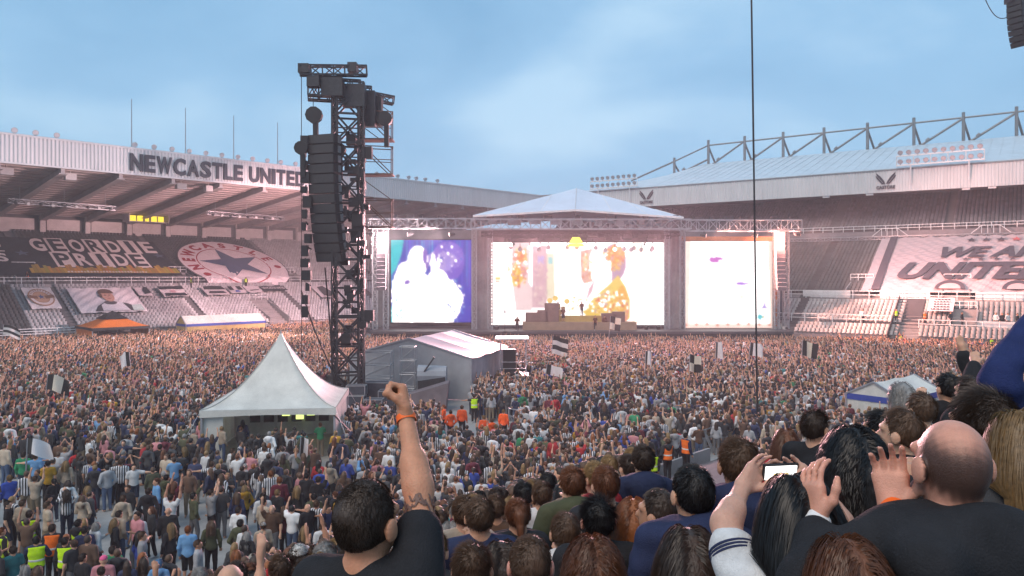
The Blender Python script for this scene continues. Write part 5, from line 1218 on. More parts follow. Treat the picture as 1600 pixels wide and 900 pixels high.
# ------------------------------------------------------------------ the mass of the crowd: instanced figures, too many to count
PROTO = [('down', 'down', 'short', 1, 0, 0), ('pocket', 'pocket', 'short', 1, 1, 0), ('up', 'up', 'short', 0, 0, 0), ('down', 'up', 'short', 0, 0, 0), ('clap', 'clap', 'short', 0, 0, 0), ('down', 'down', 'long', 1, 0, 1), ('up', 'up', 'long', 0, 0, 1), ('phone', 'phone', 'long', 1, 0, 1), ('upv', 'upv', 'short', 0, 0, 0), ('point', 'down', 'short', 0, 0, 0), ('claphi', 'claphi', 'long', 0, 0, 1), ('round', 'down', 'short', 0, 0, 0), ('fold', 'fold', 'pony', 1, 0, 1), ('drink', 'down', 'short', 0, 1, 0)]
figcol = bpy.data.collections.new('figure_sources')
NPRO = len(PROTO)
for i, (pl, pr, hs, lg, hood, fem) in enumerate(PROTO):
    J = limbs(pl, pr); vox = .036; parts = []
    parts.append(surf(body_prims(J, True, 1.0, fem), vox, .03)); parts.append(surf(top_prims(J, lg, 1.0, fem, 0, hood), vox, .04, .016, lambda P: .86-P[..., 2])); parts.append(surf(leg_prims(), vox, .02, .008, lambda P: np.maximum(P[..., 2]-1.0, .03-P[..., 2]))); parts.append(surf(hair_prims(hs), vox*.75, .03, .008, hair_clip(hs)))
    V = []; Q = []; ids = []; o = 0
    for k, (v, q) in enumerate(parts): V.append(v); Q.append(q+o); o += len(v); ids += [k]*len(q)
    me = to_mesh('figure', np.concatenate(V), np.concatenate(Q), [C_skin, C_top, C_low, C_hair], ids)
    figcol.objects.link(bpy.data.objects.new('figure_%02d' % i, me))

def Qd(x, y): return x*ROWD[0]+y*ROWD[1]
def Wd(x, y): return x*ROWE[0]+y*ROWE[1]
def zhead(q): return 8.85-.40*q
QF0, QF1 = 16.5, 18.2                       # last seat row, foot of the stand
def px_of(x, y): return 800+1155*x/y
def blocked(x, y):
    dL = (x-C2[0])*nL[0]+(y-C2[1])*nL[1]; dR = (x-C2[0])*nR[0]+(y-C2[1])*nR[1]
    if dL > 3.2 or dR > -29.2: return True
    if y > 88.5 and -22 < x < 46: return True
    a = rad(MR); u = math.cos(a)*(x+12.1)+math.sin(a)*(y-38.7); v = -math.sin(a)*(x+12.1)+math.cos(a)*(y-38.7)
    if abs(u) < 3.4 and -1.6 < v < 3.4: return True
    d = nrm((2.4, 8.2, 0)); lx = x+7.55; ly = y-54.35; l = lx*d[0]+ly*d[1]; t = lx*d[1]-ly*d[0]
    if abs(t) < 5.2 and -.3 < l < 9.4: return True
    if -15.5 < x < -2.6 and 43.5 < y < 56: return True
    if abs(x-.2) < 1.6 and abs(y-58) < 1.8: return True
    d = nrm((4.1, 3.3, 0)); lx = x-20.3; ly = y-41.5; l = lx*d[0]+ly*d[1]; t = lx*d[1]-ly*d[0]
    if abs(t) < 1.9 and -.3 < l < 5.6: return True
    for sa, sb in ((sg0-3.6, sg0+3.6), (s1-.5, s0+.5)):
        s_ = (x-C2[0])*uL[0]+(y-C2[1])*uL[1]
        if sa < s_ < sb and -2.2 < dL: return True
    if abs(x-(1184-800)/1155*40) < .5 and abs(y-40) < .5: return True
    return False
from mathutils import noise as mnoise
def dens(x, y):
    """probability that a 0.6 m cell holds somebody"""
    q = Qd(x, y); w_ = Wd(x, y)
    if q < QF1 and not (w_ > 5.0+1.7*q and y > 13): return 0
    if 690 < px_of(x, y) < 805 and 36.3 < y < 45: return 0
    if 31.0 < w_ < 34.2 and q < 30: return .10 if w_ < 32.6 else .4
    if 31.0 < y < 37.2 and 300 < px_of(x, y) < 570: return .3
    n = mnoise.noise((x*.16, y*.16, 3.1))
    if w_ < 31 and x > -5.0-(y-20)*.10 and y < 46: return .93           # packed behind the barriers
    if y < 36 and x < -3: 
        t = min(1, max(0, (y-21)/15)); return max(.05, min(.8, .13+.42*t+n*.6))
    if y < 46: return min(.9, .66+n*.3)
    return .93
CROWD = []
gx = .58
yy = 17.0
while yy < 128:
    step = gx if yy > 40 else .56
    xm = .80*yy+2.5; xx = -xm
    while xx < xm:
        x = xx+R.uniform(-.27, .27); y = yy+R.uniform(-.27, .27)
        if R.random() < dens(x, y) and not blocked(x, y): CROWD.append((x, y, 0.0))
        xx += step
    yy += step
STAND = []
BX = (500, 700, 900, 1000, 1100, 1200, 1300, 1400, 1450, 1520, 1600); BY = (640, 640, 660, 690, 690, 668, 652, 645, 612, 585, 560)   # sight lines kept open over the rows
k = 0
while True:
    q = 1.1+.64*k; k += 1
    if q > QF0: break
    w_ = -8.0
    while w_ < min(33, 4+1.7*q):
        p = ROWD*(q+R.uniform(-.08, .08))+ROWE*(w_+R.uniform(-.08, .08)); w_ += .46
        if p[1] < 3.9 or R.random() < .05: continue
        px = px_of(p[0], p[1]); pyh = 430+1155*(9-zhead(q))/p[1]
        if -60 < px < 1680 and pyh < 1010 and pyh-22 > np.interp(px, BX, BY) and p[1] > 4.4: STAND.append((p[0], p[1], zhead(q)-1.70))
# ------------------------------------------------------------------ single people
LAB = []                                      # (object, label stem, px)
def place(o, label, cat, group, px): LAB.append((o, label, cat, group, px))
def rot_to(v, ax, ang):
    v = np.asarray(v, float); ax = nrm(ax); c, s = math.cos(ang), math.sin(ang); return v*c+np.cross(ax, v)*s+ax*(ax@v)*(1-c)
def hand_prims(w, f, n, t, curl=(15, 20, 15), spread=.12, thumb='open', S=1.0):
    w = np.asarray(w, float); f = nrm(f); n = nrm(np.asarray(n)-f*(np.asarray(n)@f)); t = nrm(np.cross(f, n)) if np.cross(f, n)@np.asarray(t) > 0 else -nrm(np.cross(f, n)); P = []
    ax = np.cross(f, n)
    for i in range(4):
        o = t*(.033-.0215*i)*S
        P += [('c', w+f*.008*S+o*.55, w+f*.085*S+o, .019*S, .0145*S, {'k': .016})]
        L = (.074, .082, .076, .060)[i]*S; b = w+f*.088*S+o; d = rot_to(f, n, spread*(1.2-.85*i)*(-1 if np.cross(n, f)@t < 0 else 1)) if spread else f
        for j, (fr, r0, r1) in enumerate(((.46, .0096, .0086), (.30, .0086, .0080), (.24, .0080, .0068))):
            d = rot_to(d, ax, rad(curl[j])*(1+.08*(i-1))); e = b+d*L*fr*1.12; P.append(('c', b, e, r0*S, r1*S, {'k': .003})); b = e
    b = w+f*.022*S+t*.028*S
    if thumb == 'open': ds = (t*.75+f*.62+n*.25, t*.35+f*.9+n*.2, f+n*.25+t*.1)
    elif thumb == 'fist': ds = (f*.9+n*.75+t*.1, f*.75+n*.75-t*.2, -t*.95+n*.1+f*.15)
    else: ds = (f*.7+n*.5+t*.5, f*.9+n*.3+t*.1, f+n*.1)
    for d, L, r0, r1 in zip(ds, (.042, .034, .026), (.017, .0125, .0112), (.0125, .0112, .009)):
        e = b+nrm(d)*L*S; P.append(('c', b, e, r0*S, r1*S, {'k': .008})); b = e
    return P
def ribbons(P, wdt, nrmv, taper=True):
    """P [n,m,3] strands to ribbon quads"""
    n, m, _ = P.shape; d = np.gradient(P, axis=1); x = np.cross(d, nrmv[:, None, :]); x /= np.maximum(np.linalg.norm(x, axis=-1, keepdims=True), 1e-9)
    tp = np.linspace(1, .25, m)[None, :, None] if taper else 1.0
    A = P-x*wdt*.5*tp; B = P+x*wdt*.5*tp; V = np.stack([A, B], 2).reshape(-1, 3)
    i = np.arange(n)[:, None]*2*m+2*np.arange(m-1)[None]; Q = np.stack([i, i+1, i+3, i+2], -1).reshape(-1, 4); return V, Q
HC = np.array((0, -.018, 1.640)); HR = np.array((.084, .100, .110))
def strands(style, n, seed, L=.025, wdt=.0022, wave=0.0, bald=False):
    r = np.random.default_rng(seed); u = r.normal(size=(n*3, 3)); u /= np.linalg.norm(u, axis=1, keepdims=True)
    front = u[:, 1] < .30+.75*np.maximum(0, u[:, 2]-.15); low = u[:, 2] > (-.52-.25*np.maximum(0, -u[:, 1]-.3) if style in ('short', 'stubble', 'thick') else -.62)
    ear = ~((np.abs(u[:, 0]) > .8) & (u[:, 2] < -.12) & (u[:, 1] > -.28))
    ok = front & low & ear
    if bald: ok &= (u[:, 2] < .42-.25*np.maximum(0, -u[:, 1])+r.normal(size=len(u))*.07) & (u[:, 1] < .35)
    u = u[ok][:n]; n = len(u); R0 = HC+u*(HR*1.02)
    if style in ('short', 'stubble', 'thick'):
        m = 4; crown = nrm((.1, -.45, .88)); d = u-crown+r.normal(size=(n, 3))*.22; d -= (d*u).sum(1, keepdims=True)*u; d /= np.maximum(np.linalg.norm(d, axis=1, keepdims=True), .05)
        lift = {'short': .55, 'stubble': .8, 'thick': .9}[style]; dd = d+u*lift; dd /= np.linalg.norm(dd, axis=1, keepdims=True)
        le = L*(.6+.6*r.random((n, 1)))*(1+.6*np.maximum(0, u[:, 2:3]) if style != 'stubble' else 1)
        t = np.linspace(0, 1, m)[None, :, None]; P = R0[:, None]+dd[:, None]*le[:, None]*t+(d*1.0)[:, None]*le[:, None]*t*t*.45
        return ribbons(P, wdt, np.cross(dd, d)+u*.3)
    m = 13; P = np.zeros((n, m, 3)); P[:, 0] = R0; side = np.sign(u[:, 0]+r.normal(size=n)*.06); d = np.stack([side*.9, -.35+0*u[:, 0], .15-.3*np.abs(u[:, 0])], 1); lay = .004+.020*r.random(n); le = L*(.75+.3*r.random(n))/m; ph = r.random(n)*6.28; fr = 1.1+.5*r.random(n); off = r.normal(size=(n, 3))*.05
    for j in range(1, m):
        d = d*.72+np.array((0, -.06, -.42))+off*.35; d /= np.linalg.norm(d, axis=1, keepdims=True); p = P[:, j-1]+d*le[:, None]
        if wave: p = p+wave*np.stack([np.sin(ph+fr*j*1.5), np.cos(ph*1.3+fr*j*1.3), 0*ph], 1)
        q = (p-HC)/(HR+lay[:, None]+.004); s = np.linalg.norm(q, axis=1); k = (s < 1)
        p[k] = HC+(q[k]/s[k][:, None])*(HR+lay[k][:, None]+.004)
        b = (p[:, 2] < 1.52); p[b, 1] = np.minimum(p[b, 1], -.085-lay[b]*1.2-.06*(1.52-p[b, 2]).clip(0, .12)*4); p[b, 0] = np.clip(p[b, 0], -.135, .135)*.995
        P[:, j] = p
    nv = P[:, 5]-HC; nv[:, 2] *= .3
    return ribbons(P, wdt, nv)
IND = []
INDP = [('down', 'down', 'short', 1, 0, 0, 0), ('pocket', 'pocket', 'short', 1, 1, 0, .05), ('up', 'up', 'short', 0, 0, 0, 0), ('down', 'up', 'short', 0, 0, 0, .04), ('clap', 'clap', 'short', 1, 0, 0, 0), ('down', 'down', 'long', 1, 0, 1, .08), ('up', 'up', 'long', 0, 0, 1, 0), ('phone', 'phone', 'long', 1, 0, 1, 0), ('fold', 'fold', 'pony', 1, 0, 1, 0), ('drink', 'down', 'short', 0, 0, 0, .1), ('round', 'down', 'short', 0, 0, 0, 0), ('point', 'pocket', 'short', 1, 0, 0, .1), ('drink', 'pocket', 'long', 1, 1, 1, .12), ('down', 'down', 'short', 0, 0, 0, .16)]
ACT = ['standing', 'at ease', 'raising both arms', 'raising one arm', 'clapping', 'standing', 'raising both arms', 'holding up a phone', 'with folded arms', 'holding a drink', 'reaching sideways', 'pointing upwards', 'holding a drink', 'walking']
for pl, pr, hs, lg, hood, fem, st in INDP:
    J = limbs(pl, pr); vox = .022; d = {}
    d['body'] = to_mesh('person', *surf(body_prims(J, True, 1.0, fem, st), vox, .028), [M_skin])
    d['top'] = to_mesh('top', *surf(top_prims(J, lg, 1.02, fem, 0, hood), vox, .04, .015, lambda P: .86-P[..., 2], .004, 5), [M_fab])
    d['tops'] = d['top'].copy(); d['tops'].materials.clear(); d['tops'].materials.append(M_strip)
    d['vest'] = to_mesh('vest', *surf(top_prims(J, 0, 1.02, fem)[:6], vox, .04, .030, lambda P: np.maximum(.90-P[..., 2], P[..., 2]-1.47)), [M_fab])
    d['band'] = to_mesh('band', *surf(top_prims(J, 0, 1.02, fem)[:6], vox*.8, .04, .037, lambda P: np.abs(P[..., 2]-1.10)-.03), [M_refl])
    d['low'] = to_mesh('trousers', *surf(leg_prims(1.0, st), vox, .02, .008, lambda P: np.maximum(P[..., 2]-1.0, .05-P[..., 2]), .003, 8), [M_fab])
    d['short'] = to_mesh('shorts', *surf(leg_prims(1.0, st), vox, .02, .016, lambda P: np.maximum(P[..., 2]-1.0, .46-P[..., 2])), [M_fab])
    d['shoe'] = []
    for s in (-1, 1):
        an = np.array((s*.105, -.03+st*s, .09)); d['shoe'].append(to_mesh('shoe', *surf([('c', an-(0, .03, .035), an+np.array((s*.01, .14, -.055)), .046, .036)], .02, .02, .006), [M_shoe]))
    hv, hq = surf(hair_prims(hs), .014, .03, .004, hair_clip(hs), .003, 3, f=4)
    sv, sq = strands('long' if hs == 'long' else ('thick' if len(IND) % 6 == 3 else 'short'), 1500 if hs == 'long' else 1500, len(IND), .36 if hs == 'long' else .018, .0050 if hs == 'long' else .0042, .003 if len(IND) % 2 else 0)
    d['hair'] = to_mesh('hair', np.concatenate([hv, sv]), np.concatenate([hq, sq+len(hv)]), [M_hair])
    d['cap'] = to_mesh('cap', *surf(cap_prims(), .014, .01, .004, lambda P: 1.655-P[..., 2]-.0), [M_fab]); d['hs'] = hs
    IND.append(d)
eye_m = MB(); 
for s in (-1, 1): eye_m.tube((s*.03, .072, 1.635), (s*.03, .078, 1.635), .011, 8)
EYE = bpy.data.meshes.new('eyes'); EYE.from_pydata(eye_m.v, [], eye_m.f); EYE.materials.append(mat('eye', (.03, .02, .02), .3))
def person(x, y, z, yaw, k, scale, skin, hair, top, low, special=None):
    d = IND[k]; o = bpy.data.objects.new('person', d['body']); col.objects.link(o); o.location = (x, y, z); o.rotation_euler.z = yaw; o.scale = (scale*R.uniform(.97, 1.06), scale*R.uniform(.97, 1.08), scale); o.color = (*skin, 1)
    def ch(name, me, c=None):
        q = bpy.data.objects.new(name, me); col.objects.link(q); q.parent = o
        if c: q.color = (*c, 1)
        return q
    if special == 'bald': pass
    elif special == 'cap': ch('cap', d['cap'], R.choice([(.55, .53, .5), (.02, .02, .025), (.3, .28, .24)])); ch('hair', d['hair'], hair)
    elif special == 'pinkhat': ch('hat', d['cap'], (.7, .12, .25))
    elif special == 'hoodup': ch('hood', d['hair'], top)
    else: ch('hair', d['hair'], hair)
    if special == 'striped': ch('shirt', d['tops'])
    else: ch('jacket' if INDP[k][3] else 'shirt', d['top'], top)
    if special in ('vest_y', 'vest_o'): ch('hi_vis_vest', d['vest'], (.55, .85, .02) if special == 'vest_y' else (.85, .16, .02)); ch('reflective_band', d['band'])
    if special == 'shorts' or (INDP[k][3] == 0 and R.random() < .2): ch('shorts', d['short'], low)
    else: ch('trousers', d['low'], low)
    for m in d['shoe']: ch('shoe', m, R.choice([(.02, .02, .02), (.5, .5, .5), (.08, .07, .06)]))
    if abs((yaw+math.pi) % (2*math.pi)-math.pi) > 1.3: ch('eyes', EYE)
    return o
NEAR = []
def hair_word(k, hn): return ('long ' if IND[k]['hs'] == 'long' else ('tied ' if IND[k]['hs'] == 'pony' else 'short '))+hn
def zone(px, y, stand):
    if stand: return 'beside the raised fist arm' if px < 760 else ('before the barriers' if px < 1010 else ('below the mast' if px < 1230 else 'before the small tent'))
    if y > 36: return 'by the mixing tent' if px < 830 else 'behind the barriers'
    return 'near the stewards' if px < 150 else ('before the marquee' if px < 400 else 'below the marquee corner')
def add_person(x, y, z, yaw, k, top, hn, low, special=None, stand=False, desc=None, group=None, scale=None):
    sc_ = scale or (R.uniform(.96, 1.05) if not INDP[k][5] else R.uniform(.90, .98))
    tc_ = TOPS.get(top, (.1, .1, .1)); j = R.uniform(.8, 1.2)
    o = person(x, y, z, yaw, k, sc_, R.choice(SKINS), HAIRS[hn], tuple(c*j for c in tc_), LOWS[low], special)
    if desc is None:
        g_ = {'vest_y': 'yellow hi-vis vest', 'vest_o': 'orange hi-vis vest', 'striped': 'striped shirt'}.get(special, top+(' jacket' if INDP[k][3] else ' t-shirt'))
        hw = {'cap': 'wearing a cap', 'bald': 'bald headed', 'pinkhat': 'in a pink hat', 'hoodup': 'with hood up'}.get(special, hair_word(k, hn)+' haired')
        desc = f"{hw} person in {g_} {ACT[k]} {zone(px_of(x, y), y, stand)}" if special not in ('cap', 'hoodup', 'pinkhat') else f"person {hw} in {g_} {ACT[k]} {zone(px_of(x, y), y, stand)}"
    place(o, desc, 'person', group or ('people in the near seats' if stand else 'people on the pitch floor'), px_of(x, y))
    NEAR.append((x, y)); return o
# (px, py of the head, figure, top, hair, trousers, special, yaw from facing away)
KEY = [(46, 806, 0, 'black', 'dark brown', 'black', 'vest_y', 0.3), (123, 819, 1, 'black', 'black', 'black', 'vest_y', -.2), (102, 842, 0, 'black', 'black', 'black', 'vest_y', .1), (57, 842, 4, 'navy', 'black', 'black', 'vest_y', .4), (3, 828, 0, 'black', 'ginger', 'black', 'vest_y', -.6), (82, 828, 0, 'black', 'dark brown', 'black', 'vest_o', .2),
 (162, 874, 0, 'pink', 'fair', 'black', 'pinkhat', .2), (249, 879, 1, 'sky blue', 'fair', 'black', 'hoodup', 0), (294, 826, 0, 'sky blue', 'ginger', 'black', 'shorts', .15), (214, 806, 9, 'pink', 'dark brown', 'grey', None, 2.6), (223, 838, 10, 'light grey', 'brown', 'dark jeans', None, -1.2), (180, 810, 5, 'black', 'fair', 'blue jeans', None, -.9), (267, 819, 5, 'black', 'fair', 'black', None, .9),
 (199, 760, 0, 'black', 'brown', 'khaki', None, 3.0), (273, 752, 6, 'maroon', 'auburn', 'black', None, -.5), (303, 774, 11, 'olive', 'black', 'grey', None, -.7), (189, 724, 10, 'white', 'brown', 'black', 'striped', .3), (209, 728, 10, 'white', 'dark brown', 'dark jeans', None, -2.6), (141, 719, 3, 'white', 'brown', 'black', 'striped', .2), (120, 704, 1, 'red', 'brown', 'black', None, .3), (37, 712, 0, 'green', 'dark brown', 'dark jeans', None, .2), (75, 726, 13, 'mustard', 'black', 'black', 'cap', .5), (103, 722, 5, 'beige', 'fair', 'grey', None, .2), (56, 715, 10, 'sky blue', 'brown', 'black', None, .1),
 (331, 724, 10, 'white', 'brown', 'black', 'striped', .2), (347, 742, 5, 'white', 'brown', 'black', 'striped', -.3), (423, 742, 13, 'white', 'ginger', 'dark jeans', 'striped', .4), (411, 774, 0, 'white', 'dark brown', 'black', None, .3), (373, 795, 0, 'white', 'dark brown', 'black', None, -.3), (376, 819, 1, 'olive', 'black', 'black', None, -.2), (411, 817, 0, 'beige', 'brown', 'black', 'cap', .6), (382, 759, 12, 'mustard', 'fair', 'black', None, .8), (364, 703, 0, 'white', 'brown', 'black', None, -.5), (414, 702, 0, 'white', 'brown', 'black', None, -.2), (288, 698, 5, 'charcoal', 'fair', 'black', None, .9),
 (369, 860, 5, 'black', 'ginger', 'black', None, .2), (420, 855, 11, 'black', 'brown', 'black', None, .1), (452, 852, 5, 'navy', 'dark brown', 'black', None, -.3), (505, 822, 0, 'white', 'brown', 'dark jeans', None, .3), (477, 823, 5, 'black', 'fair', 'grey', None, -.4), (165, 668, 0, 'beige', 'brown', 'dark jeans', None, .1), (136, 674, 1, 'royal blue', 'brown', 'black', None, .1), (20, 855, 9, 'teal', 'dark brown', 'dark jeans', None, .9), (40, 878, 5, 'light grey', 'grey', 'black', None, .3), (130, 868, 0, 'black', 'dark brown', 'black', None, -.4), (15, 745, 0, 'royal blue', 'fair', 'black', None, .7), (75, 790, 13, 'beige', 'brown', 'khaki', None, -.8), (236, 790, 5, 'charcoal', 'auburn', 'black', None, 2.4), (263, 797, 0, 'black', 'ginger', 'black', 'bald', .3), (310, 850, 0, 'light grey', 'brown', 'khaki', None, -1.3), (330, 815, 5, 'olive', 'brown', 'black', None, .3), (225, 868, 5, 'brown', 'dark brown', 'black', None, .1),
 (244, 755, 0, 'sky blue', 'auburn', 'dark jeans', None, 2.2), (232, 770, 1, 'black', 'dark brown', 'black', None, .2), (445, 790, 5, 'maroon', 'brown', 'black', None, .4), (465, 760, 5, 'black', 'fair', 'black', None, -.2), (440, 700, 0, 'charcoal', 'brown', 'black', None, .5), (315, 700, 5, 'brown', 'auburn', 'black', None, .2), (250, 700, 13, 'black', 'dark brown', 'black', None, .3), (217, 690, 0, 'charcoal', 'brown', 'grey', 'shorts', -.3),
 (704, 642, 1, 'bright orange', 'dark brown', 'black', None, .3), (722, 636, 0, 'bright orange', 'brown', 'black', None, -.2), (756, 650, 0, 'bright orange', 'fair', 'black', None, .1), (768, 655, 1, 'bright orange', 'brown', 'black', None, .5), (787, 641, 0, 'bright orange', 'fair', 'black', None, -.3), (741, 618, 10, 'black', 'dark brown', 'black', 'vest_y', .1), (885, 618, 1, 'sky blue', 'grey', 'black', 'hoodup', .1), (904, 684, 9, 'black', 'brown', 'black', 'vest_o', 2.4), (775, 664, 0, 'pink', 'fair', 'black', None, .1), (1020, 708, 0, 'black', 'fair', 'black', 'vest_y', .1), (1043, 718, 1, 'black', 'brown', 'black', 'vest_o', .2), (1072, 708, 0, 'navy', 'black', 'black', 'vest_o', -1.0), (693, 634, 9, 'bright orange', 'ginger', 'black', None, 1.4), (872, 722, 5, 'pink', 'brown', 'black', None, .2),
 (1007, 654, 0, 'white', 'fair', 'dark jeans', 'striped', 0), (1035, 660, 0, 'white', 'brown', 'dark jeans', 'striped', .1), (980, 662, 1, 'light grey', 'brown', 'dark jeans', None, 0), (992, 670, 0, 'charcoal', 'dark brown', 'dark jeans', None, .1), (1054, 675, 1, 'light grey', 'fair', 'black', None, 0), (1017, 676, 5, 'green', 'brown', 'dark jeans', None, .1), (1092, 668, 4, 'brown', 'grey', 'blue jeans', None, .1)]
for px, py, k, top, hn, low, spx, yaw in KEY:
    y = 1155*(9-1.66)/(py-430); x = (px-800)/1155*y; q = Qd(x, y)
    z = 0.0
    if q < QF0+.3: z = max(0.0, zhead(q)-1.70)
    add_person(x, y, z, yaw, k, top, hn, low, spx)
def clear(x, y, r): return all((x-a)**2+(y-b)**2 > r*r for a, b in NEAR)

# ------------------------------------------------------------------ foreground: hands, strands, people close to the camera
M_strand = mat('hair_strands', (0, 0, 0), .38, 0, .45, 60, 0, 1, .5, src='object', transl=.35)
M_nskin = mat('near_skin', (0, 0, 0), .5, 0, .14, 25, .2, 130, .4, src='object', sss=.2)
M_nfab = mat('near_clothing', (0, 0, 0), .88, 0, .25, 9, .35, 160, .15, src='object')
FG = 0; NK = 1.16
def near_person(px, py, Y, yaw, label, hair, hn, top, scale=1.0, long=True, hood=False, arms=('down', 'down'), fem=False, hands=None, vox=.012, nst=1500, strandL=.022, strandW=.0024, wave=0.0, bald=False, girth=1.03, skin=None, extra_top=None, collar=None, low='black', tilt=0.0, slv=.93):
    global FG
    FG += 1
    Y *= NK; vox *= .85
    arms = [a if isinstance(a, str) else tuple((u_, v_, w_*NK) for u_, v_, w_ in a) for a in arms]
    hc = np.array(((px-800)/1155*Y, Y, 9-(py-430)/1155*Y)); c, s = math.cos(yaw), math.sin(yaw); Rz = np.array(((c, -s, 0), (s, c, 0), (0, 0, 1)))
    loc = hc-Rz@np.array((0, -.012, 1.632))*scale
    inv = lambda p: Rz.T@(np.asarray(p, float)-loc)/scale
    W_ = lambda a, b, d: inv(((a-800)/1155*d, d, 9-(b-430)/1155*d))
    J = {}
    for sgn, p in ((-1, arms[0]), (1, arms[1])):
        if isinstance(p, str): J.update({sgn: limbs(p, p)[sgn]})
        else: J[sgn] = (np.array((sgn*.185, -.01, 1.415)), W_(*p[0]), W_(*p[1]))
    bp = body_prims(J, hands is None, girth, fem)
    if hands:
        for h in hands: bp += h(W_, lambda v: Rz.T@np.asarray(v, float), J)
    skin = skin or R.choice(SKINS)
    o = bpy.data.objects.new('person', to_mesh('person', *surf(bp, vox, .024, 0, None, 0, 0, 1.0, .03), [M_nskin])); col.objects.link(o); o.location = loc; o.rotation_euler.z = yaw; o.scale = (scale,)*3; o.color = (*skin, 1)
    if bald:
        me_ = o.data; co = np.zeros(len(me_.vertices)*3, np.float32); me_.vertices.foreach_get('co', co); co = co.reshape(-1, 3); u_ = (co-HC)/HR
        nz = np.sin(co@np.array((190., 70, 130)))*np.sin(co@np.array((-60., 210, 90)))*.05+np.sin(co@np.array((40., 30, -50)))*.05
        hs_ = 1/(1+np.exp(-((.50-.22*np.maximum(0, -u_[:, 1])+nz)-u_[:, 2])/.09)); hs_ *= 1/(1+np.exp(-(.22-u_[:, 1]+nz)/.06)); hs_ *= 1/(1+np.exp(-(u_[:, 2]+.62+.28*np.maximum(0, -u_[:, 1])+nz)/.05))
        beard = 1/(1+np.exp(-(u_[:, 1]-.15)/.08))*1/(1+np.exp(-(-.55-u_[:, 2])/.07))*(co[:, 2] > 1.49); hs_ = np.clip(hs_*.93+beard*.5, 0, 1)*(np.linalg.norm(u_, axis=1) < 1.35)*~((np.abs(co[:, 0]) > .086) & (co[:, 2] < 1.66))
        cc_ = np.array(skin)[None]*(1-hs_[:, None])+np.array((.030, .018, .015))[None]*hs_[:, None]
        at_ = me_.color_attributes.new('Col', 'FLOAT_COLOR', 'POINT'); at_.data.foreach_set('color', np.concatenate([cc_, np.ones((len(cc_), 1))], 1).astype(np.float32).ravel())
        me_.materials.clear(); me_.materials.append(mat('cropped_skin', (0, 0, 0), .42, 0, .14, 30, .18, 220, .35, src='Col', sss=.15))
    def ch(name, me, c_): q = bpy.data.objects.new(name, me); col.objects.link(q); q.parent = o; q.color = (*c_, 1); return q
    tp = top_prims(J, long, girth, fem, 0, hood, slv)
    tcol = TOPS[top] if isinstance(top, str) else top
    topo = ch('jacket' if long else 'shirt', to_mesh('top', *surf(tp, vox*1.05, .045, .017 if long else .012, lambda P: .86-P[..., 2], .010 if long else .006, FG, .9, .03, 1.7), [M_nfab if top != 'striped' else M_strip]), tcol if top != 'striped' else (1, 1, 1))
    ch('trousers', to_mesh('trousers', *surf(leg_prims(), .03, .02, .01, lambda P: np.maximum(P[..., 2]-1.0, .03-P[..., 2])), [M_fab]), LOWS[low])
    if hair:
        hcol = HAIRS[hn] if not bald else (.085, .05, .036)
        if not bald:
            st = 'long' if hair in ('long', 'curly') else 'short'
            ho = ch('hair', to_mesh('hair', *surf(hair_prims(st), max(.009, vox*.9), .03, .003 if st == 'short' else .008, hair_clip(st), .0025, FG, f=5), [M_hair]), hcol)
        sty = {'short': 'short', 'thick': 'thick', 'stubble': 'stubble', 'long': 'long', 'curly': 'long'}[hair]
        if bald: nst = 0
        v, q = strands(sty, max(nst, 1), FG, strandL, strandW, wave, bald)
        if bald: place(o, label, 'person', None, None); NEAR.append((loc[0], loc[1])); return o, W_, lambda v: Rz.T@np.asarray(v, float), J, ch
        so = ch('strands', to_mesh('strands', v, q, [M_strand]), hcol); so['kind'] = 'stuff'
        if not bald: so.parent = ho
    place(o, label, 'person', None, None); NEAR.append((loc[0], loc[1]))
    return o, W_, lambda v: Rz.T@np.asarray(v, float), J, ch
def ring_on(o, W_, a, b, r, wd, m, name, ratio=1.0):
    """a band round a wrist: a..b the axis in the person's own space"""
    a = np.asarray(a, float); b = np.asarray(b, float); d = nrm(b-a); up = V3(0, 0, 1) if abs(d[2]) < .9 else V3(1, 0, 0); x = nrm(np.cross(d, up)); y = np.cross(x, d); n = 24; q = MB()
    prof = [(-wd/2, r), (-wd/2, r+.003), (wd/2, r+.003), (wd/2, r)]; vs = []
    for k in range(n):
        t = 2*math.pi*k/n
        for l, rr in prof: vs.append(a+d*l+x*math.cos(t)*rr+y*math.sin(t)*rr*ratio)
    q.add(vs, [(4*k+j, 4*((k+1) % n)+j, 4*((k+1) % n)+(j+1) % 4, 4*k+(j+1) % 4) for k in range(n) for j in range(4)])
    me = bpy.data.meshes.new(name); me.from_pydata(q.v, [], q.f); me.materials.append(m); ob = bpy.data.objects.new(name, me); col.objects.link(ob); ob.parent = o; return ob
M_orange = mat('orange_wristband', (.85, .13, .01), .5, 0, .1, 30, emit=None)

# the man with the raised fist
def h_fist(W_, D_, J):
    sh, e, w_ = J[1]; f = nrm(W_(622, 590, 2.24*NK)-w_); return hand_prims(w_, f, D_((-.93, -.35, 0)), D_((-.35, -.93, 0)), (72, 95, 70), 0, 'fist', 1.06)
o, W_, D_, J, ch = near_person(572, 812, 1.95, -.42, 'man in black t-shirt raising a clenched fist with orange wristband', 'stubble', 'dark brown', 'black', 1.02, False, False, ('down', ((655, 772, 2.06), (634, 650, 2.2))), hands=[h_fist, lambda W, D, J: hand_simple(J[-1][2], J[-1][1])], vox=.0075, nst=6500, strandL=.008, strandW=.0017, skin=(.52, .235, .135), girth=1.1)
sh, e, w_ = J[1]; ring_on(o, W_, w_-nrm(w_-e)*.010, w_, .0305, .021, M_orange, 'wristband')
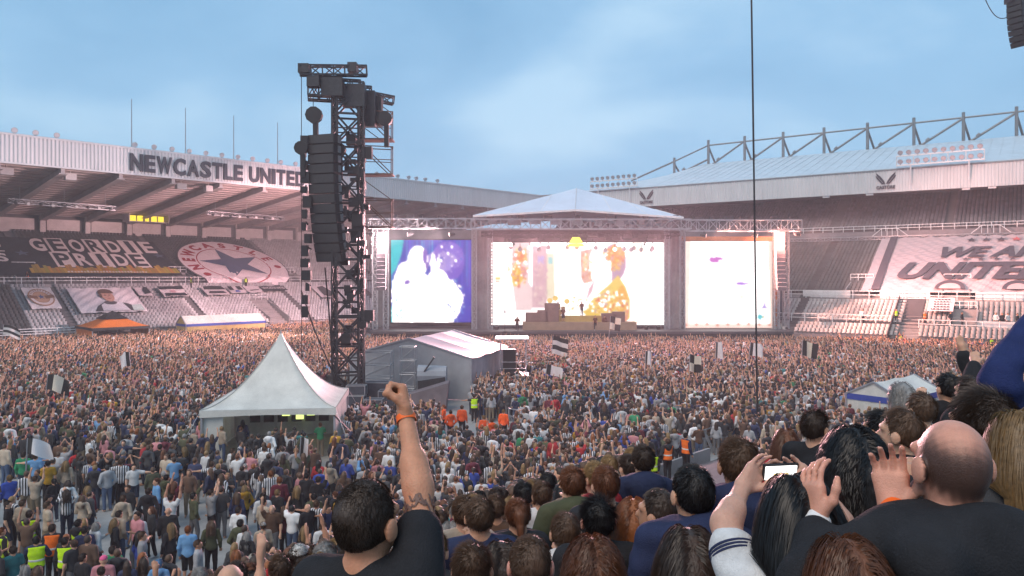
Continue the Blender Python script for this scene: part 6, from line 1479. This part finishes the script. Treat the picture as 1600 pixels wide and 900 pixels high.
# tattoo: flat dark lines on the upper arm, as printed skin
tm = mat('tattoo_ink', (.16, .085, .065), .55, 0, .3, 30)
q = MB(); ax = nrm(e-sh); up = nrm(np.cross(ax, (0, 0, 1))); vv = np.cross(up, ax)
for k in range(34):
    t0 = .66+.28*R.random(); a0 = R.uniform(0, 6.28); L_ = R.uniform(.5, 1.4); amp = R.uniform(.01, .04); pts = []
    for j in range(8):
        a = a0+L_*j/7; t = t0+amp*4*math.sin(j*.9+k)*.5; rr = (.056*1.1+(.043-.056*1.1)*t)+.0022; pts.append((sh+(e-sh)*t)+rr*(math.cos(a)*up+math.sin(a)*vv))
    for a_, b_ in zip(pts[:-1], pts[1:]): q.beam(a_, b_, .0065, .0012, up=nrm((a_+b_)/2-(sh+(e-sh)*t0)))
me = bpy.data.meshes.new('tattoo'); me.from_pydata(q.v, [], q.f); me.materials.append(tm); t_ = bpy.data.objects.new('tattoo', me); col.objects.link(t_); t_.parent = o; t_['kind'] = 'stuff'

# the bald man clapping
def h_left(W_, D_, J): w_ = J[-1][2]; return hand_prims(w_, D_((-.05, .28, 1)), D_((.9, .35, 0)), D_((-.35, -.9, .1)), (12, 30, 25), .05, 'open', 1.0)
def h_right(W_, D_, J): w_ = J[1][2]; return hand_prims(w_, D_((.02, .25, 1)), D_((-.55, -.85, .1)), D_((.8, -.5, .1)), (14, 22, 20), .06, 'open', 1.0)
o, W_, D_, J, ch = near_person(1490, 722, 1.66, .02, 'bald man in black hooded jacket clapping with orange wristband and pale watch', 'stubble', 'dark brown', 'black', 1.03, True, True, (((1262, 905, 1.62), (1276, 812, 1.78)), ((1450, 880, 1.52), (1396, 796, 1.72))), hands=[h_left, h_right], vox=.0075, nst=9000, strandL=.0035, strandW=.0017, bald=True, skin=(.60, .285, .20), girth=1.02, slv=.66)
sh, e, w_ = J[1]; ring_on(o, W_, w_-nrm(w_-e)*.014, w_, .036, .020, M_orange, 'wristband')
sh, e, w_ = J[-1]; ring_on(o, W_, w_-nrm(w_-e)*.016, w_, .035, .022, M_white, 'watch')
# the woman filming on a phone
def h_pl(W_, D_, J): w_ = J[-1][2]; return hand_prims(w_, D_((.62, .35, .55)), D_((.35, -.9, .1)), D_((.3, -.2, -.9)), (8, 22, 25), .06, 'grip', .92)
def h_pr(W_, D_, J): w_ = J[1][2]; return hand_prims(w_, D_((-.62, .35, .55)), D_((-.35, -.9, .1)), D_((-.3, -.2, -.9)), (8, 22, 25), .06, 'grip', .92)
o, W_, D_, J, ch = near_person(1245, 806, 1.86, .08, 'woman with long straight dark hair and white navy striped sleeve holding up phone', 'long', 'black', 'white', .95, False, False, (((1133, 822, 1.98), (1160, 762, 2.10)), ((1312, 822, 2.0), (1276, 764, 2.10))), True, [h_pl, h_pr], .0075, 3800, .46, .0030, 0, skin=(.52, .29, .21))
for sgn in (-1, 1):
    sh, e, w_ = J[sgn]; sh2 = sh*np.array((.9, 1, 1)); d = nrm(e-sh2)
    for k in range(3): p = sh2+(e-sh2)*(.47+.055*k); ring_on(o, W_, p, p+d*.01, .0735, .007, mat('navy_trim', (.012, .018, .06), .8), 'sleeve_stripe')
sh, e, w_ = J[-1]; p = e+(w_-e)*.45; ring_on(o, W_, p, p+nrm(w_-e)*.01, .0375, .004, mat('gold_chain', (.7, .42, .15), .3, .8), 'bracelet')
PY = 2.12*NK; pc = V3((1219-800)/1155*PY, PY, 9-(737-430)/1155*PY); ph = thing('smartphone', tuple(pc), 'smartphone held up sideways with glowing white screen', 'phone')
pax = (nrm((1, .05, .03)), nrm((-.05, 1, .30)), nrm((-.03, -.30, 1)))
b = MB(); b.box(pc, (.118, .009, .058), pax); b.build('case', M_black, ph)
b = MB(); b.box(pc-np.array(pax[1])*.006, (.106, .002, .049), pax); b.build('screen', emis_mat('phone_screen', (1, .97, .95), 1.5), ph)
b = MB(); b.box(pc-np.array(pax[1])*.0075-np.array(pax[2])*.012, (.05, .001, .022), pax); b.build('screen_picture', emis_mat('phone_picture', (1.0, .75, .25), 1.0), ph)

NP = near_person
NP(1083, 770, 2.95, .15, 'man with cropped black hair in navy hooded top left of the phone', 'short', 'black', 'navy', 1.05, True, True, ('down', 'down'), girth=1.2, nst=2600, strandL=.012)
NP(1076, 880, 2.15, -.05, 'woman with centre parted dark brown hair below the navy hooded man', 'long', 'dark brown', 'charcoal', .95, True, False, ('clap', 'clap'), True, nst=2600, strandL=.40, strandW=.0028)
NP(926, 895, 2.2, .1, 'person with tousled auburn hair gathered at the crown in front row', 'curly', 'auburn', 'white', .95, True, False, ('down', 'down'), True, nst=3000, strandL=.20, strandW=.003, wave=.006)
NP(829, 882, 2.75, 0, 'man with short brown crew cut and reddened ears near the middle', 'short', 'brown', 'navy', 1.02, True, False, ('down', 'down'), nst=2800, strandL=.010, skin=(.60, .27, .20))
NP(784, 882, 3.3, .1, 'woman with smooth straight dark hair beside the crew cut man', 'long', 'dark brown', 'black', .95, True, False, ('down', 'down'), True, nst=1600, strandL=.40, strandW=.0036)
NP(738, 890, 3.0, -.1, 'man with combed brown hair right of the raised arm', 'short', 'brown', 'charcoal', 1.0, True, False, ('down', 'down'), nst=2400, strandL=.022)
NP(884, 832, 3.9, 0, 'man with faded sides and white navy collar in the third row', 'short', 'brown', 'white', 1.0, True, False, ('clap', 'clap'), nst=1700, strandL=.016)
NP(935, 812, 3.55, .05, 'man with thick black hair and red lit ears behind the redhead', 'thick', 'black', 'black', 1.0, False, False, ('down', 'down'), nst=2200, strandL=.026, skin=(.58, .25, .18))
NP(990, 812, 3.75, -.15, 'woman with long wavy ginger hair beside man looking sideways', 'curly', 'ginger', 'navy', .97, True, False, ('down', 'down'), True, nst=2400, strandL=.36, strandW=.0036, wave=.008)
NP(1029, 800, 3.5, .95, 'man with receding dark hair looking sideways next to the redhead', 'short', 'dark brown', 'navy', 1.03, True, False, ('down', 'down'), nst=1900, strandL=.010)
NP(1155, 725, 3.15, -.1, 'man with short brown hair in navy hooded top above the raised elbow', 'short', 'brown', 'navy', 1.05, True, True, ('down', 'down'), girth=1.15, nst=2400, strandL=.018)
NP(1274, 668, 4.9, -.95, 'man in black with quiffed dark hair looking sideways over his shoulder', 'thick', 'dark brown', 'black', 1.05, False, False, ('down', 'down'), nst=1500, strandL=.022, strandW=.0035, girth=1.12)
NP(1333, 725, 2.25, .05, 'woman with voluminous dark curly hair beside the bald man', 'curly', 'black', 'black', 1.0, True, False, ('clap', 'clap'), True, nst=4200, strandL=.30, strandW=.003, wave=.010)
NP(1536, 664, 2.3, .2, 'man with dark brown hair standing right behind the bald head', 'short', 'dark brown', 'black', 1.05, True, False, ('clap', 'clap'), nst=3000, strandL=.022)
NP(1596, 700, 2.1, .1, 'woman with long fair hair cut by the picture edge', 'long', 'fair', 'charcoal', .97, True, False, ('down', 'down'), True, nst=2400, strandL=.40, strandW=.003)
NP(1705, 650, 2.45, -.3, 'person in royal navy sweater raising a bent arm at picture edge', 'short', 'brown', (.02, .03, .10), 1.0, True, False, (((1558, 592, 2.4), (1640, 470, 2.6)), 'up'), girth=.85, nst=1200, vox=.011)
NP(1409, 675, 3.4, .75, 'man with trimmed brown hair looking sideways behind the clapping palm', 'short', 'brown', 'black', 1.02, True, False, ('down', 'down'), nst=1700, strandL=.018)
NP(1377, 672, 4.0, .5, 'man with black hair beside the man looking sideways', 'short', 'black', 'charcoal', 1.0, True, False, ('down', 'down'), nst=1200, strandL=.02, strandW=.0035)
NP(1322, 915, 1.55, .1, 'person with copper hair at the very bottom below the watch', 'long', 'auburn', 'black', .9, True, False, ('down', 'down'), True, nst=2400, strandL=.3, strandW=.0026)
NP(1228, 694, 5.2, -.2, 'woman with dyed red hair and bright red scarf in the rows', 'long', 'auburn', 'red', .95, True, False, ('down', 'down'), True, nst=900, strandL=.35, strandW=.005)
NP(1408, 622, 5.2, .1, 'person with grey hood up among the upper rows', 'long', 'grey', 'light grey', 1.0, True, True, ('down', 'down'), False, nst=300, strandL=.2, strandW=.005)
NP(1482, 606, 5.4, .1, 'person with black hair and black coat raising a hand by the tent', 'short', 'black', 'black', 1.0, True, False, ('down', 'up'), nst=700, strandL=.02, strandW=.005)
NP(1440, 640, 4.6, .2, 'person with brown hair raising thumb and orange wristband', 'short', 'brown', 'beige', 1.0, False, False, ('down', ((1432, 668, 4.7), (1437, 632, 4.8))), nst=800, strandL=.02, strandW=.004)
NP(1515, 612, 5.0, .3, 'person in black coat with one arm raised at far right rows', 'short', 'dark brown', 'black', 1.0, True, False, ('down', ((1520, 600, 5.1), (1522, 572, 5.2))), nst=700, strandL=.02, strandW=.004)

# ------------------------------------------------------------------ nearest of the rows and of the open floor become single people; the rest is the mass
def vis(x, y): px = px_of(x, y); return -30 < px < 1630
cs = sorted([c for c in STAND if vis(c[0], c[1])], key=lambda c: c[1])
cs = [c for c in cs if clear(c[0], c[1], .36)]
NST = 140; n_ = 0; rest = []
for x, y, z in cs:
    if n_ < NST:
        k = R.choices(range(14), [8, 6, .3, .5, 3, 8, .3, .7, 3, 2, 0, .3, 2, 3])[0]; top = pick(TOPW); hn = pick(HAIRW); spx = R.choices([None, 'striped', 'bald', 'cap'], [84, 6, 6, 4])[0]
        add_person(x, y, z+R.uniform(-.05, .05), R.gauss(.15, .25), k, top, hn, R.choice(list(LOWS)), spx, True); n_ += 1
    else: rest.append((x, y, z))
STAND = rest
cf = sorted([c for c in CROWD if vis(c[0], c[1]) and px_of(c[0], c[1]) < 560 and clear(c[0], c[1], .45)], key=lambda c: c[1])
NFL = 300-len(LAB); used = set()
for c in cf:
    if NFL <= 0: break
    x, y, z = c
    if not clear(x, y, .42): continue
    k = R.choices(range(14), [5, 4, 1, 2, 1, 6, 1, 1, 2, 3, 1, 1, 3, 4])[0]; yaw = R.gauss(0, .5) if R.random() < .72 else R.uniform(-3.14, 3.14)
    add_person(x, y, 0, yaw, k, pick(TOPW), pick(HAIRW), R.choice(list(LOWS)), R.choices([None, 'striped', 'bald', 'cap', 'shorts'], [78, 8, 4, 5, 5])[0]); used.add(c); NFL -= 1
CROWD = [c for c in CROWD if c not in used and min((c[0]-a)**2+(c[1]-b)**2 for a, b in NEAR) > .30**2]
# people the stage and the far stands show singly
for px, y, z, k, lab in ((808, 92.8, 2.0, 4, 'musician standing at the stage edge beside the riser'), (880, 95.2, 3.0, 9, 'musician with guitar on the yellow lit riser'), (909, 95.6, 3.75, 9, 'singer standing before the centre screen on top riser'), (930, 94.2, 2.0, 13, 'musician in dark clothes right of the riser'), (945, 94.4, 2.0, 0, 'musician at the foot of yellow jacket picture'), (872, 96.1, 3.75, 0, 'drummer behind the drum kit')):
    o = person(X(px, y), y, z, 3.14+R.uniform(-.3, .3), k, 1.05, SKINS[0], HAIRS['black'], (.12, .04, .02), LOWS['black']); place(o, lab, 'person', 'people on stage', None)
def stew(S, s, D, z, sp, lab, k=0, top='black'):
    p = S(s, D, z); o = person(p[0], p[1], p[2], R.uniform(2, 4), k, 1.0, R.choice(SKINS), HAIRS['brown'], TOPS[top], LOWS['black'], sp); place(o, lab, 'person', 'stewards on the far stands', None)
stew(SL, along(298, 16.6, uL, nL), 16.4, 6.95, 'vest_y', 'steward in yellow beside the black arched banner'); stew(SL, along(383, 16.6, uL, nL), 16.3, 6.95, 'vest_y', 'steward in yellow before the plain white banner'); stew(SL, 85.0, 19.0, 7.8, 'vest_o', 'steward in orange inside the lit left stair opening'); stew(SL, along(415, 3, uL, nL), 3.8, 0.4, 'vest_o', 'steward in orange right of the long low tent')
stew(SR, along(1400, -24.4, uR, nR), -24.2, 3.1, 'vest_y', 'steward in yellow at the rail end of far right seats'); stew(SR, along(1445, -25, uR, nR), -24.8, 2.9, 'vest_o', 'steward in orange behind the right hand rail'); stew(SR, along(1407, -29, uR, nR), -28.9, .4, 'vest_y', 'steward in yellow at the foot of the entry ramp', 2); stew(SR, along(1549, -29, uR, nR), -28.9, .4, 'vest_y', 'steward in yellow against the front wall at right')
for i, px in enumerate((1347, 1485, 1503, 1556, 1566, 1575, 1590)): stew(SR, along(px, -25, uR, nR), -24.7, 2.95, None, ['person in white leaning on the lit seat rail', 'person in dark top beside the lit vomitory stairs', 'person in black beside the lit vomitory stairs', 'person in white by the white panel', 'person in black by the white panel', 'small person in white before the white panel', 'person in black at the rail near picture edge'][i], i % 2, ['white', 'charcoal', 'black', 'white', 'black', 'white', 'black'][i])

# labels: where looks coincide, count along the picture
from collections import defaultdict
by = defaultdict(list)
for L_ in LAB: by[L_[1]].append(L_)
ORD = ['leftmost', 'second', 'third', 'fourth', 'fifth', 'sixth', 'seventh', 'eighth', 'ninth', 'tenth']
for lab, ls in by.items():
    ls.sort(key=lambda q: q[4] if q[4] is not None else 0)
    for i, (o, _, cat, group, px) in enumerate(ls):
        tx = lab if len(ls) == 1 else lab+(', leftmost' if i == 0 else ', '+(ORD[i] if i < 10 else str(i+1)+'th')+' from left')
        wds = tx.split()
        tag(o, ' '.join(wds[:16]), cat, group)

# ------------------------------------------------------------------ our own stand: concrete rows falling to the pitch
own = thing('near_terrace', (0, 0, 0), 'concrete terrace rows under the near standing people', 'terrace')
k = 0
while True:
    q = 1.1+.64*k
    if q > QF0+.5: break
    z = zhead(q)-1.70; WM = min(32, 4.4+1.7*q); b = MB(); a = ROWD*(q-.32); c = ROWD*(q+.32)
    b.slab([a-ROWE*9+UZ*(z-.32), a+ROWE*WM+UZ*(z-.32), c+ROWE*WM+UZ*(z-.32), c-ROWE*9+UZ*(z-.32)], UZ*.31); b.build('terrace_step', M_dconc, own); k += 1
b = MB(); e_ = ROWD*(QF0+.6); b.slab([e_-ROWE*9, e_+ROWE*31, e_+ROWE*31+UZ*1.0, e_-ROWE*9+UZ*1.0], ROWD*.12); b.build('front_wall', M_conc, own)
b = MB(); q0 = ROWD*.7; b.slab([q0-ROWE*9, e_-ROWE*9, e_-ROWE*9+UZ*.6, q0-ROWE*9+UZ*7.0], ROWE*.12); b.build('side_wall', M_conc, own)

# ------------------------------------------------------------------ crowd mass as instances
ALL = STAND+CROWD; n_ = len(ALL)
me = bpy.data.meshes.new('crowd'); me.vertices.add(n_); P = np.array(ALL, np.float32); me.vertices.foreach_set('co', P.ravel())
idx = np.zeros(n_, np.int32); yaw = np.zeros(n_, np.float32); scl = np.zeros(n_, np.float32); colr = {k: np.ones((n_, 4), np.float32) for k in ('skin', 'top', 'low', 'hair')}
for i, (x, y, z) in enumerate(ALL):
    far = min(1, max(0, (y-40)/35)) if i >= len(STAND) else -.15
    wts = [6, 4, .8+1.6*far, .8+2.0*far, 1.5+1.6*far, 5, .4+.9*far, .6+far, .2+1.0*far, .5+1.4*far, .5+1.4*far, .6, 1.4, 1.4]
    idx[i] = R.choices(range(NPRO), wts)[0]
    tgt = math.atan2(95-y, 8-x)-math.pi/2; yaw[i] = (tgt*.55+R.gauss(0, .28)) if R.random() < (.95 if y > 34 else .8) else R.uniform(-3, 3)
    scl[i] = R.uniform(.92, 1.06)
    colr['skin'][i, :3] = np.array(R.choice(SKINS))*R.uniform(.85, 1.15); colr['hair'][i, :3] = HAIRS[pick(HAIRW)]; colr['low'][i, :3] = LOWS[R.choice(list(LOWS))]
    t = pick(TOPW); colr['top'][i, :3] = np.array(TOPS[t])*R.uniform(.75, 1.3)
    if R.random() < .07: colr['top'][i, 3] = 0
def attr(nm, ty, a): at = me.attributes.new(nm, ty, 'POINT'); at.data.foreach_set('color' if ty == 'FLOAT_COLOR' else 'value', np.ascontiguousarray(a).ravel())
attr('idx', 'INT', idx); attr('yaw', 'FLOAT', yaw); attr('scl', 'FLOAT', scl)
for k_, a in colr.items(): attr(k_, 'FLOAT_COLOR', a)
cro = bpy.data.objects.new('crowd', me); col.objects.link(cro); tag(cro, 'dense concert crowd filling the pitch floor and the nearer rows', 'crowd', None, 'stuff')
gn = bpy.data.node_groups.new('crowd_figures', 'GeometryNodeTree'); gn.interface.new_socket('Geometry', in_out='INPUT', socket_type='NodeSocketGeometry'); gn.interface.new_socket('Geometry', in_out='OUTPUT', socket_type='NodeSocketGeometry')
gi = gn.nodes.new('NodeGroupInput'); go = gn.nodes.new('NodeGroupOutput'); ip = gn.nodes.new('GeometryNodeInstanceOnPoints'); ci = gn.nodes.new('GeometryNodeCollectionInfo')
ci.inputs['Collection'].default_value = figcol; ci.inputs['Separate Children'].default_value = True; ci.inputs['Reset Children'].default_value = True
def na(nm, dt): q = gn.nodes.new('GeometryNodeInputNamedAttribute'); q.data_type = dt; q.inputs['Name'].default_value = nm; return q.outputs[0]
ip.inputs['Pick Instance'].default_value = True
gn.links.new(gi.outputs[0], ip.inputs['Points']); gn.links.new(ci.outputs[0], ip.inputs['Instance']); gn.links.new(na('idx', 'INT'), ip.inputs['Instance Index'])
cx = gn.nodes.new('ShaderNodeCombineXYZ'); gn.links.new(na('yaw', 'FLOAT'), cx.inputs['Z']); er = gn.nodes.new('FunctionNodeEulerToRotation'); gn.links.new(cx.outputs[0], er.inputs[0]); gn.links.new(er.outputs[0], ip.inputs['Rotation']); gn.links.new(na('scl', 'FLOAT'), ip.inputs['Scale'])
gn.links.new(ip.outputs[0], go.inputs[0]); md = cro.modifiers.new('figures', 'NODES'); md.node_group = gn
print('CROWD', n_, 'people', len(LAB))
# ------------------------------------------------------------------ the smoky air over the ground
hz = MB(); hz.box((-5, 85, 20), (330, 190, 42))
vm = bpy.data.materials.new('haze_air'); vm.use_nodes = True; t = vm.node_tree; t.nodes.clear(); out = N(t, 'ShaderNodeOutputMaterial'); pv = N(t, 'ShaderNodeVolumePrincipled')
pv.inputs['Color'].default_value = (.93, .93, .95, 1); pv.inputs['Density'].default_value = HAZE; pv.inputs['Anisotropy'].default_value = .15
t.links.new(pv.outputs[0], out.inputs['Volume'])
tag(hz.build('haze', vm), 'thin stage smoke hanging over the ground', 'haze', None, 'stuff')
